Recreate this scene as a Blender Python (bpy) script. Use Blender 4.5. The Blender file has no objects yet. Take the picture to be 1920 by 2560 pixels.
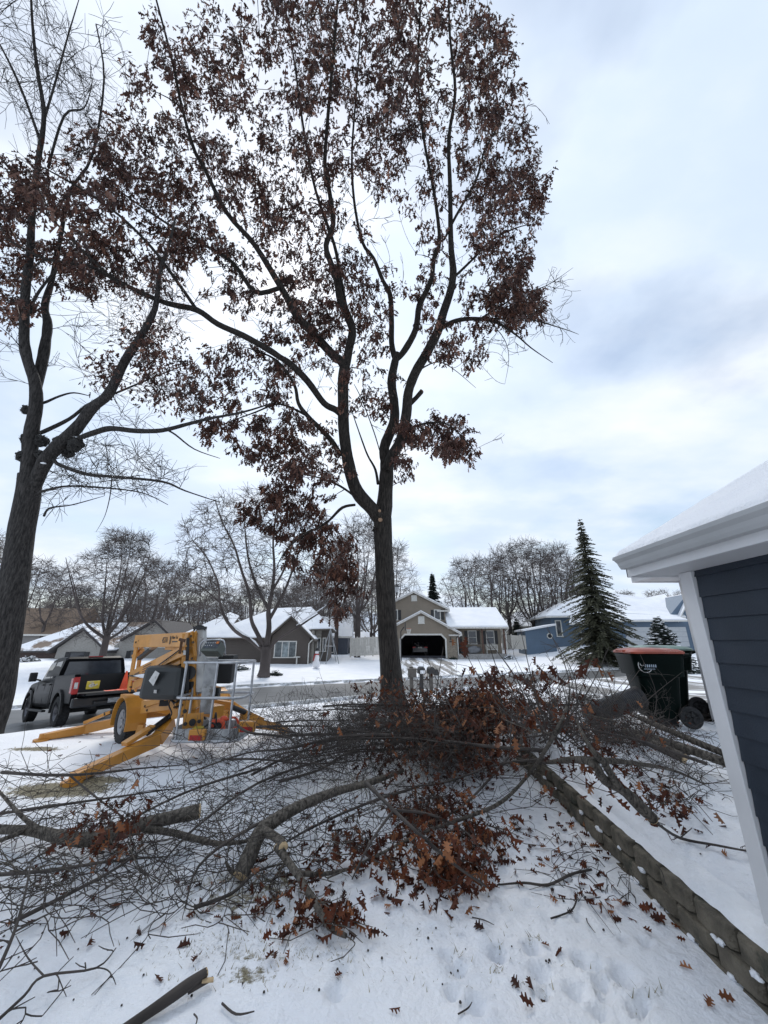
import bpy, math, random
import numpy as np
from mathutils import Vector, Matrix, noise
R = math.radians
sc = bpy.context.scene
COL = sc.collection
# ---------------------------------------------------------------- camera
CAMZ = 2.0
PITCH = R(18.6)
FOC = 961.0            # focal length in pixels of a 1920 x 2560 picture
cp, sp = math.cos(PITCH), math.sin(PITCH)
cam = bpy.data.cameras.new('camera'); camo = bpy.data.objects.new('camera', cam); COL.objects.link(camo)
cam.sensor_fit = 'VERTICAL'; cam.sensor_height = 36; cam.sensor_width = 27
cam.lens = FOC / 2560 * 36; cam.clip_start = .05; cam.clip_end = 3000
camo.location = (0, 0, CAMZ); camo.rotation_euler = (R(90) + PITCH, 0, 0)
sc.camera = camo
sc.render.resolution_x = 768; sc.render.resolution_y = 1024
# ---------------------------------------------------------------- world
SUN_EL, SUN_AZ = R(48), R(-14)      # azimuth from +Y towards +X
w = bpy.data.worlds.new('World'); sc.world = w; w.use_nodes = True
nt = w.node_tree; nt.nodes.clear()
N = nt.nodes.new; L = nt.links.new
def math_node(op, a=None, b=None, tree=None, clamp=False):
    t = tree or nt
    n = t.nodes.new('ShaderNodeMath'); n.operation = op; n.use_clamp = clamp
    for i, q in enumerate((a, b)):
        if q is None: continue
        if isinstance(q, (int, float)): n.inputs[i].default_value = q
        else: t.links.new(q, n.inputs[i])
    return n.outputs[0]
def build_world():
    out = N('ShaderNodeOutputWorld'); bg = N('ShaderNodeBackground')
    sky = N('ShaderNodeTexSky'); sky.sky_type = 'NISHITA'; sky.sun_disc = False
    sky.sun_elevation = SUN_EL; sky.sun_rotation = SUN_AZ; sky.air_density = 1.3; sky.dust_density = 1.0; sky.altitude = 200
    tc = N('ShaderNodeTexCoord'); sx = N('ShaderNodeSeparateXYZ'); L(tc.outputs['Generated'], sx.inputs[0])
    z = math_node('ADD', math_node('MAXIMUM', sx.outputs[2], 0.0), 0.22)
    px = math_node('DIVIDE', sx.outputs[0], z); py = math_node('DIVIDE', sx.outputs[1], z)
    cx = N('ShaderNodeCombineXYZ'); L(px, cx.inputs[0]); L(py, cx.inputs[1])
    def ns(scale, det, rough, off, stretch=(1, 1, 1), dist=0.0):
        mp = N('ShaderNodeMapping'); mp.inputs['Location'].default_value = off; mp.inputs['Scale'].default_value = stretch
        L(cx.outputs[0], mp.inputs['Vector'])
        n = N('ShaderNodeTexNoise'); n.inputs['Scale'].default_value = scale; n.inputs['Detail'].default_value = det
        n.inputs['Roughness'].default_value = rough; n.inputs['Distortion'].default_value = dist
        L(mp.outputs[0], n.inputs['Vector']); return n.outputs['Fac']
    def ramp(fac, stops):
        r = N('ShaderNodeValToRGB'); L(fac, r.inputs[0])
        e = r.color_ramp.elements
        e[0].position, e[0].color = stops[0][0], (*stops[0][1], 1); e[1].position, e[1].color = stops[-1][0], (*stops[-1][1], 1)
        for p, c in stops[1:-1]:
            q = e.new(p); q.color = (*c, 1)
        return r.outputs[0]
    big = ns(1.15, 5, .5, (3.1, 1.7, 0), (1, .8, 1))
    fine = ns(3.2, 7, .52, (7.7, 2.3, 0), (.7, 1.15, 1))
    # cloud brightness: grey-blue bases to bright thin cloud
    mixv = math_node('ADD', math_node('MULTIPLY', big, .55), math_node('MULTIPLY', fine, .45))
    cloud = ramp(mixv, [(.34, (5.1, 6.1, 7.8)), (.45, (5.6, 6.6, 8.0)), (.55, (6.6, 7.3, 8.3)), (.66, (7.7, 8.0, 8.5))])
    # holes showing blue sky
    hole = ramp(ns(1.5, 6, .5, (1.25, 5.4, 0), (1, 1, 1)), [(.50, (0, 0, 0)), (.66, (1, 1, 1))])
    hs = N('ShaderNodeSeparateColor'); L(hole, hs.inputs[0])
    mh = N('ShaderNodeMix'); mh.data_type = 'RGBA'
    L(math_node('MULTIPLY', hs.outputs[0], .62), mh.inputs['Factor']); L(cloud, mh.inputs['A']); L(sky.outputs[0], mh.inputs['B'])
    # brighter veil round the hidden sun
    sd = Vector((math.sin(SUN_AZ) * math.cos(SUN_EL), math.cos(SUN_AZ) * math.cos(SUN_EL), math.sin(SUN_EL)))
    dn = N('ShaderNodeVectorMath'); dn.operation = 'DOT_PRODUCT'; L(tc.outputs['Generated'], dn.inputs[0]); dn.inputs[1].default_value = sd
    gl = math_node('POWER', math_node('MAXIMUM', dn.outputs['Value'], 0.0), 7.0)
    ad = N('ShaderNodeMix'); ad.data_type = 'RGBA'; ad.blend_type = 'ADD'; L(gl, ad.inputs['Factor'])
    L(mh.outputs['Result'], ad.inputs['A']); ad.inputs['B'].default_value = (1.7, 1.6, 1.5, 1)
    L(ad.outputs['Result'], bg.inputs['Color']); bg.inputs['Strength'].default_value = 0.098
    L(bg.outputs[0], out.inputs[0])
build_world()
sl = bpy.data.lights.new('sun', 'SUN'); slo = bpy.data.objects.new('sun', sl); COL.objects.link(slo)
sl.energy = 1.4; sl.angle = R(14); sl.color = (1, .96, .9)
slo.rotation_euler = (R(90) - SUN_EL, 0, math.pi - SUN_AZ); slo.location = (0, 0, 60)
sc.view_settings.view_transform = 'Standard'; sc.view_settings.look = 'None'
sc.view_settings.exposure = 0.4; sc.view_settings.gamma = 1
sc.render.engine = 'CYCLES'
sc.cycles.max_bounces = 6; sc.cycles.diffuse_bounces = 3; sc.cycles.transparent_max_bounces = 8

# ---------------------------------------------------------------- picture <-> place
def ray(u, v):
    x = (u - 960) / FOC; y = (1280 - v) / FOC
    return Vector((x, cp - y * sp, y * cp + sp))
CAM = Vector((0, 0, CAMZ))
def atY(u, v, Y):
    d = ray(u, v); return CAM + d * (Y / d.y)
def atT(u, v, t):
    return CAM + ray(u, v) * t
def sst(a, b, x):
    t = max(0., min(1., (x - a) / (b - a))); return t * t * (3 - 2 * t)
# ---------------------------------------------------------------- lie of the land
def road_far(x): return 25.2 + .5 * x
def road_near(x): return 19. + .68 * x if x < 3 else 21.04 + .5 * (x - 3)
def h0(x, y):
    """broad ground height, without bumps"""
    dn = (road_near(x) - y) * .894; df = (y - road_far(x)) * .894
    zr = -.29 - .1 * max(0, min(4, -8 - x))
    if dn > 0:                       # our side of the street
        lawn = .15 * sst(2, 8, y) + .1 * (sst(3, 6, x))
        z = zr + (lawn - zr) * sst(0, 4.5, dn)
        # raised bed and drive to the right of the block wall
        wx = 2.3 if y < 7.4 else 2.3 + (y - 7.4) * .95
        wd = .05 + 3 * sst(8.5, 11, y)
        m = sst(wx - wd, wx + .02, x)
        if m > 0:
            ter = .255 + .525 * sst(3, 6.8, y)
            nr = max(10., road_near(x) - 1.5)
            if y > 8.5: ter = .78 + (zr - .78) * min(1, (y - 8.5) / (nr - 8.5))
            z = z + (max(ter, z) - z) * m
        return z
    if df > 0:
        z = -.22 + .42 * sst(0, 12, df) + .3 * sst(10, 24, df)
        z += 1.1 * sst(10, 26, x) * sst(36, 45, y) + .35 * sst(10, 24, x) * sst(0, 8, df)
        z += zr + .29 if df < 1 else (zr + .29) * (1 - sst(1, 8, df))
        return z
    return zr
FOOT = []
for (u, v, rr) in [(1562, 2440, .11), (1504, 2447, .07), (1441, 2472, .08), (1513, 2482, .07), (1457, 2398, .09), (1495, 2412, .06), (1562, 2352, .05), (1614, 2355, .06),
                   (1352, 2430, .09), (1357, 2478, .06), (1190, 2510, .09), (1147, 2420, .08), (1133, 2478, .06), (1590, 2520, .06), (1610, 2505, .06), (1500, 2525, .06), (1240, 2380, .06),
                   (1330, 2370, .08), (1246, 2392, .08), (1445, 2300, .05), (1530, 2290, .05), (1120, 2390, .06), (840, 2480, .08), (860, 2420, .05), (1340, 2250, .05), (1420, 2210, .05)]:
    d = ray(u, v); p = CAM + d * (-1.98 / d.z); FOOT.append((p.x, p.y, rr))
PATCH = []      # bare grass showing through: x, y, rx, ry, strength
def gpt(u, v, it=6):
    d = ray(u, v); z = 0.
    for k in range(it):
        p = CAM + d * ((z - CAMZ) / d.z); z = h0(p.x, p.y)
    return p
for (u, v, a, b, s) in [(150, 1975, .75, .28, 1.1), (245, 1955, .5, .2, 1.0), (85, 1875, .6, .13, 1.0), (600, 2250, .5, .3, .62), (690, 2210, .5, .35, .6), (560, 2200, .5, .3, .55), (640, 2390, .5, .12, .5),
                        (470, 2380, .5, .3, .3), (900, 1960, 1.2, .6, .5), (500, 2010, 1.4, .7, .4), (620, 2440, .25, .1, .7), (1250, 2430, .09, .07, .9), (1330, 2345, .09, .06, .9), (1146, 2425, .06, .05, .9),
                        (1565, 2447, .07, .05, 1.1), (1140, 2390, .05, .04, .9), (1440, 2400, .09, .07, .8), (1370, 2480, .05, .04, .8), (1250, 2370, .05, .04, .8), (1600, 2505, .05, .04, .6), (1640, 2480, .05, .04, .6)]:
    p = gpt(u, v); PATCH.append((p.x, p.y, a, b, s))
def bump(x, y):
    d = math.hypot(x, y)
    q = Vector((x, y, 0))
    z = .018 * noise.noise(q * 1.3) + .010 * noise.noise(q * 4.1) * (1 if d < 30 else 0)
    if d < 14:
        z += .009 * noise.noise(q * 11.) + .004 * noise.noise(q * 27.)
        # trampled / lumpy area round the brush
        tr = sst(2.3, 4.2, y) * (1 - sst(7, 12, y))
        z += tr * .034 * abs(noise.noise(q * 7.3 + Vector((5, 1, 0))))
    if y < 4.2:
        for fx, fy, fr in FOOT:
            dd = ((x - fx) ** 2 + (y - fy) ** 2) / (fr * fr * .5)
            if dd < 6: z -= .08 * math.exp(-dd) - .02 * math.exp(-(dd - 2) ** 2)
    return z
def hz(x, y):
    dn = (road_near(x) - y) * .894; df = (y - road_far(x)) * .894
    k = 1 if (dn > .6 or df > .6) else .2
    if y < 8.2 and abs(x - 2.26) < .14: k = 0.3
    return h0(x, y) + bump(x, y) * k
def G(u, v, up=0.):
    p = gpt(u, v, 10); return Vector((p.x, p.y, hz(p.x, p.y) + up))

# ---------------------------------------------------------------- mesh builder
class MB:
    def __init__(s): s.v = []; s.f = []; s.m = []; s.mi = 0
    def add(s, vs, fs):
        o = len(s.v); s.v.extend(vs); s.f.extend([tuple(i + o for i in f) for f in fs]); s.m.extend([s.mi] * len(fs)); return s
    def box(s, c, d, rot=None, rz=0, tp=1.0):
        hx, hy, hh = d[0] / 2, d[1] / 2, d[2] / 2
        M = rot if rot is not None else Matrix.Rotation(rz, 3, 'Z')
        vs = []
        for k in (-1, 1):
            q = 1 if k < 0 else tp
            for a, b in ((-1, -1), (1, -1), (1, 1), (-1, 1)):
                p = M @ Vector((a * hx * q, b * hy * q, k * hh)); vs.append((c[0] + p.x, c[1] + p.y, c[2] + p.z))
        return s.add(vs, [(0, 3, 2, 1), (4, 5, 6, 7), (0, 1, 5, 4), (1, 2, 6, 5), (2, 3, 7, 6), (3, 0, 4, 7)])
    def bb(s, x0, x1, y0, y1, z0, z1):
        return s.box(((x0 + x1) / 2, (y0 + y1) / 2, (z0 + z1) / 2), (abs(x1 - x0), abs(y1 - y0), abs(z1 - z0)))
    def beam(s, a, b, wd, ht, up=(0, 0, 1)):
        a = Vector(a); b = Vector(b); d = b - a; ln = d.length; d = d / ln
        sd = d.cross(Vector(up)); 
        if sd.length < 1e-4: sd = d.cross(Vector((0, 1, 0)))
        sd.normalize(); u2 = sd.cross(d)
        M = Matrix((sd, d, u2)).transposed()
        return s.box((a + b) / 2, (wd, ln, ht), rot=M)
    def tube(s, pts, rads, n=6, cap=True):
        k = len(pts)
        if k < 2: return s
        if isinstance(rads, (int, float)): rads = [rads] * k
        P = [Vector(p) for p in pts]
        T = []
        for i in range(k):
            t = P[min(i + 1, k - 1)] - P[max(i - 1, 0)]
            T.append(t.normalized() if t.length > 1e-9 else Vector((0, 0, 1)))
        a = Vector((0, 0, 1)) if abs(T[0].z) < .9 else Vector((1, 0, 0))
        vs = []; fs = []
        for i in range(k):
            t = T[i]; a = (a - t * a.dot(t))
            if a.length < 1e-5: a = t.orthogonal()
            a.normalize(); b = t.cross(a); r = rads[i]; p = P[i]
            for j in range(n):
                q = 2 * math.pi * j / n; c, si = math.cos(q) * r, math.sin(q) * r
                vs.append((p.x + a.x * c + b.x * si, p.y + a.y * c + b.y * si, p.z + a.z * c + b.z * si))
        for i in range(k - 1):
            for j in range(n):
                j2 = (j + 1) % n
                fs.append((i * n + j, i * n + j2, (i + 1) * n + j2, (i + 1) * n + j))
        if cap:
            fs.append(tuple(range(n - 1, -1, -1))); fs.append(tuple((k - 1) * n + j for j in range(n)))
        return s.add(vs, fs)
    def cyl(s, a, b, r, n=16, r2=None): return s.tube([a, b], [r, r if r2 is None else r2], n)
    def lathe(s, prof, n=24, c=(0, 0, 0), axis=None, cap=True):
        M = axis if axis is not None else Matrix.Identity(3)
        vs = []; fs = []
        for r, z in prof:
            for j in range(n):
                q = 2 * math.pi * j / n; p = M @ Vector((r * math.cos(q), r * math.sin(q), z)); vs.append((c[0] + p.x, c[1] + p.y, c[2] + p.z))
        k = len(prof)
        for i in range(k - 1):
            for j in range(n):
                j2 = (j + 1) % n; fs.append((i * n + j, i * n + j2, (i + 1) * n + j2, (i + 1) * n + j))
        if cap: fs.append(tuple(range(n - 1, -1, -1))); fs.append(tuple((k - 1) * n + j for j in range(n)))
        return s.add(vs, fs)
    def prism(s, poly, vec):
        """poly: 3D points of one face, vec: extrusion"""
        n = len(poly); v = Vector(vec)
        vs = [tuple(p) for p in poly] + [tuple(Vector(p) + v) for p in poly]
        fs = [tuple(range(n)), tuple(range(2 * n - 1, n - 1, -1))]
        for i in range(n):
            j = (i + 1) % n; fs.append((i, i + n, j + n, j))
        return s.add(vs, fs)
    def face(s, pts): return s.add([tuple(p) for p in pts], [tuple(range(len(pts)))])
    def blob(s, c, r, seed=0, amp=.2, fr=2., n=2, sq=(1, 1, 1)):
        import bmesh
        bm = bmesh.new(); bmesh.ops.create_icosphere(bm, subdivisions=n, radius=1)
        vs = []
        for q in bm.verts:
            k = 1 + amp * noise.noise(q.co * fr + Vector((seed * 3.1, seed, 0)))
            vs.append((c[0] + q.co.x * r * k * sq[0], c[1] + q.co.y * r * k * sq[1], c[2] + q.co.z * r * k * sq[2]))
        fs = [tuple(x.index for x in f.verts) for f in bm.faces]; bm.free()
        return s.add(vs, fs)
    def build(s, name, mat, parent=None, off=None, smooth=False, bevel=0., auto=None):
        me = bpy.data.meshes.new(name)
        vs = s.v if off is None else [(a - off[0], b - off[1], c - off[2]) for a, b, c in s.v]
        me.from_pydata(vs, [], s.f)
        for mm in (mat if isinstance(mat, (list, tuple)) else [mat]): me.materials.append(mm)
        if any(s.m): me.polygons.foreach_set('material_index', s.m)
        if smooth: me.polygons.foreach_set('use_smooth', [True] * len(me.polygons))
        me.update()
        if smooth and auto: me.set_sharp_from_angle(angle=R(auto))
        o = bpy.data.objects.new(name, me); COL.objects.link(o)
        if parent is not None: o.parent = parent
        if bevel:
            b = o.modifiers.new('bevel', 'BEVEL'); b.width = bevel; b.segments = 2; b.limit_method = 'ANGLE'; b.angle_limit = R(40)
        return o
def tag(o, label=None, cat=None, group=None, kind=None):
    if label: o['label'] = label
    if cat: o['category'] = cat
    if group: o['group'] = group
    if kind: o['kind'] = kind
    return o
def thing(name, label, cat, loc=(0, 0, 0), rz=0, group=None):
    o = bpy.data.objects.new(name, None); COL.objects.link(o); o.empty_display_size = .3
    o.location = loc; o.rotation_euler = (0, 0, rz); return tag(o, label, cat, group)
def kids(o): return [c for c in bpy.data.objects if c.parent == o]
def copy_tree(o, parent=None, ch=None):
    c = o.copy(); COL.objects.link(c)
    if parent is not None: c.parent = parent
    for k in kids(o): copy_tree(k, c)
    return c
def crom(pts, rads, sub=4):
    """Catmull-Rom resampling of a traced limb"""
    P = [Vector(p) for p in pts]; n = len(P); op = []; orr = []
    for i in range(n - 1):
        a = P[max(i - 1, 0)]; b = P[i]; c = P[i + 1]; d = P[min(i + 2, n - 1)]
        for k in range(sub):
            t = k / sub
            op.append(.5 * ((2 * b) + (c - a) * t + (2 * a - 5 * b + 4 * c - d) * t * t + (3 * b - a - 3 * c + d) * t ** 3))
            orr.append(rads[i] + (rads[i + 1] - rads[i]) * t)
    op.append(P[-1]); orr.append(rads[-1]); return op, orr

# ---------------------------------------------------------------- materials
def new_mat(name):
    m = bpy.data.materials.new(name); m.use_nodes = True
    return m, m.node_tree, m.node_tree.nodes['Principled BSDF']
def mat(name, col, rough=.6, metal=0., spec=.5, var=.12, scale=6., bump_=0., bscale=40., coat=0., emit=None, coord='Object', stretch=(1, 1, 1), dirt=None, ior=None):
    m, t, b = new_mat(name)
    tc = t.nodes.new('ShaderNodeTexCoord'); mp = t.nodes.new('ShaderNodeMapping'); mp.inputs['Scale'].default_value = stretch
    t.links.new(tc.outputs[coord], mp.inputs[0])
    n = t.nodes.new('ShaderNodeTexNoise'); n.inputs['Scale'].default_value = scale; n.inputs['Detail'].default_value = 6
    t.links.new(mp.outputs[0], n.inputs['Vector'])
    r = t.nodes.new('ShaderNodeValToRGB'); t.links.new(n.outputs['Fac'], r.inputs[0])
    lo = tuple(max(0, c * (1 - var * 2)) for c in col); hi = tuple(min(1, c * (1 + var * 2)) for c in col)
    r.color_ramp.elements[0].position = .3; r.color_ramp.elements[0].color = (*lo, 1)
    r.color_ramp.elements[1].position = .7; r.color_ramp.elements[1].color = (*hi, 1)
    src = r.outputs[0]
    if dirt:
        n2 = t.nodes.new('ShaderNodeTexNoise'); n2.inputs['Scale'].default_value = dirt[1]; n2.inputs['Detail'].default_value = 8; n2.inputs['Roughness'].default_value = .7
        t.links.new(mp.outputs[0], n2.inputs['Vector'])
        r2 = t.nodes.new('ShaderNodeValToRGB'); t.links.new(n2.outputs['Fac'], r2.inputs[0])
        r2.color_ramp.elements[0].position = dirt[2]; r2.color_ramp.elements[1].position = dirt[2] + .08
        mx = t.nodes.new('ShaderNodeMix'); mx.data_type = 'RGBA'; t.links.new(r2.outputs[0], mx.inputs['Factor'])
        t.links.new(src, mx.inputs['A']); mx.inputs['B'].default_value = (*dirt[0], 1); src = mx.outputs['Result']
    t.links.new(src, b.inputs['Base Color'])
    b.inputs['Roughness'].default_value = rough; b.inputs['Metallic'].default_value = metal
    if ior: b.inputs['IOR'].default_value = ior
    b.inputs['Specular IOR Level'].default_value = spec; b.inputs['Coat Weight'].default_value = coat
    if bump_:
        n3 = t.nodes.new('ShaderNodeTexNoise'); n3.inputs['Scale'].default_value = bscale; n3.inputs['Detail'].default_value = 5
        t.links.new(mp.outputs[0], n3.inputs['Vector'])
        bp = t.nodes.new('ShaderNodeBump'); bp.inputs['Strength'].default_value = bump_; bp.inputs['Distance'].default_value = .02
        t.links.new(n3.outputs['Fac'], bp.inputs['Height']); t.links.new(bp.outputs[0], b.inputs['Normal'])
    if emit: b.inputs['Emission Color'].default_value = (*emit, 1); b.inputs['Emission Strength'].default_value = 1
    return m
def leaf_mat(name, lo, mid, hi):
    m, t, b = new_mat(name)
    g = t.nodes.new('ShaderNodeNewGeometry'); r = t.nodes.new('ShaderNodeValToRGB')
    t.links.new(g.outputs['Random Per Island'], r.inputs[0])
    e = r.color_ramp.elements; e[0].color = (*lo, 1); e[1].color = (*hi, 1); q = e.new(.72); q.color = (*mid, 1)
    tc = t.nodes.new('ShaderNodeTexCoord'); n = t.nodes.new('ShaderNodeTexNoise'); n.inputs['Scale'].default_value = .8
    t.links.new(tc.outputs['Object'], n.inputs['Vector'])
    mx = t.nodes.new('ShaderNodeMix'); mx.data_type = 'RGBA'; mx.blend_type = 'MULTIPLY'; mx.inputs['Factor'].default_value = .8
    r2 = t.nodes.new('ShaderNodeValToRGB'); t.links.new(n.outputs['Fac'], r2.inputs[0])
    r2.color_ramp.elements[0].position = .35; r2.color_ramp.elements[0].color = (.6, .62, .7, 1); r2.color_ramp.elements[1].position = .65; r2.color_ramp.elements[1].color = (1.15, 1, .9, 1)
    t.links.new(r.outputs[0], mx.inputs['A']); t.links.new(r2.outputs[0], mx.inputs['B'])
    t.links.new(mx.outputs['Result'], b.inputs['Base Color']); b.inputs['Roughness'].default_value = .62; b.inputs['Specular IOR Level'].default_value = .3
    tr = t.nodes.new('ShaderNodeBsdfTranslucent'); t.links.new(mx.outputs['Result'], tr.inputs['Color'])
    ms = t.nodes.new('ShaderNodeMixShader'); ms.inputs[0].default_value = .25
    t.links.new(b.outputs[0], ms.inputs[1]); t.links.new(tr.outputs[0], ms.inputs[2])
    t.links.new(ms.outputs[0], t.nodes['Material Output'].inputs['Surface'])
    return m
def bark_mat(name, c1, c2, scale=5., bump_=.8, z=.18, snow=0.):
    """ridged bark: noise stretched along the height"""
    m, t, b = new_mat(name)
    tc = t.nodes.new('ShaderNodeTexCoord'); mp = t.nodes.new('ShaderNodeMapping'); mp.inputs['Scale'].default_value = (1, 1, z)
    t.links.new(tc.outputs['Object'], mp.inputs[0])
    n = t.nodes.new('ShaderNodeTexNoise'); n.inputs['Scale'].default_value = scale * 5; n.inputs['Detail'].default_value = 8; n.inputs['Roughness'].default_value = .65
    t.links.new(mp.outputs[0], n.inputs['Vector'])
    n2 = t.nodes.new('ShaderNodeTexNoise'); n2.inputs['Scale'].default_value = 1.3; n2.inputs['Detail'].default_value = 5; t.links.new(tc.outputs['Object'], n2.inputs['Vector'])
    r = t.nodes.new('ShaderNodeValToRGB'); t.links.new(n.outputs['Fac'], r.inputs[0])
    r.color_ramp.elements[0].position = .38; r.color_ramp.elements[0].color = (*c1, 1); r.color_ramp.elements[1].position = .66; r.color_ramp.elements[1].color = (*c2, 1)
    mx = t.nodes.new('ShaderNodeMix'); mx.data_type = 'RGBA'; mx.blend_type = 'MULTIPLY'; mx.inputs['Factor'].default_value = .5
    t.links.new(r.outputs[0], mx.inputs['A']); t.links.new(n2.outputs['Fac'], mx.inputs['B'])
    t.links.new(mx.outputs['Result'], b.inputs['Base Color']); b.inputs['Roughness'].default_value = .85; b.inputs['Specular IOR Level'].default_value = .25
    bp = t.nodes.new('ShaderNodeBump'); bp.inputs['Strength'].default_value = bump_; bp.inputs['Distance'].default_value = .03
    t.links.new(n.outputs['Fac'], bp.inputs['Height']); t.links.new(bp.outputs[0], b.inputs['Normal'])
    return m
def siding_mat(name, col, pitch=.13, var=.06, bump_=.6, rough=.6):
    """lap siding in the object's own height"""
    m, t, b = new_mat(name)
    tc = t.nodes.new('ShaderNodeTexCoord'); s = t.nodes.new('ShaderNodeSeparateXYZ'); t.links.new(tc.outputs['Object'], s.inputs[0])
    fr = math_node('FRACT', math_node('DIVIDE', s.outputs[2], pitch, t), None, t)
    n = t.nodes.new('ShaderNodeTexNoise'); n.inputs['Scale'].default_value = 1.5; n.inputs['Detail'].default_value = 5; t.links.new(tc.outputs['Object'], n.inputs['Vector'])
    r = t.nodes.new('ShaderNodeValToRGB'); t.links.new(n.outputs['Fac'], r.inputs[0])
    r.color_ramp.elements[0].position = .3; r.color_ramp.elements[0].color = (*(c * (1 - var) for c in col), 1)
    r.color_ramp.elements[1].position = .7; r.color_ramp.elements[1].color = (*(c * (1 + var) for c in col), 1)
    t.links.new(r.outputs[0], b.inputs['Base Color']); b.inputs['Roughness'].default_value = rough
    bp = t.nodes.new('ShaderNodeBump'); bp.inputs['Strength'].default_value = bump_; bp.inputs['Distance'].default_value = .03
    t.links.new(math_node('SUBTRACT', 1.0, fr, t), bp.inputs['Height']); t.links.new(bp.outputs[0], b.inputs['Normal'])
    return m
def brick_mat(name, c1, c2, mortar, scale=4.):
    m, t, b = new_mat(name)
    tc = t.nodes.new('ShaderNodeTexCoord'); s = t.nodes.new('ShaderNodeSeparateXYZ'); t.links.new(tc.outputs['Object'], s.inputs[0])
    cx = t.nodes.new('ShaderNodeCombineXYZ'); t.links.new(math_node('ADD', s.outputs[0], s.outputs[1], t), cx.inputs[0]); t.links.new(s.outputs[2], cx.inputs[1])
    k = t.nodes.new('ShaderNodeTexBrick'); k.inputs['Scale'].default_value = scale; t.links.new(cx.outputs[0], k.inputs['Vector'])
    k.inputs['Color1'].default_value = (*c1, 1); k.inputs['Color2'].default_value = (*c2, 1); k.inputs['Mortar'].default_value = (*mortar, 1)
    t.links.new(k.outputs['Color'], b.inputs['Base Color']); b.inputs['Roughness'].default_value = .85
    return m
def snow_mat(name, ground=False):
    m, t, b = new_mat(name)
    tc = t.nodes.new('ShaderNodeTexCoord')
    n = t.nodes.new('ShaderNodeTexNoise'); n.inputs['Scale'].default_value = 1.1; n.inputs['Detail'].default_value = 6; t.links.new(tc.outputs['Object'], n.inputs['Vector'])
    r = t.nodes.new('ShaderNodeValToRGB'); t.links.new(n.outputs['Fac'], r.inputs[0])
    r.color_ramp.elements[0].position = .3; r.color_ramp.elements[0].color = (.80, .82, .87, 1); r.color_ramp.elements[1].position = .7; r.color_ramp.elements[1].color = (.88, .89, .91, 1)
    src = r.outputs[0]
    if ground:
        at = t.nodes.new('ShaderNodeAttribute'); at.attribute_name = 'bare'
        n4 = t.nodes.new('ShaderNodeTexNoise'); n4.inputs['Scale'].default_value = 16; n4.inputs['Detail'].default_value = 9; n4.inputs['Roughness'].default_value = .75; t.links.new(tc.outputs['Object'], n4.inputs['Vector'])
        n5 = t.nodes.new('ShaderNodeTexNoise'); n5.inputs['Scale'].default_value = 70; n5.inputs['Detail'].default_value = 4; t.links.new(tc.outputs['Object'], n5.inputs['Vector'])
        f = math_node('SUBTRACT', math_node('ADD', at.outputs['Fac'], math_node('MULTIPLY', n4.outputs['Fac'], 1.3, t), t), 1.15, t)
        f = math_node('MULTIPLY', f, 7.0, t, True)
        gr = t.nodes.new('ShaderNodeValToRGB'); t.links.new(n5.outputs['Fac'], gr.inputs[0])
        gr.color_ramp.elements[0].position = .35; gr.color_ramp.elements[0].color = (.10, .085, .05, 1); gr.color_ramp.elements[1].position = .65; gr.color_ramp.elements[1].color = (.30, .27, .19, 1)
        mx = t.nodes.new('ShaderNodeMix'); mx.data_type = 'RGBA'; t.links.new(f, mx.inputs['Factor']); t.links.new(src, mx.inputs['A']); t.links.new(gr.outputs[0], mx.inputs['B'])
        src = mx.outputs['Result']
    t.links.new(src, b.inputs['Base Color']); b.inputs['Roughness'].default_value = .7; b.inputs['Specular IOR Level'].default_value = .3
    b.inputs['Subsurface Weight'].default_value = 0.0
    n3 = t.nodes.new('ShaderNodeTexNoise'); n3.inputs['Scale'].default_value = 24; n3.inputs['Detail'].default_value = 7; n3.inputs['Roughness'].default_value = .6; t.links.new(tc.outputs['Object'], n3.inputs['Vector'])
    bp = t.nodes.new('ShaderNodeBump'); bp.inputs['Strength'].default_value = .7; bp.inputs['Distance'].default_value = .035
    t.links.new(n3.outputs['Fac'], bp.inputs['Height']); t.links.new(bp.outputs[0], b.inputs['Normal'])
    return m
def shingle_mat(name, col, snow_at=.5, scale=.8):
    """shingles partly under snow"""
    m, t, b = new_mat(name)
    tc = t.nodes.new('ShaderNodeTexCoord'); n = t.nodes.new('ShaderNodeTexNoise'); n.inputs['Scale'].default_value = scale; n.inputs['Detail'].default_value = 7; n.inputs['Roughness'].default_value = .6
    t.links.new(tc.outputs['Object'], n.inputs['Vector'])
    r = t.nodes.new('ShaderNodeValToRGB'); t.links.new(n.outputs['Fac'], r.inputs[0])
    r.color_ramp.elements[0].position = snow_at; r.color_ramp.elements[0].color = (*col, 1); r.color_ramp.elements[1].position = snow_at + .06; r.color_ramp.elements[1].color = (.82, .84, .88, 1)
    t.links.new(r.outputs[0], b.inputs['Base Color']); b.inputs['Roughness'].default_value = .8
    return m
M = {}
M['snow'] = snow_mat('snow'); M['ground'] = snow_mat('snow_ground', True)
M['oak'] = bark_mat('oak_bark', (.013, .011, .0095), (.07, .06, .052), 6., 1.0, .14)
M['bark'] = bark_mat('maple_bark', (.018, .0165, .016), (.085, .078, .074), 5., .7, .2)
M['cutbark'] = bark_mat('cut_limb_bark', (.05, .042, .035), (.25, .22, .185), 7., .9, .5)
M['twig'] = mat('twig_bark', (.05, .041, .036), .85, var=.3, scale=3)
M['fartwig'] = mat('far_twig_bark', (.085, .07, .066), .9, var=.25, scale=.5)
M['leafcrown'] = leaf_mat('oak_leaf_dry', (.04, .02, .016), (.10, .05, .038), (.25, .14, .10))
M['leafnear'] = leaf_mat('oak_leaf_russet', (.035, .013, .009), (.12, .036, .016), (.36, .17, .08))
M['wood'] = mat('fresh_cut_wood', (.52, .38, .22), .8, var=.15, scale=20)
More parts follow.
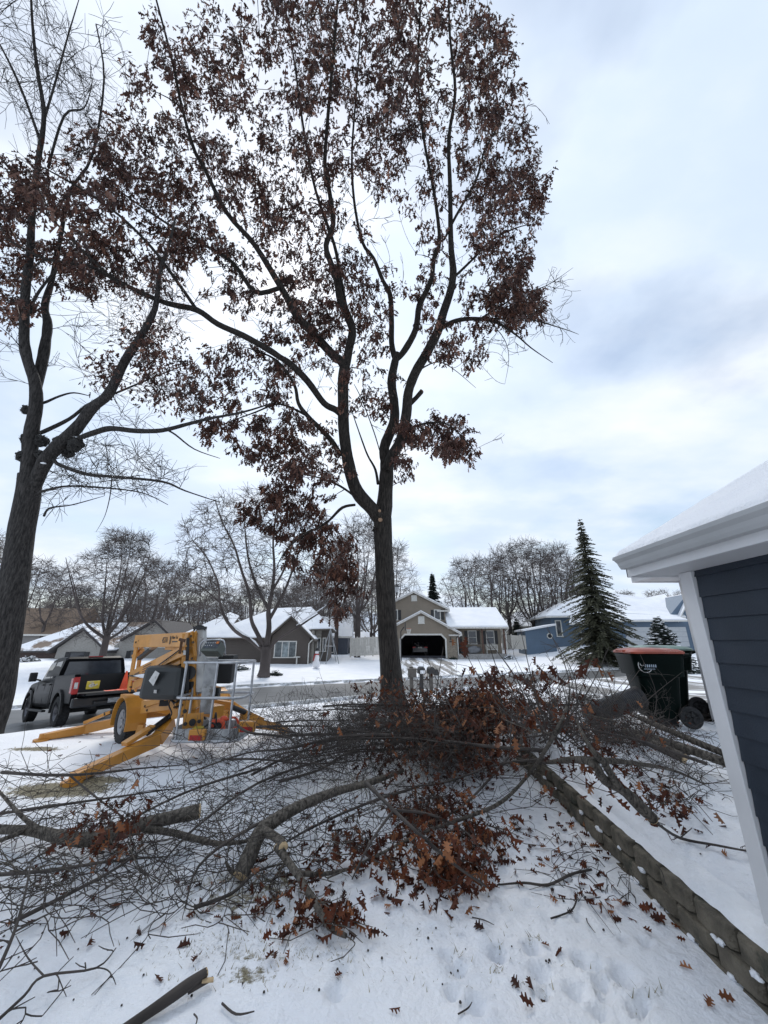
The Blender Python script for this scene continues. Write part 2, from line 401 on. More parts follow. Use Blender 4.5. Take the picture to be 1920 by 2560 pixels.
# ---------------------------------------------------------------- ground sheets
def axis(lo, hi, step, far_lo, far_hi, g=1.06):
    a = list(np.arange(lo, hi + step / 2, step)); st = step
    while a[-1] < far_hi: st = min(st * g, 40); a.append(a[-1] + st)
    st = step; b = []; x = lo
    while x > far_lo: st = min(st * g, 40); x -= st; b.append(x)
    return b[::-1] + a
def build_ground():
    xs = axis(-3.2, 2.9, .032, -420, 420); ys = axis(2.0, 6.2, .03, -12, 700, 1.045)
    nx, ny = len(xs), len(ys); vs = []; bare = []
    for y in ys:
        for x in xs:
            z = hz(x, y)
            dn = (road_near(x) - y) * .894; df = (y - road_far(x)) * .894
            if dn < .35 and df < .35: z -= .12
            vs.append((x, y, z))
            b = 0.
            if y < 14 and -12 < x < 8:
                for px, py, ra, rb, st in PATCH:
                    q = ((x - px) / ra) ** 2 + ((y - py) / rb) ** 2
                    if q < 4: b = max(b, st * (1.0 if ra > .2 else .6) * math.exp(-q * .8))
                b = max(b, .34 * sst(2.6, 3.6, y) * (1 - sst(6, 11, y)) * (1 - sst(.4, 1.7, x)))
            bare.append(b)
    fs = [(j * nx + i, j * nx + i + 1, (j + 1) * nx + i + 1, (j + 1) * nx + i) for j in range(ny - 1) for i in range(nx - 1)]
    me = bpy.data.meshes.new('snow_ground'); me.from_pydata(vs, [], fs); me.materials.append(M['ground'])
    me.polygons.foreach_set('use_smooth', [True] * len(fs))
    at = me.attributes.new('bare', 'FLOAT', 'POINT'); at.data.foreach_set('value', bare)
    me.update(); o = bpy.data.objects.new('snow_ground', me); COL.objects.link(o); tag(o, kind='structure')
build_ground()
# street: wet asphalt with snow left along the edges
def road_material():
    m, t, b = new_mat('wet_asphalt')
    tc = t.nodes.new('ShaderNodeTexCoord'); s = t.nodes.new('ShaderNodeSeparateXYZ'); t.links.new(tc.outputs['UV'], s.inputs[0])
    n = t.nodes.new('ShaderNodeTexNoise'); n.inputs['Scale'].default_value = 1.6; n.inputs['Detail'].default_value = 8; n.inputs['Roughness'].default_value = .65
    mp = t.nodes.new('ShaderNodeMapping'); mp.inputs['Scale'].default_value = (.35, 1.3, 1); mp.inputs['Rotation'].default_value = (0, 0, -math.atan(.5))
    t.links.new(tc.outputs['Object'], mp.inputs[0]); t.links.new(mp.outputs[0], n.inputs['Vector'])
    r = t.nodes.new('ShaderNodeValToRGB'); t.links.new(n.outputs['Fac'], r.inputs[0])
    r.color_ramp.elements[0].position = .3; r.color_ramp.elements[0].color = (.065, .068, .07, 1); r.color_ramp.elements[1].position = .7; r.color_ramp.elements[1].color = (.12, .122, .125, 1)
    # distance from the kerbs (v runs across)
    e = math_node('ABSOLUTE', math_node('SUBTRACT', s.outputs[1], .5, t), None, t)
    f = math_node('MULTIPLY', math_node('SUBTRACT', math_node('ADD', e, math_node('MULTIPLY', n.outputs['Fac'], .22, t), t), .57, t), 22., t, True)
    mx = t.nodes.new('ShaderNodeMix'); mx.data_type = 'RGBA'; t.links.new(f, mx.inputs['Factor']); t.links.new(r.outputs[0], mx.inputs['A']); mx.inputs['B'].default_value = (.78, .8, .83, 1)
    t.links.new(mx.outputs['Result'], b.inputs['Base Color']); b.inputs['Roughness'].default_value = .42
    return m
def build_road():
    vs = []; fs = []; uv = []
    xs = np.arange(-70, 90, 1.0); k = 9
    for x in xs:
        for j in range(k):
            f = j / (k - 1); y = road_near(x) - .35 + f * (road_far(x) - road_near(x) + .7)
            vs.append((x, y, h0(x, min(max(y, road_near(x)), road_far(x))) + .03 * math.sin(f * math.pi) )); uv.append(((x + 70) / 160, f))
    for i in range(len(xs) - 1):
        for j in range(k - 1): fs.append((i * k + j, (i + 1) * k + j, (i + 1) * k + j + 1, i * k + j + 1))
    me = bpy.data.meshes.new('street'); me.from_pydata(vs, [], fs); me.materials.append(road_material())
    ul = me.uv_layers.new(name='UVMap')
    for lp in me.loops: ul.data[lp.index].uv = uv[lp.vertex_index]
    me.update(); o = bpy.data.objects.new('street', me); COL.objects.link(o); tag(o, kind='structure')
    kb = MB()
    for off, s in ((-.42, 1), (.6, -1)):
        row = []
        for x in xs:
            y = (road_near(x) if s > 0 else road_far(x)) + off; z = h0(x, min(max(y, road_near(x)), road_far(x)))
            row.append((x, y, z))
        for i in range(len(row) - 1):
            a, b = row[i], row[i + 1]
            kb.beam((a[0], a[1], a[2] + .0), (b[0], b[1], b[2] + .0), .16, .26)
    o = kb.build('kerb', mat('kerb_concrete', (.42, .42, .41), .8, var=.15, dirt=((.8, .82, .85), 2., .5))); tag(o, kind='structure')
build_road()
def strip(name, quad, nu, nv, up, m, kind='structure'):
    """a sheet laid on the ground between four corners (x, y)"""
    vs = []; fs = []
    for j in range(nv + 1):
        for i in range(nu + 1):
            a, b = i / nu, j / nv
            x = (quad[0][0] * (1 - a) + quad[1][0] * a) * (1 - b) + (quad[3][0] * (1 - a) + quad[2][0] * a) * b
            y = (quad[0][1] * (1 - a) + quad[1][1] * a) * (1 - b) + (quad[3][1] * (1 - a) + quad[2][1] * a) * b
            vs.append((x, y, hz(x, y) + up))
    for j in range(nv):
        for i in range(nu): q = j * (nu + 1) + i; fs.append((q, q + 1, q + nu + 2, q + nu + 1))
    me = bpy.data.meshes.new(name); me.from_pydata(vs, [], fs); me.materials.append(m); me.polygons.foreach_set('use_smooth', [True] * len(fs)); me.update()
    o = bpy.data.objects.new(name, me); COL.objects.link(o); tag(o, kind=kind); return o
def track_material(name, ang, cov=.5, sc_=1.0):
    m, t, b = new_mat(name)
    tc = t.nodes.new('ShaderNodeTexCoord'); mp = t.nodes.new('ShaderNodeMapping'); mp.inputs['Rotation'].default_value = (0, 0, ang); mp.inputs['Scale'].default_value = (1.6 * sc_, .16 * sc_, 1)
    t.links.new(tc.outputs['Object'], mp.inputs[0])
    n = t.nodes.new('ShaderNodeTexNoise'); n.inputs['Scale'].default_value = 1.; n.inputs['Detail'].default_value = 9; n.inputs['Roughness'].default_value = .68; t.links.new(mp.outputs[0], n.inputs['Vector'])
    r = t.nodes.new('ShaderNodeValToRGB'); t.links.new(n.outputs['Fac'], r.inputs[0])
    r.color_ramp.elements[0].position = cov - .02; r.color_ramp.elements[0].color = (.20, .19, .18, 1); r.color_ramp.elements[1].position = cov + .05; r.color_ramp.elements[1].color = (.8, .82, .86, 1)
    t.links.new(r.outputs[0], b.inputs['Base Color']); b.inputs['Roughness'].default_value = .6
    return m
strip('neighbour_driveway', [(1.1, road_far(1.1) + .7), (5.4, road_far(5.4) + .7), (6.7, 43.6), (1.8, 43.6)], 8, 30, .05, track_material('neighbour_drive_snow', R(3), .5))
strip('driveway', [(4.3, 8.9), (14., 8.9), (17.5, road_near(17.5) - .5), (9.5, road_near(9.5) - .5)], 20, 26, .035, track_material('drive_snow', R(68), .49, .8))

# ---------------------------------------------------------------- block retaining wall
def build_block_wall():
    rng = random.Random(5)
    root = thing('retaining_wall', 'low retaining wall of grey brown concrete blocks topped with snow along the side lawn', 'wall', (2.3, 2.4, 0))
    mb = MB(); sn = MB()
    line = [(2.15, -1.), (2.15, 7.3), (2.45, 7.75), (2.95, 8.2), (3.6, 8.6)]
    seg = []
    for i in range(len(line) - 1):
        a, b = Vector(line[i]), Vector(line[i + 1]); seg.append((a, b, (b - a).length))
    total = sum(q[2] for q in seg)
    def at(s):
        for a, b, l in seg:
            if s <= l: return a + (b - a) * (s / l), (b - a).normalized()
            s -= l
        return seg[-1][1], (seg[-1][1] - seg[-1][0]).normalized()
    BL = .345; H = .129
    for c in range(3):
        s = -(c % 2) * BL / 2
        while s < total - .1:
            p0, d = at(max(0, s)); p1, _ = at(min(total, s + BL)); nrm = Vector((d.y, -d.x))  # towards the terrace
            out = -nrm
            gz = h0(2.0, min(p0.y, 7.5)); z = gz - .113 + c * H
            if p0.y < 1.95 and c == 2: s += BL; continue
            jit = rng.uniform(-.008, .008); set_ = c * .02
            a = p0 + nrm * (set_ + jit); b = p1 + nrm * (set_ + jit)
            g = .009
            dd = (b - a).normalized(); a2 = a + dd * g; b2 = b - dd * g; dep = .26
            ch = .024 + rng.uniform(0, .014)
            # rough split face: front outline with chamfered ends
            fr = [a2 + nrm * ch, a2 + dd * .03 , a2.lerp(b2, .5) + out * rng.uniform(0, .012), b2 - dd * .03, b2 + nrm * ch, b2 + nrm * dep, a2 + nrm * dep]
            zt = z + H - .006 + rng.uniform(-.003, .003)
            vs = [(q.x, q.y, z) for q in fr] + [(q.x, q.y, zt - .008) for q in fr]
            n = len(fr); inner = [q + (nrm * .012 if k < 5 else nrm * 0) for k, q in enumerate(fr)]
            vs += [(q.x, q.y, zt) for q in inner]
            fs = [tuple(range(n - 1, -1, -1)), tuple(range(2 * n, 3 * n))]
            for i in range(n):
                j = (i + 1) % n; fs += [(i, j, n + j, n + i), (n + i, n + j, 2 * n + j, 2 * n + i)]
            mb.add(vs, fs)
            # little heap of snow on the ledge under each joint
            if c < 2 and rng.random() < .75 and p0.y < 7.6:
                q = a2 + nrm * .003
                yy = q.y + rng.uniform(-.05, .05)
                for _ in range(rng.randint(2, 5)): sn.blob((q.x + rng.uniform(-.002, .006), yy + rng.gauss(0, .022), zt + rng.uniform(-.004, .004)), .012 + rng.random() * .016, rng.random() * 9, .7, 1.5, 2, (.7, 1.3, .75))
            s += BL
    mb.build('blocks', mat('split_block', (.125, .108, .082), .92, var=.22, scale=9, bump_=.9, bscale=55, dirt=((.055, .055, .04), 3.5, .55)), root, (2.3, 2.4, 0), bevel=.004)
    sn.build('ledge_snow', M['snow'], root, (2.3, 2.4, 0), smooth=True)
    # snow lying on the cap course
    vs = []; fs = []; ys = np.arange(1.98, 7.2, .03); k = 8
    for i, y in enumerate(ys):
        gz = h0(2.0, min(y, 7.5)) + .282
        lo = 2.235 + .018 * noise.noise(Vector((y * 5, 1, 0))) + (.08 if 2.25 < y < 2.36 else 0); hi = 2.50
        for j in range(k):
            f = j / (k - 1); e = math.sin(min(1, f * 3.5) * math.pi / 2) * (1 - .8 * max(0, f - .75) * 4 * .5)
            x = lo + (hi - lo) * f
            vs.append((x - 2.3, y - 2.4, gz - .012 + .034 * e + .012 * noise.noise(Vector((x * 9, y * 9, 2)))))
    for i in range(len(ys) - 1):
        for j in range(k - 1): q = i * k + j; fs.append((q, q + 1, q + k + 1, q + k))
    s2 = MB(); s2.add(vs, fs); s2.build('cap_snow', M['snow'], root, smooth=True)
build_block_wall()

# ---------------------------------------------------------------- own house at the right
M['white'] = mat('white_vinyl_trim', (.62, .62, .63), .45, var=.03, scale=2)
M['navy'] = mat('navy_siding', (.016, .024, .037), .5, var=.08, scale=3, bump_=.15, bscale=90)
M['gutter'] = mat('gutter_metal', (.40, .405, .41), .4, var=.05, scale=2)
def build_near_house():
    X0, Y0 = 2.41, 3.1
    zs = 2.523                      # soffit height
    root = thing('navy_house', 'navy blue clapboard house with snowy roof, grey gutter and white corner board beside the wall', 'house', (X0, Y0, .3))
    off = (X0, Y0, .3)
    w_ = MB(); zz = .15; k = 0
    # lap siding: real overlapping boards
    while zz < zs:
        z1 = min(zs, zz + .155)
        y1, y0 = Y0 - .11, -4.
        w_.add([(X0, y0, zz), (X0, y1, zz), (X0 + .016, y1, z1), (X0 + .016, y0, z1), (X0 + .02, y0, zz), (X0 + .02, y1, zz)],
               [(0, 3, 2, 1), (0, 1, 5, 4)])
        zz = z1
    w_.bb(X0 + .021, X0 + .4, -4, Y0 - .01, .1, zs)
    w_.build('siding', M['navy'], root, off)
    c = MB(); c.bb(X0 - .02, X0 + .0195, Y0 - .105, Y0 + .02, .1, zs - .002); c.bb(X0 + .0205, X0 + .12, Y0 - .005, Y0 + .02, .1, zs - .002)
    c.build('corner_board', M['white'], root, off, bevel=.006)
    # eaves: overhang .42 to the left (towards -x) and .4 beyond the corner
    ox, oy = .365, .14
    sf = MB(); sf.bb(X0 - ox + .015, X0 + .5, -4, Y0 + oy - .02, zs, zs + .012)
    sof = sf.build('soffit', M['white'], root, off)
    gv = MB()
    y = 2.45
    while y > -3:       # perforated soffit panels: grooves as thin dark slots
        for q in range(7):
            gv.bb(X0 - ox + .07, X0 - .07, y - .006, y, zs - .003, zs + .001); y -= .028
        y -= .19
    gv.build('vent_slots', mat('soffit_slot', (.16, .16, .17), .8), sof)
    fa = MB()
    fa.bb(X0 - ox, X0 - ox + .014, -4, Y0 + oy, zs - .015, zs + .15); fa.bb(X0 - ox, X0 + .6, Y0 + oy - .019, Y0 + oy, zs - .015, zs + .152)
    fa.build('fascia', M['white'], root, off, bevel=.004)
    # K-style gutter profile swept along y
    gt = MB(); prof = [(0, 0), (-.06, 0), (-.075, .025), (-.085, .05), (-.11, .075), (-.115, .10), (-.105, .105), (-.10, .085), (-.01, .085), (0, .1)]
    gx = X0 - ox - .002; gz = zs + .045
    gt.prism([(gx + a, Y0 + oy - .04, gz + b) for a, b in prof], (0, -7, 0))
    gt.build('gutter', M['gutter'], root, off)
    # roof: rises towards +x (slope 5:12) with snow cover
    sl_ = .56; rx0 = gx - .075; rz0 = gz + .088; run = 3.6
    rf = MB(); rf.prism([(rx0, Y0 + oy + .03, rz0), (rx0 + run, Y0 + oy + .03, rz0 + run * sl_), (rx0 + run, Y0 + oy + .03, rz0 + run * sl_ + .016), (rx0 - .0, Y0 + oy + .03, rz0 + .016)], (0, -7.5, 0))
    roof = rf.build('roof_shingles', mat('dark_shingles', (.03, .03, .033), .9, var=.3, scale=30), root, off)
    vs = []; fs = []; ys = np.arange(-3.5, Y0 + oy + .021, .045); nx = 60
    for y in ys:
        for j in range(nx):
            f = (j / (nx - 1)) ** 1.8; x = rx0 + .006 + f * (run - .05)
            edge = min(1, (x - rx0) / .03) * min(1, (Y0 + oy + .04 - y) / .05)
            ed = .014 * noise.noise(Vector((y * 6, 3, 0))) if j == 0 else 0
            vs.append((x + ed - off[0], y - off[1], rz0 + .017 + (x - rx0) * sl_ + max(0, edge) * .035 + .006 * noise.noise(Vector((x * 9, y * 9, 0))) - off[2]))
    for i in range(len(ys) - 1):
        for j in range(nx - 1): q = i * nx + j; fs.append((q, q + 1, q + nx + 1, q + nx))
    s = MB(); s.add(vs, fs); s.build('snow_cover', M['snow'], roof, smooth=True)
    # the wing further on, seen past the corner: post, eave
    ww = thing('garage_front', 'pale trim post and white eave of the garage just beyond the navy corner', 'garage', (5.3, 6.9, .78))
    off = (5.3, 6.9, .78)
    p = MB(); p.bb(5.25, 5.41, 6.82, 6.9, .7, 3.018); p.build('post', M['white'], ww, off, bevel=.008)
    wl = MB(); wl.bb(5.41, 9.4, 6.5, 6.88, .6, 3.018); wl.build('wall', siding_mat('navy_far', (.03, .04, .06)), ww, off)
    e = MB(); e.bb(4.52, 9.5, 6.0, 6.95, 3.02, 3.035); e.bb(4.5, 9.5, 6.951, 6.975, 3.0, 3.11); e.bb(4.47, 4.499, 6.0, 6.975, 3.0, 3.11)
    e.build('eave', M['white'], ww, off, bevel=.004)
    rr = MB(); rr.prism([(4.45, 6.99, 3.111), (9.5, 6.99, 3.111), (9.5, 6.99, 3.4)], (0, -1.0, 0)); rr.build('snowy_roof', M['snow'], ww, off)
build_near_house()

# ---------------------------------------------------------------- houses over the road
M['glass'] = mat('window_glass', (.03, .035, .045), .08, var=.1, spec=.8)
M['curtain'] = mat('curtained_glass', (.25, .29, .30), .25, var=.25, scale=3)
M['trim'] = mat('painted_trim', (.62, .61, .57), .6, var=.05)
M['dark'] = mat('dark_shutter', (.03, .03, .032), .6)
M['garagedark'] = mat('garage_interior', (.035, .036, .045), .9, var=.1)
M['stone'] = brick_mat('field_stone', (.20, .16, .12), (.32, .27, .21), (.24, .22, .19), 3.)
def window(root, x0, x1, z0, z1, y, parent_off=None, shutters=0., m_glass=None, mull=0, fr=.09, hz_=0, tm=None):
    """on a wall facing -y, local coordinates; frame stands proud, pane set in it"""
    f = MB(); tm = tm or M['trim']
    f.bb(x0 - fr, x1 + fr, y - .05, y - .004, z1, z1 + fr); f.bb(x0 - fr - .03, x1 + fr + .03, y - .08, y - .004, z0 - fr, z0)
    f.bb(x0 - fr, x0, y - .05, y - .004, z0, z1); f.bb(x1, x1 + fr, y - .05, y - .004, z0, z1)
    for k in range(mull): 
        xx = x0 + (x1 - x0) * (k + 1) / (mull + 1); f.bb(xx - .03, xx + .03, y - .045, y - .004, z0, z1)
    if hz_: f.bb(x0, x1, y - .04, y - .004, (z0 + z1) / 2 - .025, (z0 + z1) / 2 + .025)
    o = f.build('window', tm, root)
    g = MB(); g.bb(x0, x1, y - .02, y - .006, z0, z1); g.build('pane', m_glass or M['glass'], o)
    if shutters:
        for a, b in ((x0 - fr - shutters, x0 - fr - .01), (x1 + fr + .01, x1 + fr + shutters)):
            s = MB(); s.bb(a, b, y - .045, y - .004, z0 - .05, z1 + .05)
            zz = z0 + .02
            while zz < z1: s.bb(a + .05, b - .05, y - .055, y - .0451, zz, zz + .05); zz += .1
            s.build('shutter', M['dark'], root)
    return o
def gable_roof_x(mb, sn, x0, x1, yf, yr, yb, ze, zr_, th=.16, snow=.12):
    """ridge parallel to x; front eave at (yf, ze), ridge at (yr, zr_), back eave at yb"""
    zb = ze
    mb.prism([(x0, yf, ze - th), (x0, yr, zr_ - th), (x0, yb, zb - th), (x0, yb, zb), (x0, yr, zr_), (x0, yf, ze)], (x1 - x0, 0, 0))
    sn.prism([(x0 + .04, yf + .02, ze + .003), (x0 + .04, yr, zr_ + .003), (x0 + .04, yb - .02, zb + .003), (x0 + .04, yb - .02, zb + snow), (x0 + .04, yr, zr_ + snow), (x0 + .04, yf + .02, ze + snow)], (x1 - x0 - .08, 0, 0))
def gable_roof_y(mb, sn, xl, xp, xr, y0, y1, ze, zp, zel=None, th=.2, snow=.1):
    """ridge parallel to y; peak at xp"""
    zl = ze if zel is None else zel
    mb.prism([(xl, y0, zl), (xl, y0, zl - th), (xp, y0, zp - th), (xr, y0, ze - th), (xr, y0, ze), (xp, y0, zp)], (0, y1 - y0, 0))
    sn.prism([(xl + .03, y0 + .03, zl + .003), (xp, y0 + .03, zp + .003), (xr - .03, y0 + .03, ze + .003), (xr - .03, y0 + .03, ze + snow), (xp, y0 + .03, zp + snow), (xl + .03, y0 + .03, zl + snow)], (0, y1 - y0 - .06, 0))
def downspout(root, x, y, z0, z1, reach=.45, m=None):
    d = MB(); pts = [(x + reach, y - reach * .6, z1), (x + reach * .6, y - .3, z1 - .12), (x, y - .07, z1 - .35), (x, y - .07, z0 + .2), (x + .05, y - .25, z0 + .05)]
    d.tube(pts, .05, 6); d.build('downspout', m or M['trim'], root)

def build_tan_house():
    g = atT(960 + .2893 * 130, 1640, 41)
    root = thing('tan_split_house', 'tan siding house with open double garage, snowy porch roof and upper gable', 'house', (g.x, g.y, g.z + .0), R(-3))
    S = siding_mat('tan_siding', (.235, .195, .15), .14)
    w_ = MB()
    # garage block with gable towards the street; the door opening is left open
    D0, D1, DZ, CH = .25, 4.95, 2.1, .42
    def wallpoly(pts, y, th): w_.prism([(a, y, b) for a, b in pts], (0, th, 0))
    xl, xp, xr, zl, zp = -1.55, 2.45, 6.3, 2.5, 4.42
    wallpoly([(xl, -.3), (D0, -.3), (D0, DZ - CH), (D0 + CH, DZ), (D1 - CH, DZ), (D1, DZ - CH), (D1, -.3), (xr - .1, -.3), (xr - .1, 2.45), (xp, zp), (xl, 2.45)], 0, .18)
    w_.bb(xl, xl + .15, .181, 7, -.3, 2.45); w_.bb(xr - .25, xr - .1, .181, 7, -.3, 2.45)
    # upper storey behind
    w_.prism([(-2., 1.8, 2.4), (5.25, 1.8, 2.4), (5.25, 1.8, 5.1), (1.75, 1.8, 6.75), (-2., 1.8, 5.1)], (0, 7.5, 0))
    w_.bb(5.26, 11.3, 1.7, 8.5, -.3, 3.0)
    w_.bb(11.1, 11.298, 1.701, 8.5, 3.001, 3.2)
    w_.build('wall', S, root)
    gi = MB(); gi.bb(xl + .16, xr - .26, 6.6, 6.7, -.25, 2.6); gi.bb(xl + .151, xl + .17, .3, 6.5, -.25, 2.6); gi.bb(xr - .27, xr - .251, .3, 6.5, -.25, 2.6); gi.bb(xl + .16, xr - .26, .2, 6.6, 2.46, 2.5); gi.bb(xl + .16, xr - .26, .19, 6.6, -.28, -.02)
    gi.build('garage_interior', M['garagedark'], root)
    st = MB(); st.bb(D1 + .2, xr - .09, -.06, -.002, -.3, .95); st.bb(D1 + .18, xr - .07, -.09, -.002, .951, 1.02); st.build('stone_base', M['stone'], root)
    tr = MB(); t_ = .17
    outer = [(D0 - t_, -.2), (D0 - t_, DZ - CH + .05), (D0 + CH - .07, DZ + t_), (D1 - CH + .07, DZ + t_), (D1 + t_, DZ - CH + .05), (D1 + t_, -.2)]
    inner = [(D0, -.2), (D0, DZ - CH), (D0 + CH, DZ), (D1 - CH, DZ), (D1, DZ - CH), (D1, -.2)]
    for i in range(5):
        tr.prism([(outer[i][0], -.05, outer[i][1]), (outer[i + 1][0], -.05, outer[i + 1][1]), (inner[i + 1][0], -.05, inner[i + 1][1]), (inner[i][0], -.05, inner[i][1])], (0, .045, 0))
    tr.build('garage_frame', M['trim'], root)
    rf = MB(); sn = MB()
    gable_roof_y(rf, sn, xl - .6, xp, xr + .45, -.35, 4.5, 2.42 - .13, 4.62)
    gable_roof_y(rf, sn, -2.5, 1.75, 5.8, 1.4, 9.6, 4.98, 7.0)
    gable_roof_x(rf, sn, 5.255, 11.75, -.35, 4.6, 9.2, 2.92, 5.25, .14, .16)
    for a, b in ((xr - .05, xr + .47), (4.95, 5.8)):
        z = 2.14 if a > 5.5 else 4.8; y = -.36 if a > 5.5 else 1.39
        rf.bb(a - .9 if a > 5.5 else a - .6, b, y, y + .5, z - .12, z + .03)
    roof = rf.build('roof', mat('roof_edge_trim', (.55, .53, .50), .7), root)
    sn.build('roof_snow', M['snow'], roof, bevel=.03)
    window(root, 2.2, 2.75, 3.35, 4.02, 0, m_glass=M['trim'], fr=.07); window(root, 1.55, 2.05, 5.95, 6.5, 1.8, m_glass=M['trim'], fr=.07)
    window(root, 4.12, 4.68, 3.85, 4.85, 1.8, shutters=.36, fr=.1); window(root, -.75, -.2, 3.85, 4.85, 1.8, shutters=.36, fr=.1)
    window(root, 7.75, 8.55, 1.25, 2.55, 1.7, shutters=.35, hz_=1); window(root, 9.75, 10.5, 1.25, 2.55, 1.7, shutters=.35, hz_=1)
    dd = MB(); dd.bb(6.35, 7.0, 1.62, 1.695, .25, 2.45); dd.build('front_door', M['dark'], root)
    po = MB(); po.bb(6.2, 11.5, -.1, 1.69, -.3, .22); po.build('porch_floor', mat('porch_concrete', (.3, .29, .28), .8), root)
    for x in (8.95, 11.25):
        q = MB(); q.bb(x - .07, x + .07, -.05, .09, .221, 2.78); q.build('porch_post', mat('brown_post', (.10, .05, .035), .7), root, bevel=.01)
    downspout(root, 6.28, -.08, 0, 2.15, .4); downspout(root, 11.45, .05, 0, 2.8, .3)
    rl = MB(); rl.bb(6.6, 8.7, .0, .04, .9, .95); rl.bb(6.6, 8.7, .0, .04, .35, .4)
    for k in range(15): rl.bb(6.6 + k * .148, 6.63 + k * .148, .01, .03, .401, .899)
    rl.build('porch_railing', M['dark'], root)
    lt = MB(); lt.box((5.55, -.1, 1.75), (.12, .14, .26), tp=.6); lt.cyl((5.55, -.1, 1.88), (5.55, -.1, 1.96), .03, 8); lt.build('wall_lantern', M['dark'], root)
    nb = MB(); nb.bb(5.4, 5.85, -.012, -.002, 1.38, 1.5); nb.build('house_number', M['dark'], root)
    # things about the house
    def loc(x, y, z): return root.matrix_basis @ Vector((x, y, z))
    b = loc(10.0, .75, .22)
    o = thing('porch_bench', 'pale slatted bench on the porch of the tan house', 'bench', b, R(-3))
    s = MB(); s.bb(-.6, .6, -.25, .2, .40, .45); s.build('seat', M['trim'], o)
    s = MB(); [s.bb(-.6 + k * .15, -.52 + k * .15, .16, .2, .451, .9) for k in range(9)]; s.bb(-.6, .6, .201, .24, .85, .92); s.build('backrest', M['trim'], o)
    for x, y in ((-.55, -.2), (.55, -.2), (-.55, .15), (.55, .15)):
        s = MB(); s.bb(x - .03, x + .03, y - .03, y + .03, 0, .399); s.build('leg', M['trim'], o)
    b = loc(7.95, .2, .22)
    s = MB(); s.blob((0, 0, .4), .62, 3, .25, 2, 3, (1.3, .6, .65)); s.v = [(a, c, max(0, d)) for a, c, d in s.v]
    o = s.build('covered_grill', mat('grey_cover', (.16, .165, .175), .7), smooth=True); o.location = b; tag(o, 'grey cloth cover bundled over furniture on the porch beside the front door', 'cover')
    # car inside the garage, rear to the street
    b = loc(2.35, 2.6, -.02)
    o = thing('parked_car', 'dark grey sedan seen from behind inside the open garage', 'car', b, R(-3))
    c = MB(); prof = [(0, .3), (0, .85), (.15, 1.0), (.9, 1.05), (1.5, 1.42), (2.8, 1.45), (3.5, 1.02), (4.5, .85), (4.6, .3)]
    c.prism([(-.88, a, z) for a, z in prof], (1.76, 0, 0)); c.build('body', mat('dark_car_paint', (.03, .032, .038), .3, coat=.6), o, smooth=False, bevel=.08)
    c = MB(); c.face([(-.62, .89, 1.075), (.62, .89, 1.075), (.55, 1.45, 1.42), (-.55, 1.45, 1.42)]); c.build('rear_window', M['glass'], o)
    tl = mat('tail_lamp_red', (.45, .02, .015), .3)
    for x in (-.68, .68):
        c = MB(); c.box((x, -.012, .86), (.32, .03, .13)); c.build('tail_light', tl, o)
        for y in (.8, 3.7):
            t_ = MB(); t_.cyl((x * 1.2 - .1, y, .32), (x * 1.2 + .1, y, .32), .32, 18); t_.build('wheel', M['dark'], o)
    c = MB(); c.box((0, -.012, .84), (.42, .02, .14)); c.build('number_plate', M['trim'], o)
    # basketball hoop beside the drive
    b = Vector((atT(1003, 1650, 36).x, atT(1003, 1650, 36).y, 0)); b.z = hz(b.x, b.y)
    o = thing('basketball_hoop', 'black pole basketball hoop with white net beside the garage door', 'basketball hoop', b, 0)
    c = MB(); c.tube([(0, 0, 0), (0, 0, 2.7), (.3, -.1, 3.1)], .05, 8); c.build('pole', M['dark'], o)
    c = MB(); c.box((.42, -.05, 3.15), (.05, 1.1, .75)); c.build('backboard', M['dark'], o)
    c = MB(); ring = [(.75 + .23 * math.cos(a), -.05 + .23 * math.sin(a), 2.95) for a in np.linspace(0, 2 * math.pi, 17)]; c.tube(ring, .015, 5); rim = c.build('rim', mat('orange_rim', (.5, .12, .05)), o)
    c = MB()
    for k in range(12):
        a = k * math.pi / 6; a2 = a + .5
        for s_ in (1, -1): c.tube([(.75 + .23 * math.cos(a), -.05 + .23 * math.sin(a), 2.94), (.75 + .13 * math.cos(a + .5 * s_), -.05 + .13 * math.sin(a + .5 * s_), 2.5)], .012, 3)
    c.build('net', M['trim'], rim)
build_tan_house()

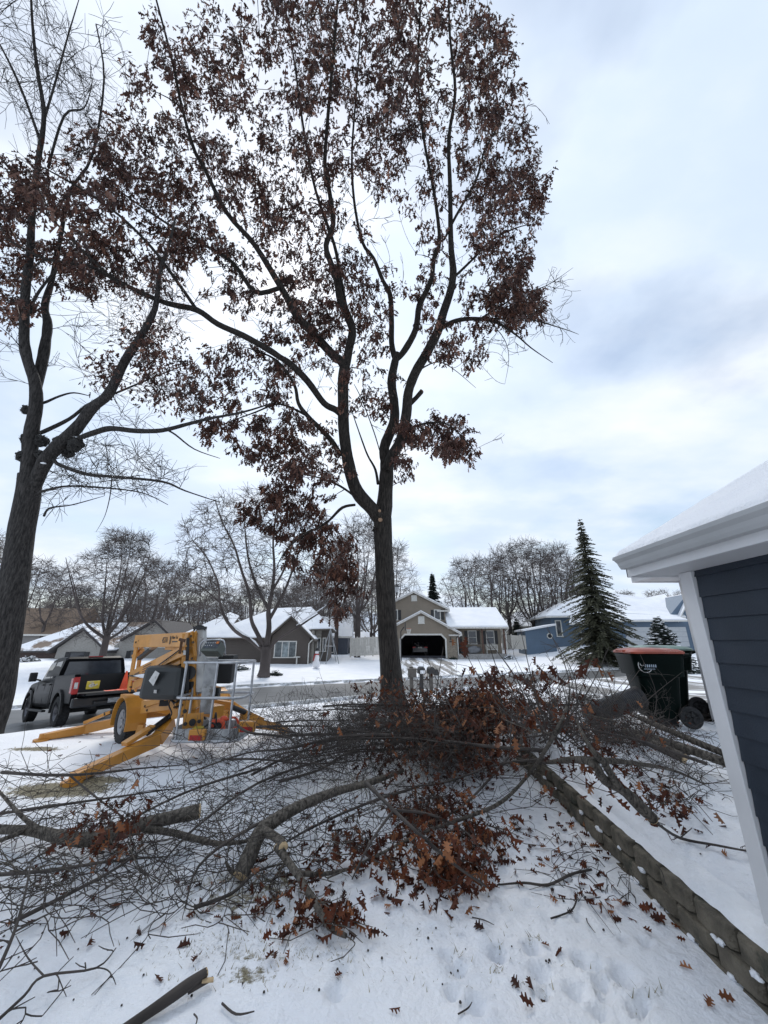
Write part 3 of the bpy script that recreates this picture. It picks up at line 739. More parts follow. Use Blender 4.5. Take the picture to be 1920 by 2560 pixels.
def build_brown_house():
    g = atT(.5787 * 1165, 1657, 32); k = .01927
    root = thing('brown_house', 'dark brown sided house with wide white framed front window and big snowy roof', 'house', (g.x, g.y, g.z), R(4))
    S = siding_mat('brown_siding', (.088, .072, .062), .13)
    w_ = MB()
    w_.prism([(0, 0, -.4), (3.2, 0, -.4), (3.2, 0, 2.1), (1.55, 0, 3.62), (0, 0, 2.1)], (0, 5, 0))
    w_.bb(-5.6, -.01, 1.6, 8, -.4, 1.95); w_.bb(3.21, 4.55, 3.2, 9, -.4, 2.7)
    w_.build('wall', S, root)
    pale = MB(); pale.bb(3.205, 3.3, 1.2, 3.19, -.3, 2.6); pale.bb(3.35, 3.9, 3.1, 3.199, -.3, 2.65); pale.build('entry_wall', mat('entry_tan', (.26, .24, .21), .7), root)
    rf = MB(); sn = MB()
    gable_roof_y(rf, sn, -.55, 1.55, 3.65, -.35, 3.5, 1.85, 3.78, th=.16)
    # big hipped roof behind
    def slab(pts, th=.1):
        rf.prism(pts, (0, 0, -.12)); sn.prism([(a, b, c + .004) for a, b, c in pts], (0, 0, th))
    A, B, C_, D = (-6.3, 1.1, 2.0), (-1.0, 4.8, 4.7), (2.6, 4.8, 4.85), (-.4, 1.1, 2.0)
    slab([A, D, (3.1, 2.2, 2.75), C_, B]); slab([A, B, (-6.3, 8.4, 2.0)]); slab([C_, (3.1, 2.2, 2.75), (4.95, 2.7, 2.82), (4.95, 9.5, 2.7)]); slab([B, C_, (4.95, 9.5, 2.7), (-6.3, 8.4, 2.0)])
    slab([(-9.2, 1.9, 1.75), (-4.5, 1.2, 1.95), (-4.2, 4.4, 3.95), (-5.2, 4.8, 4.3)])
    slab([(-9.2, 1.9, 1.75), (-5.2, 4.8, 4.3), (-5, 9.5, 3.4), (-9.2, 9.5, 1.75)])
    roof = rf.build('roof', mat('brown_roof_edge', (.10, .085, .07), .8), root); sn.build('roof_snow', M['snow'], roof)
    # dark timber under the right gable end
    gb = MB(); gb.prism([(3.3, 2.9, 2.71), (4.7, 2.9, 2.71), (2.7, 4.6, 4.6)], (0, .3, 0)); gb.build('gable_end', S, root)
    window(root, .35, 2.05, .45, 1.65, 0, mull=2, fr=.08, m_glass=M['curtain'])
    bl = MB()
    for a, b in ((.37, .87), (1.5, 2.03)):
        zz = .47
        while zz < 1.63: bl.bb(a, b, -.032, -.021, zz, zz + .02); zz += .045
    bl.build('blind', mat('dark_blind', (.05, .055, .06)), root)
    window(root, 3.62, 3.82, .85, 1.95, 3.1, fr=.07); window(root, 4.1, 4.3, .85, 1.95, 3.2, fr=.07)
    w2 = MB(); w2.bb(-9, -5.61, 2.6, 8, -.4, 1.8); w2.build('side_wing', S, root)
    downspout(root, 3.15, -.0, -.2, 1.85, .35)
    sl_ = MB(); sl_.bb(2.0, 2.5, -.5, -.1, .42, .5); sl_.bb(2.2, 2.3, -.35, -.25, -.2, .42); sl_.build('snowy_ledge', M['trim'], root)
    # stair-like little pieces round it
    b = Vector((atT(790, 1675, 29).x, atT(790, 1675, 29).y, 0)); b.z = hz(b.x, b.y)
    o = thing('snowman_figure', 'small white snowman decoration with black hat and red scarf on the far lawn', 'snowman', b)
    c = MB(); c.lathe([(.05, 0), (.25, .08), (.29, .28), (.22, .5), (.17, .58), (.21, .72), (.17, .9), (.1, .97), (.13, 1.05), (.14, 1.16), (.1, 1.26), (.03, 1.29)], 18); c.build('body', mat('snowman_white', (.8, .8, .82), .6, var=.03), o, smooth=True)
    c = MB(); c.cyl((0, 0, 1.25), (0, 0, 1.28), .18, 16); c.cyl((0, 0, 1.281), (0, 0, 1.45), .11, 16); c.build('hat', M['dark'], o)
    red = mat('red_scarf', (.35, .03, .03), .7)
    c = MB(); c.tube([(.14 * math.cos(a), .14 * math.sin(a), .99) for a in np.linspace(0, 6.28, 13)], .045, 6); c.beam((-.12, -.16, 1.0), (-.2, -.24, .55), .09, .04); c.build('scarf', red, o)
    # tall tripod frame
    b = Vector((atT(821, 1665, 33).x, atT(821, 1665, 33).y, 0)); b.z = hz(b.x, b.y)
    o = thing('swing_frame', 'thin metal A-frame swing stand between the brown and slate houses', 'swing frame', b)
    mt = mat('galvanised_tube', (.33, .34, .35), .5, .5)
    top = Vector((0, .4, 2.85))
    for x, y in ((-.8, -.3), (.95, -.3), (-.1, -.9), (.5, 1.5)):
        c = MB(); c.cyl((x, y, -.1), top, .035, 8); c.build('leg', mt, o)
    c = MB(); c.cyl((-.42, .03, 1.4), (.5, .03, 1.4), .025, 6); c.build('crossbar', mt, o)
build_brown_house()

def build_left_house():
    g = atT(.4339 * 275, 1690, 34); k = .01535
    root = thing('cream_brick_house', 'cream brick house with twin gables behind the pickup, roof half cleared of snow', 'house', (g.x, g.y, g.z), R(5))
    br = brick_mat('cream_brick', (.30, .285, .26), (.36, .345, .32), (.32, .31, .29), 4.); db = brick_mat('dark_brick', (.075, .05, .045), (.11, .075, .065), (.09, .07, .065), 4.)
    z0 = 0
    w_ = MB(); w_.prism([(0, 0, -.5), (4.4, 0, -.5), (4.4, 0, 2.3), (2.2, 0, 3.95), (.25, 0, 2.3)], (0, 6, 0))
    w_.prism([(4.41, 1.2, -.5), (9.6, 1.2, -.5), (9.6, 1.2, 3.2), (7.75, 1.2, 4.75), (5.0, 1.2, 3.0), (4.41, 1.2, 2.5)], (0, 8, 0)); w_.build('wall', br, root)
    d_ = MB(); d_.bb(-4.5, -.01, 1.4, 8, -.5, 2.1); d_.build('dark_brick_wing', db, root)
    rf = MB(); sn = MB()
    gable_roof_y(rf, sn, -.35, 2.2, 4.75, -.4, 4.5, 2.1, 4.12, th=.22)
    def slab(pts, sn_=True):
        rf.prism(pts, (0, 0, -.14)); 
        if sn_: sn.prism([(a, b, c + .004) for a, b, c in pts], (0, 0, .1))
    slab([(-4.9, 1.0, 2.05), (0.3, 1.0, 2.1), (2.2, 3.2, 3.4), (4.7, 1.0, 2.1), (7.6, 4.6, 4.75), (-1.0, 4.8, 4.6)])
    slab([(-4.9, 1.0, 2.05), (-1.0, 4.8, 4.6), (-4.9, 9, 2.05)])
    roof = rf.build('roof', mat('dark_roof_edge', (.06, .055, .055), .8), root); sn.build('roof_snow', shingle_mat('patchy_snow_roof', (.20, .15, .115), .38, .35), roof)
    gr = MB(); gr.prism([(9.95, .8, 3.1), (9.95, .8, 2.9), (7.75, .8, 4.72), (5.0, .8, 2.9), (5.0, .8, 3.1), (7.75, .8, 4.95)], (0, 8.5, 0)); gr.build('gable_roof', mat('dark_verge', (.05, .045, .045), .8), root)
    window(root, 1.45, 2.65, .9, 1.95, 0, fr=.07, tm=M['dark'], shutters=.35); window(root, 6.0, 6.8, .2, 2.0, 1.2, fr=.08, tm=M['dark'], shutters=.3)
    # railing and snowy shrub at the right end
    rl = MB(); 
    for q in range(16): rl.bb(6.2 + q * .16, 6.23 + q * .16, -.7, -.67, -.3, .75)
    rl.bb(6.2, 8.63, -.72, -.65, .751, .8); rl.build('railing', M['dark'], root)
build_left_house()
def small_house(name, label, u0, u1, vb, t, ze, zr_, wall_m, roof_m, rz=0., depth=8, hip=.0, wins=()):
    a = atT(u0, vb, t); b = atT(u1, vb, t); wd = (b.x - a.x)
    root = thing(name, label, 'house', (a.x, a.y, a.z), rz)
    w_ = MB(); w_.bb(0, wd, 0, depth, -1, ze); w_.build('wall', wall_m, root)
    rf = MB(); o = .5
    F = [(-o, -o, ze), (wd + o, -o, ze), (wd + o, depth + o, ze), (-o, depth + o, ze)]; r0 = (-o + hip, depth / 2, zr_); r1 = (wd + o - hip, depth / 2, zr_)
    vs = F + [r0, r1]; vs2 = [(x, y, z - .2) for x, y, z in F]
    rf.add(vs + vs2, [(0, 1, 5, 4), (1, 2, 5), (2, 3, 4, 5), (3, 0, 4), (0, 6, 7, 1), (1, 7, 8, 2), (2, 8, 9, 3), (3, 9, 6, 0), (6, 9, 8, 7)])
    rf.build('roof', roof_m, root)
    ed = MB(); ed.bb(-o - .02, wd + o + .02, -o - .03, -o - .004, ze - .2, ze + .0); ed.build('fascia', M['trim'], root)
    for x0, x1, z0, z1 in wins: window(root, x0, x1, z0, z1, 0, fr=.1)
    return root
small_house('slate_house', 'slate blue house with snowy roof behind the swing frame', 792, 868, 1650, 46, 2.7, 5.3, siding_mat('slate_siding', (.075, .085, .11)), M['snow'], R(3), 8, .0, [(1.2, 1.9, .9, 2.1)])
small_house('grey_garage', 'small pale grey outbuilding half hidden behind the slate house', 850, 915, 1648, 52, 1.9, 3.6, siding_mat('pale_grey_siding', (.30, .32, .36)), M['snow'], R(3), 7, .0, [(.8, 1.9, .7, 1.5)])
small_house('brown_roofed_house', 'house with bare tan shingle roof at the left edge behind the cream house', -60, 130, 1640, 48, 2.6, 6.2, siding_mat('grey_siding', (.25, .24, .23)), shingle_mat('tan_shingles', (.17, .12, .085), .66, .5), R(4), 9, .0, [])
small_house('beige_bungalow', 'low beige house with hipped snowy roof seen between the tan and blue houses', 1292, 1380, 1618, 62, 3.3, 5.9, siding_mat('beige_siding', (.20, .185, .15)), shingle_mat('light_snow_roof', (.2, .19, .18), .3, 1.2), R(0), 9, 2.5, [(.6, 1.3, 1.2, 2.6), (3.6, 4.4, 1.4, 2.8)])
small_house('gabled_cottage', 'small snowy roofed cottage seen between the lift boom and the cream house', 372, 440, 1690, 36, 2.7, 3.6, siding_mat('cottage_siding', (.28, .28, .30)), M['snow'], R(5), 6, .0, [(.5, 1.0, .6, 2.0), (1.5, 2.2, .6, 2.0)])

def build_blue_house():
    g = atT(1386, 1616, 46); k = .0179
    root = thing('blue_house', 'blue sided house with white garage doors and broad snowy roofs behind the tall spruce', 'house', (g.x, g.y, g.z), R(-6))
    S = siding_mat('blue_siding', (.10, .15, .215), .16)
    w_ = MB(); w_.bb(0, 6.0, 0, 9, -1, 3.5); w_.bb(6.01, 15, -1.5, 9, -1, 2.9)
    w_.prism([(12.6, -1.0, 2.91), (16.6, -1.0, 2.91), (15.6, -1.0, 5.9)], (0, 7, 0)); w_.bb(15.01, 17, -1., 9, -1, 3.0)
    w_.build('wall', S, root)
    rf = MB(); sn = MB()
    def slab(pts, th=.12):
        rf.prism(pts, (0, 0, -.16)); sn.prism([(a, b, c + .004) for a, b, c in pts], (0, 0, th))
    slab([(-.7, -.6, 3.45), (8.0, -.6, 3.5), (9.0, 4.5, 6.7), (4.8, 4.5, 6.3)]); slab([(-.7, -.6, 3.45), (4.8, 4.5, 6.3), (-.7, 9.6, 3.45)])
    slab([(8.0, -.6, 3.7), (14.6, -1.4, 3.2), (16.2, 4.5, 6.4), (13.8, 4.5, 5.9), (9.0, 4.5, 6.7)])
    slab([(1.4, -2.0, 2.55), (6.4, -2.0, 2.6), (6.4, -.7, 3.4), (2.2, -.7, 3.4)])
    slab([(6.0, -2.2, 2.85), (14.2, -2.2, 2.85), (12.2, .8, 4.3), (7.8, .8, 4.3)])
    slab([(13.6, -1.6, 2.8), (15.7, -1.6, 5.85), (15.9, 5., 5.9), (13.6, 5., 2.8)]); slab([(15.7, -1.6, 5.85), (17.8, -1.6, 2.9), (17.8, 5., 2.9), (15.9, 5., 5.9)])
    slab([(4.8, 4.5, 6.3), (9, 4.5, 6.7), (13.8, 4.5, 5.9), (16, 9.6, 3.4), (-.7, 9.6, 3.45)])
    roof = rf.build('roof', M['trim'], root); sn.build('roof_snow', M['snow'], roof)
    window(root, .55, 1.05, 1.2, 2.9, 0, fr=.12); window(root, 3.3, 3.8, .4, 1.5, 0, fr=.1)
    for a in (7.6, 11.2):
        gd = MB()
        for r_ in range(4): gd.bb(a, a + 3.0, -1.56, -1.505, .02 + r_ * .53, .53 + r_ * .53)
        gd.build('garage_door', mat('white_garage_door', (.46, .48, .50), .5, var=.03), root)
    downspout(root, 14.8, -1.6, 0, 2.8, .5)
    br = MB(); br.bb(15.4, 19, -2.2, -1.01, -1, 2.6); br.build('brick_corner', brick_mat('tan_brick', (.22, .15, .11), (.28, .2, .15), (.25, .2, .17), 4.), root)
    # attached garden shed with the eight-sided window
    a = atT(1317, 1620, 42); b = Vector((a.x, a.y, a.z))
    o = thing('garden_shed', 'low blue shed with white octagonal window left of the blue house', 'shed', b, R(-4))
    c = MB(); c.prism([(0, 0, -.8), (3.2, 0, -.8), (3.2, 0, 2.3), (0, 0, 1.75)], (0, 3.5, 0)); c.build('wall', S, o)
    c = MB(); c.prism([(-.25, -.3, 1.74), (3.35, -.3, 2.35), (3.35, -.3, 2.55), (-.25, -.3, 1.92)], (0, 4, 0)); c.build('roof', M['snow'], o)
    for rr, zz, mm, nm in ((.32, -.05, M['trim'], 'window'), (.22, -.06, M['glass'], 'pane')):
        c = MB(); c.prism([(2.6 + rr * math.cos(R(22.5 + 45 * q)), zz, 1.25 + rr * math.sin(R(22.5 + 45 * q))) for q in range(8)], (0, .045, 0)); c.build(nm, mm, o)
build_blue_house()
# vinyl fences
def vinyl_fence(name, label, pts, h=1.8):
    a0 = pts[0]; z0 = hz(a0[0], a0[1])
    root = thing(name, label, 'fence', (a0[0], a0[1], z0))
    vm = mat('cream_vinyl', (.50, .475, .43), .55, var=.05)
    for i in range(len(pts) - 1):
        a, b = pts[i], pts[i + 1]; za = a[2] - z0; zb = b[2] - z0
        A = Vector((a[0] - a0[0], a[1] - a0[1], za)); B = Vector((b[0] - a0[0], b[1] - a0[1], zb))
        p = MB(); n = max(2, int((B - A).length / .18))
        for q in range(n):
            s = A.lerp(B, (q + .04) / n); e = A.lerp(B, (q + .96) / n); p.beam(s + Vector((0, 0, h / 2)), e + Vector((0, 0, h / 2)), .04, h - .1)
        for zz in (.1, h - .05): p.beam(A + Vector((0, -.0, zz)), B + Vector((0, 0, zz)), .07, .12)
        p.build('fence_panel', vm, root)
        q = MB(); q.box(A + Vector((0, 0, h / 2)), (.13, .13, h + .1)); q.box(A + Vector((0, 0, h + .08)), (.16, .16, .06), tp=.3); q.build('fence_post', vm, root)
def fp(u, v, t): p = atT(u, v, t); return (p.x, p.y, p.z)
vinyl_fence('vinyl_fence', 'cream vinyl privacy fence running right from the porch of the tan house', [fp(1258, 1622, 43), fp(1281, 1623, 42), fp(1304, 1624, 42), fp(1330, 1624, 42)], 1.45)
vinyl_fence('vinyl_fence', 'cream vinyl privacy fence left of the main oak trunk', [fp(876, 1642, 38), fp(892, 1641, 38), fp(912, 1640, 38), fp(932, 1639, 38), fp(952, 1638, 38)], 1.75)
# ---------------------------------------------------------------- leaves
OUT_NEAR = [(0, .015), (.12, .03), (.20, .13), (.24, .27), (.32, .26), (.36, .12), (.44, .14), (.52, .40), (.60, .38), (.62, .16), (.70, .15), (.79, .30), (.84, .26), (.86, .11), (1, .0)]
OUT_FAR = [(0, .02), (.22, .26), (.36, .09), (.55, .40), (.66, .12), (.85, .2), (1, 0)]
def leaf_mesh(name, m, spots, parent=None, off=(0, 0, 0), outline=OUT_FAR, curl=.25, seed=1):
    """spots: (x, y, z, ax, ay, az, size): each leaf hangs along (ax, ay, az); two lobed halves folded on the midrib"""
    if not len(spots): return None
    rg = np.random.default_rng(seed)
    S = np.array(spots, float); n = len(S); p = S[:, :3] - np.array(off); a = S[:, 3:6]; a /= np.linalg.norm(a, axis=1)[:, None] + 1e-9; sz = S[:, 6]
    r = rg.normal(size=(n, 3)); side = np.cross(a, r); side /= np.linalg.norm(side, axis=1)[:, None] + 1e-9
    nr = np.cross(side, a)
    fold = rg.uniform(.3, 1.4, n) * np.where(rg.random(n) < .5, 1, -1); bend = rg.uniform(-curl, curl, n) * 1.4
    ol = np.array(outline); k = len(ol)
    # midrib shares first and last outline points: left half k points, right half k-2 points, midrib bend point none
    V = []
    for s_ in (1, -1):
        pts = ol if s_ == 1 else ol[1:-1]
        for x, w_ in pts:
            ww = w_ * (1.1 if s_ == 1 else .95)
            V.append(p + a * (x * sz)[:, None] + side * (s_ * ww * np.cos(fold) * sz)[:, None] + nr * ((ww * np.sin(fold) + bend * x * x) * sz)[:, None])
    V = np.stack(V, 1); nv = V.shape[1]
    left = list(range(k)); right = [0] + list(range(k, k + k - 2)) + [k - 1]
    base = (np.arange(n) * nv)[:, None]
    F = np.empty((n * 2, k), int); F[0::2] = base + np.array(left); F[1::2] = base + np.array(right[::-1])
    me = bpy.data.meshes.new(name)
    me.vertices.add(n * nv); me.vertices.foreach_set('co', V.reshape(-1))
    me.loops.add(F.size); me.loops.foreach_set('vertex_index', F.reshape(-1))
    me.polygons.add(n * 2); me.polygons.foreach_set('loop_start', np.arange(n * 2) * k); me.polygons.foreach_set('loop_total', np.full(n * 2, k))
    me.materials.append(m); me.update(calc_edges=True)
    o = bpy.data.objects.new(name, me); COL.objects.link(o)
    if parent is not None: o.parent = parent
    return o
# ---------------------------------------------------------------- branch filling
class Wood:
    """a skeleton that new twigs are grown from, nearest node first"""
    def __init__(s, seed=1): s.mb = MB(); s.P = []; s.Rr = []; s.T = {}; s.rng = random.Random(seed); s.leaves = []
    def limb(s, pts, rads, n=10, sub=4, node=True, knob=.0):
        a, b = crom(pts, rads, sub)
        if knob: b = [r * (1 + knob * noise.noise(p * 3)) for p, r in zip(a, b)]
        s.mb.tube(a, b, n)
        if node:
            for i, (p, r) in enumerate(zip(a, b)): s.T[len(s.P)] = (a[min(i + 1, len(a) - 1)] - a[max(i - 1, 0)]).normalized(); s.P.append(p); s.Rr.append(r)
        return a
    def fill(s, att, rmin=.004, rk=.009, sub=2, sublen=.45, seg=4, jit=.12, nl=0, lsize=.14, lspread=.16, hang=.8, floor=None, zpen=.5, n=3, rroot=.006, subr=1., maxlen=99, acute=.3):
        """att: list of (Vector, leaves?)"""
        rng = s.rng
        P = np.array([tuple(p) for p in s.P]); cap = len(P) + len(att) * (seg + 1) + 10
        A = np.zeros((cap, 3)); A[:len(P)] = P; RA = np.zeros(cap); RA[:len(P)] = s.Rr; cnt = len(P); TA = np.zeros((cap, 3))
        for i_, t_ in s.T.items(): TA[i_] = t_
        order = []
        for a, lf in att:
            d = np.linalg.norm(P - np.array(a), axis=1).min(); order.append((d, a, lf))
        order.sort(key=lambda q: q[0])
        for _, a, lf in order:
            av = np.array(a); DV = av - A[:cnt]; D = np.linalg.norm(DV, axis=1); co = (DV * TA[:cnt]).sum(1) / (D + 1e-6)
            cost = D * (1 + acute * (1 - co)) + zpen * np.maximum(0, A[:cnt, 2] - a[2])
            i = int(cost.argmin()); p0 = Vector(A[i]); L_ = (a - p0).length; tg = Vector(TA[i])
            if L_ < .04 or L_ > maxlen: continue
            r0 = min(RA[i] * .75, rroot + rk * L_); r0 = max(r0, rmin)
            j = Vector((rng.gauss(0, 1), rng.gauss(0, 1), rng.gauss(0, 1))) * jit * L_
            cpt = p0.lerp(a, .4) + j; cpt = cpt.lerp(p0 + tg * L_ * .45, .45) if tg.length > .1 else cpt
            pts = []; rr = []
            for k in range(seg + 1):
                t = k / seg; q = p0 * (1 - t) ** 2 + cpt * (2 * t * (1 - t)) + a * t * t + Vector((rng.gauss(0, 1), rng.gauss(0, 1), rng.gauss(0, .7))) * (jit * .22 * L_ / seg * (1 if 0 < k else 0))
                if floor is not None: q.z = max(q.z, floor(q.x, q.y) + .015)
                pts.append(q); rr.append(r0 + (rmin - r0) * t)
            s.mb.tube(pts, rr, n if r0 < .02 else n + 2, cap=False)
            for k in range(1, seg + 1): A[cnt] = pts[k]; RA[cnt] = rr[k]; TA[cnt] = (pts[k] - pts[k - 1]).normalized(); cnt += 1
            tips = [(pts[-1], (pts[-1] - pts[-2]).normalized())]
            for q in range(sub):
                k = rng.randint(max(1, seg - 2), seg); b = pts[k]; dr = (pts[k] - pts[k - 1]).normalized()
                d2 = (dr + Vector((rng.gauss(0, .7), rng.gauss(0, .7), rng.gauss(0, .55)))).normalized()
                l2 = sublen * rng.uniform(.5, 1.2); m_ = b + d2 * l2 * .5 + Vector((rng.gauss(0, .05), rng.gauss(0, .05), rng.gauss(0, .05))) * l2; e = b + d2 * l2
                if floor is not None: m_.z = max(m_.z, floor(m_.x, m_.y) + .012); e.z = max(e.z, floor(e.x, e.y) + .01)
                s.mb.tube([b, m_, e], [rr[k] * .8 * subr, rmin * .9, rmin * .6], 3, cap=False); tips.append((e, d2))
                if lf: tips.append((m_, d2))
            if lf and nl:
                for b, dr in tips:
                    for q in range(max(1, int(nl / len(tips) * lf + rng.random()))):
                        o = Vector((rng.gauss(0, 1), rng.gauss(0, 1), rng.gauss(0, .8))) * lspread
                        ax = Vector((rng.gauss(0, .5), rng.gauss(0, .5), -hang)) + dr * .35
                        x = b + o
                        if floor is not None: x.z = max(x.z, floor(x.x, x.y) + .06 * rng.random() + .01)
                        if floor is not None and x.z < floor(x.x, x.y) + .09: ax.z = -.08
                        s.leaves.append((x.x, x.y, x.z, ax.x, ax.y, ax.z, lsize * rng.uniform(.65, 1.2)))
        s.P = [Vector(q) for q in A[:cnt]]; s.Rr = list(RA[:cnt]); s.T = {i: Vector(TA[i]) for i in range(cnt)}
P_ = 1 / .864
def vw(u, v): return u * P_, v * P_        # traced on the 1659-wide view

# ---------------------------------------------------------------- the oak
def build_oak():
    base = atY(985, 1776, 12.45); base.z = hz(base.x, base.y)
    root = thing('oak_tree', 'tall forked oak still holding brown leaves, standing behind the brush pile in the centre', 'tree', base)
    W = Wood(3)
    def YO(v):
        ks = [(-400, 4.3), (-200, 5.2), (0, 6.5), (200, 8.0), (400, 9.5), (600, 10.7), (800, 11.6), (1000, 12.2), (1300, 12.4), (2000, 12.45)]
        for (a, ya), (b, yb) in zip(ks, ks[1:]):
            if v <= b: return ya + (yb - ya) * (v - a) / (b - a)
        return 12.45
    def T(pts, off0=0., off1=0.):
        n = len(pts); return [atY(u, v, YO(v) + off0 + (off1 - off0) * i / (n - 1)) for i, (u, v) in enumerate(pts)]
    # trunk
    tp = T([(985, 1800), (984, 1770), (981, 1730), (976, 1660), (969, 1580), (965, 1500), (961, 1420), (957, 1340), (957, 1295)])
    tr = MB(); a, b = crom(tp, [.50, .40, .345, .315, .30, .295, .295, .31, .30], 6)
    vs = []; fs = []; n = 40
    for i, (p, r) in enumerate(zip(a, b)):
        for j in range(n):
            q = 2 * math.pi * j / n
            rid = 1 + .035 * noise.noise(Vector((math.cos(q) * 9, math.sin(q) * 9, p.z * 1.2))) + .05 * noise.noise(Vector((math.cos(q) * 2, math.sin(q) * 2, p.z * .7)))
            fl = max(0, (.5 - (p.z - base.z)) / .5); rid += fl * .22 * max(0, math.sin(q * 4 + 1))
            vs.append((p.x + math.cos(q) * r * rid, p.y + math.sin(q) * r * rid, p.z))
    for i in range(len(a) - 1):
        for j in range(n): j2 = (j + 1) % n; fs.append((i * n + j, i * n + j2, (i + 1) * n + j2, (i + 1) * n + j))
    tr.add(vs, fs)
    for pt, r in zip(a, b): W.P.append(pt); W.Rr.append(.02)
    tr.build('trunk', M['oak'], root, base, smooth=True)
    limbs = [
     ([(966, 1312), (944, 1290), (930, 1272), (892, 1228), (872, 1163), (860, 1081), (858, 1012), (858, 948), (863, 911)], [.20, .235, .23, .215, .205, .20, .20, .195, .18], 0, -.6, 14),
     ([(953, 1330), (961, 1265), (966, 1191), (968, 1140)], [.30, .27, .25, .23], 0, .2, 14),
     ([(864, 925), (850, 900), (837, 893), (787, 838), (741, 788), (712, 735), (637, 613), (567, 532), (509, 417), (486, 376), (455, 270), (430, 150), (380, -40)], [.14, .16, .16, .15, .14, .12, .085, .075, .062, .055, .045, .035, .02], -.6, -1.2, 9),
     ([(700, 720), (637, 729), (579, 654), (503, 608), (420, 560), (330, 500), (250, 440)], [.08, .085, .07, .055, .045, .035, .02], -1., .8, 7),
     ([(863, 925), (872, 875), (881, 829), (870, 792), (851, 751), (842, 701), (828, 660), (815, 614), (833, 560), (822, 470), (812, 405), (825, 230), (840, 60), (850, -120)], [.15, .155, .15, .145, .135, .125, .11, .10, .09, .08, .07, .055, .04, .02], -.6, -.4, 9),
     ([(870, 800), (850, 690), (835, 610), (790, 480), (760, 330), (735, 150), (700, -60)], [.08, .07, .065, .055, .045, .035, .02], -.5, .8, 7),
     ([(862, 1045), (840, 1025), (810, 1008), (769, 953), (727, 911), (700, 893), (671, 874), (608, 839), (544, 810), (492, 775), (417, 758), (347, 729), (278, 694), (220, 665), (116, 648), (20, 600)], [.10, .115, .115, .11, .105, .10, .10, .095, .09, .085, .075, .065, .055, .045, .035, .02], -.4, -3.2, 8),
     ([(492, 775), (440, 700), (380, 620), (300, 540), (200, 470), (110, 420)], [.06, .055, .045, .035, .03, .015], -2.0, -2.6, 6),
     ([(278, 694), (200, 620), (120, 540), (30, 480)], [.045, .035, .028, .015], -2.9, -3.4, 6),
     ([(853, 1140), (835, 1110), (810, 1081), (769, 1040), (746, 1008), (735, 960), (690, 900), (620, 870)], [.075, .085, .085, .075, .065, .055, .04, .02], -.2, -1.3, 7),
     ([(769, 1040), (700, 1010), (640, 1030), (560, 1060)], [.05, .04, .03, .015], -.5, -1.2, 6),
     ([(888, 1262), (856, 1269), (824, 1300), (795, 1320), (769, 1330), (718, 1372), (690, 1420)], [.045, .05, .045, .035, .03, .02, .01], 0, -1.0, 6),
     ([(892, 1245), (850, 1215), (800, 1195), (730, 1180), (680, 1170)], [.04, .04, .03, .02, .01], 0, .9, 6),
     ([(966, 1160), (961, 1118), (984, 1058), (986, 1012), (979, 957), (986, 911), (993, 884)], [.19, .19, .18, .17, .165, .155, .13], .1, .5, 12),
     ([(988, 900), (979, 857), (979, 802), (975, 737), (957, 701), (934, 646), (906, 605), (885, 500), (880, 380), (890, 240), (900, 100), (915, -60)], [.11, .11, .105, .10, .085, .075, .065, .055, .045, .04, .03, .015], .5, 1.6, 8),
     ([(990, 900), (1012, 875), (1039, 824), (1048, 765), (1066, 728), (1080, 692), (1085, 646), (1099, 600), (1085, 480), (1060, 350), (1045, 200), (1050, 40), (1060, -90)], [.11, .125, .12, .115, .105, .09, .085, .075, .06, .05, .04, .03, .015], .5, -.6, 8),
     ([(966, 1175), (979, 1141), (1002, 1100), (1016, 1035), (1021, 980), (1039, 930), (1066, 884), (1094, 829), (1108, 783), (1126, 728), (1133, 682), (1130, 646), (1127, 600), (1125, 463), (1122, 347), (1138, 231), (1125, 93), (1120, -60)], [.16, .19, .185, .175, .17, .175, .17, .165, .15, .14, .13, .115, .095, .075, .06, .05, .035, .02], -.1, -.8, 12),
     ([(1110, 600), (1140, 540), (1190, 450), (1210, 380), (1250, 300), (1270, 180)], [.04, .045, .04, .03, .02, .012], -.6, -1.2, 6),
     ([(1100, 825), (1112, 815), (1140, 802), (1186, 797), (1241, 806), (1291, 838), (1328, 870), (1382, 907)], [.075, .085, .08, .07, .05, .03, .02, .008], -.3, -1.4, 7),
     ([(1186, 797), (1240, 797), (1290, 795), (1341, 802), (1415, 824), (1447, 836)], [.05, .045, .035, .025, .014, .006], -.6, -1.6, 5),
     ([(1200, 797), (1260, 760), (1295, 737), (1364, 715), (1433, 669)], [.04, .035, .025, .015, .005], -.6, -.4, 5),
     ([(1225, 803), (1262, 850), (1272, 900), (1262, 960)], [.02, .014, .010, .004], -.6, -.9, 5),
     ([(1128, 700), (1180, 650), (1230, 600), (1290, 570), (1330, 560)], [.06, .05, .04, .025, .012], -.2, .8, 6),
     ([(1014, 1085), (1048, 1062), (1112, 1058), (1158, 1095), (1204, 1150)], [.045, .04, .03, .018, .006], 0, -1.2, 6),
     ([(1040, 930), (1090, 905), (1130, 920), (1190, 970)], [.03, .026, .016, .006], 0, .6, 5),
     ([(945, 1210), (938, 1173), (920, 1140), (906, 1104), (874, 1012)], [.05, .045, .035, .03, .012], 0, .8, 6),
     ([(885, 960), (905, 1000), (935, 1080), (950, 1130)], [.01, .02, .022, .02], 0, .3, 5)]
    for pts, rr, o0, o1, n in limbs: W.limb(T(pts, o0, o1), rr, n, 4, knob=.1)
    # sawn stub and fresh wounds
    st = T([(1022, 1012), (1040, 995), (1053, 980)]); W.mb.tube(st, [.10, .085, .09], 10)
    rng = random.Random(11)
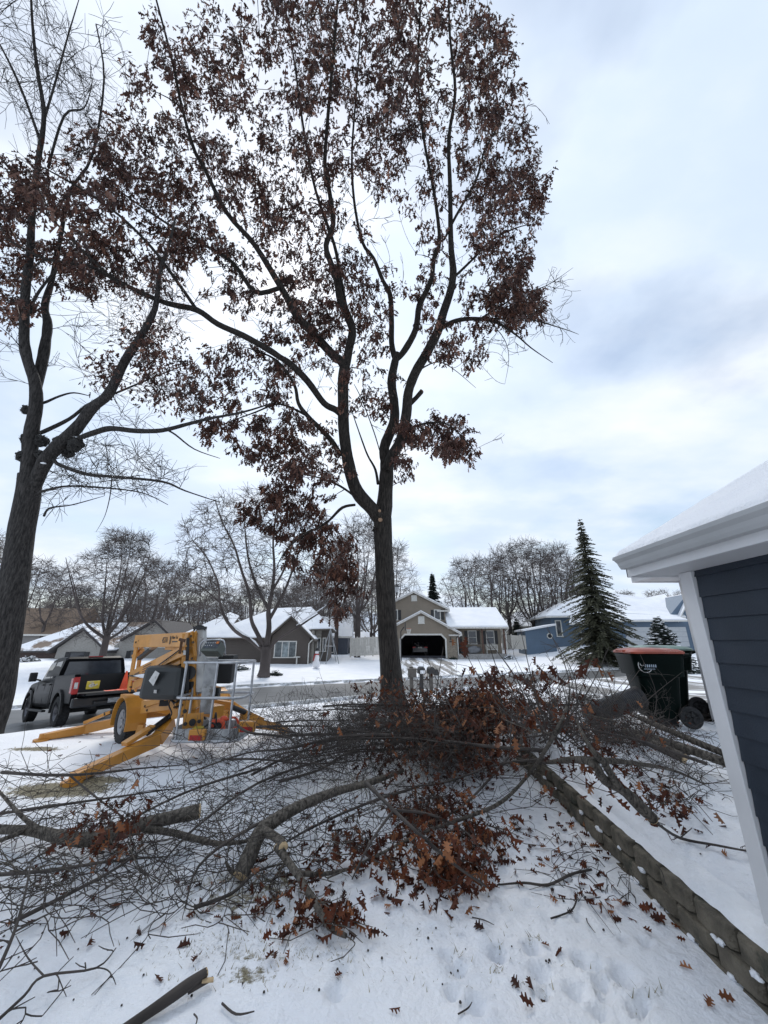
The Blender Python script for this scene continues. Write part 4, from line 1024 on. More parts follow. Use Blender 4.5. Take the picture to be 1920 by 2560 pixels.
    blobs = [(400, 120, 110, 110, 1.3), (620, 110, 120, 130, 1.6), (770, 90, 130, 130, 2.0), (960, 110, 130, 130, 1.6), (1060, 130, 55, 120, 1.1), (760, 270, 150, 110, 1.8), (480, 290, 150, 90, 1.5),
             (330, 330, 140, 90, 1.5), (180, 380, 150, 90, 1.15), (130, 500, 120, 90, .95), (300, 470, 170, 110, 1.8), (480, 450, 120, 110, 1.5), (620, 400, 120, 110, 1.5), (880, 330, 110, 120, 1.1),
             (1060, 330, 80, 110, 1.5), (1100, 470, 70, 110, 1.4), (1110, 655, 60, 42, 2.0), (1095, 565, 50, 45, .7), (1000, 690, 110, 50, .6), (1000, 760, 70, 35, .5), (700, 640, 90, 70, 1.1),
             (560, 620, 110, 80, .7), (850, 620, 100, 100, .5), (500, 830, 120, 80, 1.4), (620, 740, 120, 80, 1.1), (770, 700, 80, 100, .7), (800, 850, 60, 80, .5), (560, 930, 120, 45, 1.0),
             (660, 980, 110, 60, 1.0), (940, 930, 70, 36, 1.1), (985, 975, 42, 22, .4), (865, 1010, 22, 30, .2), (625, 1110, 100, 62, 1.3), (700, 1210, 70, 55, .8), (640, 1030, 80, 40, .5),
             (170, 570, 120, 55, 1.1), (400, 560, 110, 55, .9), (1150, 400, 25, 60, .4), (680, 530, 100, 90, .9), (980, 520, 80, 100, .6), (30, 430, 50, 80, .5), (740, 1270, 25, 50, .3), (30, 640, 40, 60, .4)]
    att = []
    tot = sum(b[4] for b in blobs)
    for (u, v, ru, rv, wt) in blobs:
        for q in range(int(1750 * wt / tot)):
            r = math.sqrt(rng.random()) * 1.08; an = rng.random() * 6.283
            uu, vv = vw(u + ru * r * math.cos(an), v + rv * r * math.sin(an))
            side = (-2. if uu < 520 and vv > 350 else 0) * (1 - uu / 520.) if uu < 520 else 0
            y = YO(vv) + side + rng.gauss(0, 1.25 if vv < 1200 else .5); y = max(4.2, y)
            att.append((atY(uu, vv, y), 1.0))
    bare = [(1180, 700, 50, 30, 24), (1200, 620, 30, 30, 14), (1060, 760, 40, 30, 10), (1120, 720, 40, 40, 14), (420, 640, 140, 40, 26), (560, 680, 60, 40, 10), (880, 480, 200, 200, 60), (700, 830, 100, 100, 20), (1150, 300, 30, 160, 14), (1090, 950, 20, 10, 2)]
    for (u, v, ru, rv, k) in bare:
        for q in range(k):
            uu, vv = vw(u + ru * rng.gauss(0, .6), v + rv * rng.gauss(0, .6)); att.append((atY(uu, vv, YO(vv) + rng.gauss(-.4, .8)), 0))
    W.fill(att, rmin=.0075, rroot=.009, rk=.016, sub=3, sublen=.36, jit=.12, nl=27, lsize=.2, lspread=.085, hang=1.0)
    W.mb.build('limbs', M['oak'], root, base, smooth=True)
    leaf_mesh('leaves', M['leafcrown'], W.leaves, root, base, OUT_FAR, seed=4)
    wd = MB()
    for u, v, r in ((949, 1278, .05), (951, 1300, .07)):
        p = atY(u, v, 12.4 - .30); wd.lathe([(0.001, 0), (r, 0), (r, .03), (0.001, .035)], 16, p, Matrix.Rotation(R(80), 3, 'X'), cap=False)
    for u, v, r in ((1054, 978, .085),):
        p = atY(u, v, YO(v)); wd.lathe([(0.001, 0), (r, 0), (r, .012), (0.001, .014)], 16, p, Matrix.Rotation(R(40), 3, 'Y'), cap=False)
    wd.build('saw_cuts', mat('saw_cut_wood', (.30, .19, .12), .8, var=.2, scale=15), root, base)
    print('oak leaves', len(W.leaves))
build_oak()

# ---------------------------------------------------------------- the tree at the left edge
def build_left_tree():
    Y = 10.5
    base = atY(-45, 1815, Y); base.z = hz(base.x, base.y)
    root = thing('maple_tree', 'grey barked maple with burls and bare top at the left edge beside the pickup', 'tree', base)
    W = Wood(8)
    def YO(v):
        ks = [(-400, 4.0), (-100, 5.2), (100, 6.4), (400, 8.2), (700, 9.4), (1000, 10.1), (1300, 10.4), (2000, 10.5)]
        for (a, ya), (b, yb) in zip(ks, ks[1:]):
            if v <= b: return ya + (yb - ya) * (v - a) / (b - a)
        return 10.5
    def T(pts, o0=0, o1=0):
        n = len(pts); return [atY(u, v, YO(v) + o0 + (o1 - o0) * i / max(1, n - 1)) for i, (u, v) in enumerate(pts)]
    a, b = crom(T([(-55, 1840), (-25, 1760), (-5, 1680), (18, 1560), (38, 1440), (54, 1330), (70, 1240), (74, 1190)]), [.47, .41, .375, .34, .315, .30, .295, .27], 6)
    tr = MB(); vs = []; fs = []; n = 36
    for p, r in zip(a, b):
        for j in range(n):
            q = 2 * math.pi * j / n; k = 1 + .03 * noise.noise(Vector((math.cos(q) * 8, math.sin(q) * 8, p.z * 1.5))) + .05 * noise.noise(Vector((math.cos(q) * 2, math.sin(q) * 2, p.z)))
            vs.append((p.x + math.cos(q) * r * k, p.y + math.sin(q) * r * k, p.z))
    for i in range(len(a) - 1):
        for j in range(n): j2 = (j + 1) % n; fs.append((i * n + j, i * n + j2, (i + 1) * n + j2, (i + 1) * n + j))
    tr.add(vs, fs); tr.build('trunk', M['bark'], root, base, smooth=True)
    for p, r in zip(a, b): W.P.append(p); W.Rr.append(.015)
    limbs = [([(70, 1230), (74, 1160), (77, 1090), (90, 1013), (87, 955), (70, 905), (61, 860), (61, 810), (64, 723), (75, 637), (80, 540), (95, 405), (110, 289), (93, 174), (81, 58), (75, -80)], [.24, .215, .195, .18, .155, .145, .14, .135, .125, .105, .09, .075, .06, .045, .03, .018], 0, -.6, 12),
             ([(88, 975), (98, 937), (110, 880), (119, 810), (112, 764), (130, 700), (150, 600), (175, 480), (230, 390), (260, 200), (240, 60)], [.14, .15, .145, .125, .11, .08, .065, .05, .04, .03, .02], 0, .8, 9),
             ([(80, 1235), (100, 1180), (127, 1134), (191, 1071), (231, 1019), (272, 984), (312, 903), (353, 839), (388, 770), (399, 683), (420, 620), (440, 540)], [.17, .195, .19, .165, .15, .135, .12, .10, .08, .06, .042, .025], 0, -.8, 12),
             ([(198, 1095), (235, 1082), (278, 1071), (340, 1077), (405, 1076), (470, 1060), (521, 1047), (608, 1030), (683, 1007)], [.07, .085, .08, .072, .062, .05, .04, .03, .015], -.2, -1.2, 7),
             ([(420, 1076), (440, 1088), (486, 1123), (550, 1146)], [.03, .027, .018, .007], -.6, -1.0, 5),
             ([(100, 1082), (116, 1076), (174, 1047), (215, 1015), (240, 1003), (301, 978), (370, 949), (457, 914)], [.06, .065, .055, .045, .04, .035, .025, .012], -.1, .9, 6),
             ([(135, 1150), (150, 1163), (220, 1186), (289, 1192), (405, 1204), (463, 1227), (550, 1256)], [.055, .055, .048, .04, .03, .02, .008], -.2, -1.5, 6),
             ([(95, 1235), (110, 1227), (174, 1215), (278, 1221), (359, 1233), (420, 1262)], [.04, .038, .03, .022, .015, .007], -.2, -.9, 6),
             ([(96, 1010), (115, 1005), (150, 990), (185, 982), (225, 990)], [.045, .045, .035, .025, .01], 0, .3, 6),
             ([(75, 790), (90, 740), (150, 660), (200, 590)], [.05, .045, .03, .012], -.1, -.5, 5), ([(85, 500), (40, 440), (-10, 380), (-60, 300)], [.05, .04, .035, .02], -.2, .3, 6),
             ([(100, 350), (60, 240), (20, 150), (-30, 60)], [.045, .035, .028, .012], -.2, -.4, 5), ([(110, 300), (140, 200), (170, 90), (200, -10)], [.04, .03, .022, .01], -.2, .4, 5), ([(120, 420), (160, 290), (210, 270), (230, 210)], [.04, .03, .02, .01], -.2, -.6, 5),
             ([(110, 1290), (125, 1270), (180, 1262), (260, 1240)], [.03, .026, .018, .006], -.2, -.8, 5), ([(280, 1192), (275, 1240), (262, 1290), (240, 1330)], [.02, .015, .010, .005], -.6, -.9, 4)]
    for pts, rr, o0, o1, n in limbs: W.limb(T(pts, o0, o1), rr, n, 4, knob=.12)
    rng = random.Random(4); att = []
    for (u, v, ru, rv, k, lf) in [(60, 100, 90, 120, 110, 0), (120, 260, 100, 130, 90, 0), (210, 180, 60, 140, 55, 0), (200, 640, 90, 70, 40, 0), (330, 660, 90, 60, 40, 0), (200, 760, 100, 60, 26, 0), (300, 880, 120, 50, 40, 0), (240, 1010, 110, 55, 90, 0), (330, 1030, 70, 40, 30, 0),
                                  (130, 1060, 50, 40, 25, 0), (180, 1000, 60, 50, 30, 0), (20, 720, 30, 90, 14, 0), (340, 730, 60, 46, 26, 1), (280, 800, 60, 50, 18, 1), (390, 850, 60, 40, 14, 1), (10, 590, 30, 70, 7, 1), (330, 610, 50, 40, 10, 1)]:
        for q in range(k):
            r = math.sqrt(rng.random()) * 1.1; an = rng.random() * 6.283; uu, vv = vw(u + ru * r * math.cos(an), v + rv * r * math.sin(an))
            att.append((atY(uu, vv, max(3.6, YO(vv) + rng.gauss(-.2, .9))), lf))
    W.fill(att, rmin=.0065, rk=.012, sub=4, sublen=.5, jit=.13, nl=24, lsize=.165, lspread=.14)
    W.mb.build('limbs', M['bark'], root, base, smooth=True)
    leaf_mesh('leaves', M['leafcrown'], W.leaves, root, base, OUT_FAR, seed=9)
    # burls bristling with short sprouts, snow on the largest
    k = 0
    for u, v, r, dy in ((66, 1025, .13, -.1), (66, 1098, .15, -.05), (104, 1103, .17, -.05), (58, 1142, .16, -.1), (100, 1136, .12, -.1), (152, 1108, .19, -.12), (188, 1112, .2, -.1), (170, 1130, .16, .05)):
        c = atY(u, v, YO(v) + dy); bm_ = MB(); bm_.blob(c, r, k + 1, .5, 2.5, 3)
        for q in range(90):
            d = Vector((rng.gauss(0, 1), rng.gauss(0, 1), rng.gauss(0, 1))).normalized(); bm_.tube([c + d * r * .8, c + d * r * rng.uniform(1.1, 1.35)], [.01, .003], 3, cap=False)
        bm_.build('burl', mat('burl_bark' + str(k), (.028, .027, .026), .95, var=.3, scale=12, bump_=1., bscale=40) if k == 0 else bpy.data.materials['burl_bark0'], root, base); k += 1
    s = MB(); c = atY(178, 1094, YO(1094) - .15); s.blob(c, .15, 2, .3, 2, 3, (1.5, .8, .3)); c = atY(108, 1158, YO(1158) - .25); s.blob(c, .06, 3, .3, 2, 2, (1.4, .8, .4)); s.build('burl_snow', M['snow'], root, base, smooth=True)
build_left_tree()

# ---------------------------------------------------------------- bare trees
def bare_tree_parts(height, spread, seed, n_att, limbs=6, r0=.28, fork=.22, tw=.012, droop=.0, subl=.9, n_sub=4, lean=0., shape=1.0):
    rng = random.Random(seed); W = Wood(seed); fz = height * fork
    top = Vector((lean * .3, 0, fz)); W.limb([(0, 0, -.3), (0, 0, 0), (lean * .1, 0, fz * .5), top], [r0 * 1.35, r0 * 1.12, r0, r0 * .92], 10)
    for p in range(len(W.P)): W.Rr[p] = min(W.Rr[p], .03)
    for k in range(limbs):
        an = 2 * math.pi * (k + rng.uniform(-.3, .3)) / limbs; ou = spread * rng.uniform(.35, .95) * (0.25 if k == 0 else 1); hh = height * rng.uniform(.78, 1.0) * (1 - .25 * (ou / spread) ** 2)
        e = Vector((math.cos(an) * ou + lean, math.sin(an) * ou, hh)); s0 = top * rng.uniform(.78, 1)
        m1 = s0.lerp(e, .3) + Vector((math.cos(an), math.sin(an), 0)) * ou * .18 + Vector((0, 0, -height * .03)); m2 = s0.lerp(e, .65) + Vector((math.cos(an), math.sin(an), 0)) * ou * .10 + Vector((rng.gauss(0, .2), rng.gauss(0, .2), 0))
        r1 = r0 * rng.uniform(.45, .62); W.limb([s0, m1, m2, e], [r1, r1 * .7, r1 * .4, tw], 7)
    att = []
    for q in range(n_att):
        an = rng.random() * 6.283; zz = rng.random() ** .8; prof = math.sin(min(1, zz * 1.05 + .12) * math.pi * .93) ** .6 * shape
        r = spread * prof * rng.random() ** .45
        att.append((Vector((math.cos(an) * r + lean * zz, math.sin(an) * r, fz * .8 + (height - fz * .8) * zz)), 0))
    W.fill(att, rmin=tw * .6, rk=.014, sub=n_sub, sublen=subl, jit=.12, zpen=.7)
    return W
def make_bare(name, label, loc, args, m=None, group=None, rz=0.):
    W = bare_tree_parts(**args); root = thing(name, label, 'tree', loc, rz, group)
    W.mb.build('branches', m or M['fartwig'], root, smooth=True); return root
# the two street trees over the road
def build_lawn_tree():
    base = atT(660, 1686, 24); base.z = hz(base.x, base.y)
    root = thing('lawn_tree', 'spreading bare tree with snow on its lower limbs in front of the brown house', 'tree', base)
    W = Wood(21)
    def q(x, y, dy=0.): return atY(.5787 * x, 1200 + .5787 * y, base.y + dy)
    W.limb([q(1138, 850), q(1143, 820), q(1147, 770), q(1150, 720)], [.42, .33, .30, .30], 14)
    for i in range(len(W.P)): W.Rr[i] = .02
    for pts, r, d in [([(1150, 725), (1162, 640), (1160, 560), (1175, 480), (1185, 380), (1180, 260), (1195, 130)], .20, 0), ([(1148, 730), (1110, 660), (1085, 600), (1078, 500), (1040, 380), (1010, 280), (960, 180), (930, 90)], .15, -.6),
                      ([(1142, 740), (1080, 690), (1020, 655), (975, 600), (950, 530), (940, 440), (890, 330), (830, 260)], .14, -1.5), ([(1155, 740), (1200, 690), (1280, 640), (1340, 600), (1400, 560), (1460, 500)], .10, -1.),
                      ([(1165, 600), (1220, 500), (1260, 400), (1300, 280), (1320, 180)], .12, .8), ([(1160, 560), (1110, 460), (1075, 350), (1060, 230), (1050, 100)], .12, 1.2), ([(1175, 480), (1230, 380), (1270, 250), (1290, 120)], .09, -1.2),
                      ([(950, 530), (880, 470), (820, 440), (780, 430)], .06, -1.5), ([(1400, 560), (1440, 520), (1500, 545)], .04, -1.), ([(1300, 280), (1370, 260), (1420, 300)], .05, .6)]:
        n = len(pts); W.limb([q(x, y, d * i / (n - 1)) for i, (x, y) in enumerate(pts)], [r * (1 - .8 * i / (n - 1)) for i in range(n)], 8, knob=.1)
    rng = random.Random(2); att = []
    for k in range(1050):
        r = math.sqrt(rng.random()); an = rng.random() * 6.283; x = 1120 + 370 * r * math.cos(an); y = 330 + 300 * r * math.sin(an)
        if y > 520 and 1000 < x < 1250: continue
        att.append((q(x, y, rng.gauss(0, 1.6)), 0))
    W.fill(att, rmin=.013, rk=.012, sub=5, sublen=.75, jit=.12, zpen=.5)
    W.mb.build('branches', M['fartwig'], root, base, smooth=True)
    s = MB()
    for pts in ([(1080, 688), (1050, 672), (1020, 650), (995, 622)], [(1118, 728), (1100, 706), (1080, 690)], [(1280, 636), (1340, 596), (1400, 556)], [(1400, 556), (1440, 522)]):
        s.tube([q(x, y - 4, -.8) + Vector((0, 0, .06)) for x, y in pts], [.02] + [.055] * (len(pts) - 2) + [.02], 6)
    s.build('limb_snow', M['snow'], root, base, smooth=True)
build_lawn_tree()
b = atT(252, 1660, 29); b.z = hz(b.x, b.y)
make_bare('round_tree', 'round crowned bare tree rising behind the pickup before the cream house', b, dict(height=10.2, spread=4.3, seed=31, n_att=1000, limbs=8, r0=.24, fork=.22, tw=.019, subl=.8, n_sub=5), M['fartwig'])
# background trees: copies of four kinds
protos = [dict(height=15, spread=6.2, seed=41, n_att=560, limbs=7, r0=.33, fork=.2, tw=.034, subl=1.2), dict(height=17, spread=5.0, seed=42, n_att=520, limbs=5, r0=.34, fork=.3, tw=.034, subl=1.3),
          dict(height=13, spread=6.5, seed=43, n_att=600, limbs=9, r0=.30, fork=.16, tw=.034, subl=1.1), dict(height=18, spread=4.4, seed=44, n_att=420, limbs=4, r0=.30, fork=.35, tw=.034, subl=1.4)]
spots = []
rng = random.Random(77)
# (u, v of crown top, distance, kind)
for u, v, t, k in [(-60, 1330, 55, 0), (20, 1350, 60, 1), (90, 1400, 66, 2), (150, 1420, 52, 3), (330, 1440, 62, 0), (400, 1400, 58, 2), (455, 1420, 70, 1), (520, 1440, 60, 0), (560, 1470, 75, 2), (700, 1470, 58, 1),
                   (760, 1440, 62, 0), (820, 1410, 56, 2), (850, 1350, 50, 3), (900, 1300, 46, 1), (930, 1430, 66, 0), (985, 1360, 54, 3), (1160, 1400, 66, 0), (1215, 1395, 56, 2), (1255, 1370, 60, 1), (1310, 1355, 58, 0),
                   (1350, 1380, 62, 2), (1385, 1365, 66, 1), (1430, 1400, 58, 3), (1560, 1480, 80, 0), (1640, 1478, 74, 2), (1700, 1480, 78, 1), (1760, 1470, 76, 0), (-160, 1300, 50, 2), (-280, 1350, 60, 0), (1850, 1450, 70, 2), (1980, 1440, 66, 0)]:
    spots.append((u, v, t, k))
for i in range(58):
    u = -350 + (i % 34) * 52 + rng.uniform(-20, 20)
    if u > 940: u = 1090 + (i % 34 - 25) * 95 + rng.uniform(-30, 30)
    spots.append((u, rng.uniform(1455, 1520), rng.uniform(78, 110), rng.randrange(4)))
roots = {}
for i, (u, v, t, k) in enumerate(spots):
    top = atT(u, v, t); z = h0(top.x, top.y); hh = top.z - z; where = ('behind the cream brick house' if u < 340 else 'behind the brown house' if u < 800 else 'behind the tan house' if u < 1420 else 'behind the blue house')
    kinds = ['wide bare tree', 'tall bare tree', 'low spreading bare tree', 'slender bare tree']
    if k not in roots:
        o = make_bare('bare_tree', '', (0, 0, 0), protos[k]); roots[k] = o
    else: o = copy_tree(roots[k])
    sc_ = hh / protos[k]['height']; o.location = (top.x, top.y, z); o.scale = (sc_, sc_, sc_); o.rotation_euler = (0, 0, rng.random() * 6.28)
    tag(o, kinds[k] + ' in the background row ' + where, 'tree', 'background ' + kinds[k] + 's ' + where)

# ---------------------------------------------------------------- conifers
M['needle'] = mat('spruce_needles', (.055, .056, .032), .8, var=.35, scale=2); M['needle_dark'] = mat('dark_fir_needles', (.016, .026, .02), .8, var=.35, scale=2)
def conifer(name, label, base, H, Rb, seed, m, dens=1., trunk_r=.18, gap=.42, droop=.28, snow=0., bare=.06, sprig=.5, gapz=.0):
    rng = random.Random(seed); root = thing(name, label, 'tree', base)
    tr = MB(); tr.tube([(0, 0, -.3), (0, 0, H * .3), (0, 0, H * .7), (0, 0, H)], [trunk_r * 1.15, trunk_r * .8, trunk_r * .4, .015], 8); tr.build('trunk', M['bark'], root, smooth=True)
    mb = MB(); sn = MB(); z = H * bare
    while z < H * .985:
        f = 1 - (z - H * bare) / (H * (1 - bare)); rad = Rb * (f ** 1.0) * (.92 + .16 * rng.random()) + .08
        nb = max(5, int((7 + 7 * f) * dens)); a0 = rng.random() * 6.28
        for k in range(nb):
            an = a0 + 6.283 * k / nb + rng.gauss(0, .12); ln = rad * rng.uniform(.58, 1.18); dx, dy = math.cos(an), math.sin(an); dz = .35 - f * .45
            pts = []; zj = z + rng.gauss(0, gap * .3)
            for q in range(6):
                s = q / 5; pts.append(Vector((dx * ln * s, dy * ln * s, zj + ln * (dz * s * .6 - droop * s * s + .22 * droop * s ** 3 * 1.6))))
            mb.tube(pts, [.03, .025, .018, .013, .009, .005], 3, cap=False)
            # sprigs: flat needle-covered twiglets on both sides and hanging
            ns = max(3, int(ln / .16)); 
            for q in range(ns):
                s = (q + .5) / ns; i = min(4, int(s * 5)); p = pts[i].lerp(pts[i + 1], s * 5 - i); l2 = sprig * (1 - .55 * s) * (.45 + .55 * f) * rng.uniform(.7, 1.2) + .05
                for sd in (1, -1):
                    d = Vector((dx * .75 - dy * sd * .8, dy * .75 + dx * sd * .8, -.22 + rng.gauss(0, .14))).normalized(); e = p + d * l2; w2 = l2 * .20; nn = Vector((0, 0, 1)).cross(d) * w2
                    m_ = p.lerp(e, .45); up = Vector((0, 0, w2 * .5))
                    mb.add([tuple(p), tuple(m_ + nn), tuple(e), tuple(m_ - nn), tuple(m_ + up), tuple(m_ - up * 1.6)], [(0, 1, 4), (1, 2, 4), (2, 3, 4), (3, 0, 4), (0, 5, 1), (1, 5, 2), (2, 5, 3), (3, 5, 0)])
                if rng.random() < .5:
                    e = p + Vector((rng.gauss(0, .05), rng.gauss(0, .05), -l2 * .55)); w2 = .05; mb.add([tuple(p + Vector((dx, dy, 0)) * w2), tuple(p - Vector((dx, dy, 0)) * w2), tuple(e)], [(0, 1, 2)])
                if snow and rng.random() < snow and s > .3:
                    sn.blob((p.x, p.y, p.z + .03), rng.uniform(.05, .10), rng.random() * 9, .4, 2, 1, (1.5, 1.5, .45))
        z += gap * (.35 + .65 * f) * rng.uniform(.8, 1.2)
    for k in range(int(6)): mb.tube([(0, 0, H * (.95 + .01 * k)), (rng.gauss(0, .12), rng.gauss(0, .12), H * (.965 + .012 * k))], [.02, .004], 3)
    mb.build('foliage', m, root)
    if sn.v: sn.build('clinging_snow', M['snow'], root, smooth=True)
    return root
b = atT(1508, 1643, 36); b.z = hz(b.x, b.y)
conifer('spruce_tree', 'tall sparse olive green spruce standing alone in front of the blue house', b, atT(1480, 1267, 36).z - b.z, 4.5, 5, M['needle'], .9, .2, .50, .55, 0, .055, .66)
b = atT(1676, 1700, 23); b.z = hz(b.x, b.y)
conifer('small_spruce', 'short dense dark spruce dusted with snow beside the garage post', b, atT(1655, 1540, 23).z - b.z, 1.9, 6, M['needle_dark'], 2.4, .08, .19, .22, .2, .02, .36)
b = atT(1088, 1630, 56); b.z = hz(b.x, b.y)
conifer('fir_tree', 'dark pointed fir rising behind the roof of the tan house', b, atT(1087, 1422, 56).z - b.z, 2.9, 7, M['needle_dark'], 1.5, .2, .5, .2, 0, .05, .8)
b = atT(1375, 1640, 60); b.z = hz(b.x, b.y)
conifer('fir_tree', 'small dark fir behind the vinyl fence right of the tan house', b, 4.5, 2.4, 8, M['needle_dark'], 1.4, .1, .4, .2, 0, .02, .6)
b = atT(1300, 1640, 52); b.z = hz(b.x, b.y)
conifer('fir_tree', 'low dark fir just behind the right end of the tan house', b, 3.6, 2.2, 9, M['needle_dark'], 1.4, .1, .4, .2, 0, .02, .6)
# ---------------------------------------------------------------- towable boom lift
M['yellow'] = mat('lift_orange_yellow', (.50, .22, .03), .45, var=.08, scale=3, dirt=((.20, .10, .03), 6., .62), coat=.2)
M['alu'] = mat('aluminium_tube', (.42, .43, .45), .38, .75, var=.12, scale=8)
M['aluplate'] = mat('scuffed_aluminium', (.33, .335, .34), .5, .5, var=.2, scale=6, dirt=((.18, .17, .16), 5., .56))
M['black'] = mat('black_rubber', (.012, .012, .013), .6, var=.2)
M['tyre'] = mat('tyre_rubber', (.018, .018, .019), .85, var=.3, scale=20, bump_=.4, bscale=60)
M['cover'] = mat('charcoal_plastic', (.018, .021, .022), .45, var=.1)
M['red'] = mat('red_lens', (.35, .02, .02), .25)
M['whitepaint'] = mat('chalky_white_paint', (.50, .50, .49), .55, var=.1, scale=5, dirt=((.25, .24, .23), 9., .6))
M['decal'] = mat('black_decal', (.02, .02, .02), .5)
def text_obj(name, s, size, loc, X, Z, m, parent, off=(0, 0, 0), depth=.002, sx=1.):
    """raised lettering: X = reading direction, Z = up"""
    cu = bpy.data.curves.new('lettering', 'FONT'); cu.body = s; cu.size = size; cu.extrude = depth; cu.align_x = 'CENTER'; cu.align_y = 'CENTER'
    t = bpy.data.objects.new('lettering_src', cu); COL.objects.link(t); bpy.context.view_layer.update()
    me = bpy.data.meshes.new_from_object(t.evaluated_get(bpy.context.evaluated_depsgraph_get())); bpy.data.objects.remove(t); me.name = name
    me.materials.clear(); me.materials.append(m)
    X = Vector(X).normalized(); Z = Vector(Z); Z = (Z - X * Z.dot(X)).normalized(); Y = X.cross(Z) * -1
    Mx = Matrix((X * sx, Z, X.cross(Z))).transposed().to_4x4(); Mx.translation = Vector(loc) - Vector(off); me.transform(Mx)
    o = bpy.data.objects.new(name, me); COL.objects.link(o); o.parent = parent; return o
def wheel_set(parent, c, axis, r, w_, rim_m, name='wheel', off=(0, 0, 0), spokes=8, tread=True):
    """tyre + rim; axis points to the outer face"""
    z = Vector(axis).normalized(); x = z.orthogonal().normalized(); y = z.cross(x); A = Matrix((x, y, z)).transposed()
    mb = MB(); h = w_ / 2
    mb.lathe([(r * .60, -h * .9), (r * .86, -h), (r * .97, -h * .82), (r, -h * .5), (r, h * .5), (r * .97, h * .82), (r * .86, h), (r * .62, h * .92), (r * .58, h * .6)], 36, c, A, cap=False)
    if tread:
        for k in range(36):
            a = 6.283 * k / 36; d = x * math.cos(a) + y * math.sin(a); tg = z.cross(d)
            for s in (-1, 1): mb.beam(Vector(c) + d * (r - .002) + z * (h * .25 * s), Vector(c) + d * (r - .002) + z * (h * .85 * s) + tg * .02, .035, .02, up=d)
    o = mb.build(name, M['tyre'], parent, off, smooth=True, auto=35)
    rm = MB(); rm.lathe([(.001, -h * .2), (r * .2, h * .45), (r * .25, h * .35), (r * .44, h * .25), (r * .52, h * .55), (r * .595, h * .8), (r * .60, -h * .8), (.001, -h * .9)], 28, c, A, cap=False)
    for k in range(spokes):
        a = 6.283 * k / spokes; d = x * math.cos(a) + y * math.sin(a); rm.beam(Vector(c) + d * r * .15 + z * h * .42, Vector(c) + d * r * .56 + z * h * .5, r * .10, .03, up=z)
    rm.build('rim', rim_m, o, off, smooth=True, auto=30)
    return o
def build_lift():
    base = Vector((-4.35, 8.9, .13)); root = thing('boom_lift', 'orange yellow towable boom lift with folded arms, outriggers down and metal basket, on the snow', 'boom lift', base)
    def q(x, y, t): return atT(280 + .25316 * x, 1540 + .25316 * y, t)
    def z1(x, y, t): return atT(.434 * x, 1480 + .434 * y, t)
    A = Vector((-.78, .62, 0)).normalized(); B = Vector((-.62, -.78, 0)).normalized()
    Y_ = M['yellow']
    # wheels and fenders
    wc = atT(317, 1806, 7.55); wz = hz(wc.x, wc.y); wc.z = wz + .355
    ax = Vector((-.66, -.75, 0)).normalized()
    wheel_set(root, wc, ax, .37, .24, mat('trailer_rim', (.30, .30, .31), .45, .5), off=base)
    wc2 = wc - ax * 1.75; wc2.z = hz(wc2.x, wc2.y) + .355; wheel_set(root, wc2, -ax, .37, .24, M['aluplate'], off=base)
    fwd = ax.cross(Vector((0, 0, 1)))
    for c, s in ((wc, 1), (wc2, 1)):
        f = MB(); n = 12; prof = []
        for k in range(n + 1):
            a = math.pi * (-.08 + 1.16 * k / n); prof.append((math.cos(a) * .45, math.sin(a) * .45 * 1.0))
        pts = [c + fwd * a + Vector((0, 0, b)) for a, b in prof]; inn = [c + fwd * a * .96 + Vector((0, 0, b * .96)) for a, b in prof]
        for k in range(n):
            f.prism([pts[k] + ax * .16, pts[k + 1] + ax * .16, inn[k + 1] + ax * .16, inn[k] + ax * .16], ax * -.34)
        f.prism([p - ax * .181 for p in pts] , ax * -.01); f.build('fender', Y_, root, base)
        fr_ = MB(); fr_.beam(c - ax * .12 + Vector((0, 0, -.02)) - fwd * .44, c - ax * .12 + Vector((0, 0, -.22)) - fwd * .44, .12, .10); fr_.build('fender_bracket', Y_, root, base)
    # chassis
    ch = MB(); c0 = wc - ax * .87; c0.z = .13 + .62
    ch.beam(c0 + A * 1.5, c0 - A * 1.75, .22, .2); ch.beam(wc - ax * .22 + Vector((0, 0, .20)), wc2 + ax * .22 + Vector((0, 0, .20)), .2, .22)
    ch.beam(wc - ax * .2 + Vector((0, 0, .05)), wc2 + ax * .2 + Vector((0, 0, .05)), .08, .08)
    for s in (-1, 1): ch.beam(c0 + A * 1.0 + ax * .45 * s, c0 - A * 1.4 + ax * .5 * s, .09, .16)
    ch.beam(c0 + A * 1.4, c0 + A * 2.9 + Vector((0, 0, -.1)), .12, .12)
    ch.build('chassis', Y_, root, base, bevel=.008)
    hl = MB()
    for x, y, t in ((370, 930, 7.35), (480, 910, 7.2), (540, 870, 7.1), (720, 940, 6.75)):
        p = q(x, y, t - .0); hl.lathe([(.001, 0), (.035, 0), (.035, .01), (.001, .01)], 14, p, Matrix.Rotation(R(90), 3, 'X'), cap=False)
    hl.build('frame_hole', M['black'], root, base)
    bm_ = MB(); bm_.beam(q(310, 900, 7.4), q(660, 850, 6.95), .10, .21); bm_.beam(q(320, 880, 7.3), q(560, 800, 7.0), .05, .09); bm_.beam(q(600, 960, 6.95), q(860, 830, 6.9), .12, .22); bm_.build('side_rail', Y_, root, base, bevel=.006)
    hose = MB()
    for k in range(5):
        a = q(560 + k * 26, 790 + k * 6, 7.0); b = q(700 + k * 18, 780 + (k % 2) * 40, 6.9); m_ = a.lerp(b, .5) + Vector((0, 0, -.12 - .03 * k)); pp, rr = crom([a, m_, b], [.016] * 3, 5); hose.tube(pp, rr, 6)
    hose.box(q(660, 800, 7.25), (.55, .4, .24), rz=.3); hose.build('hydraulic_hoses', M['black'], root, base)
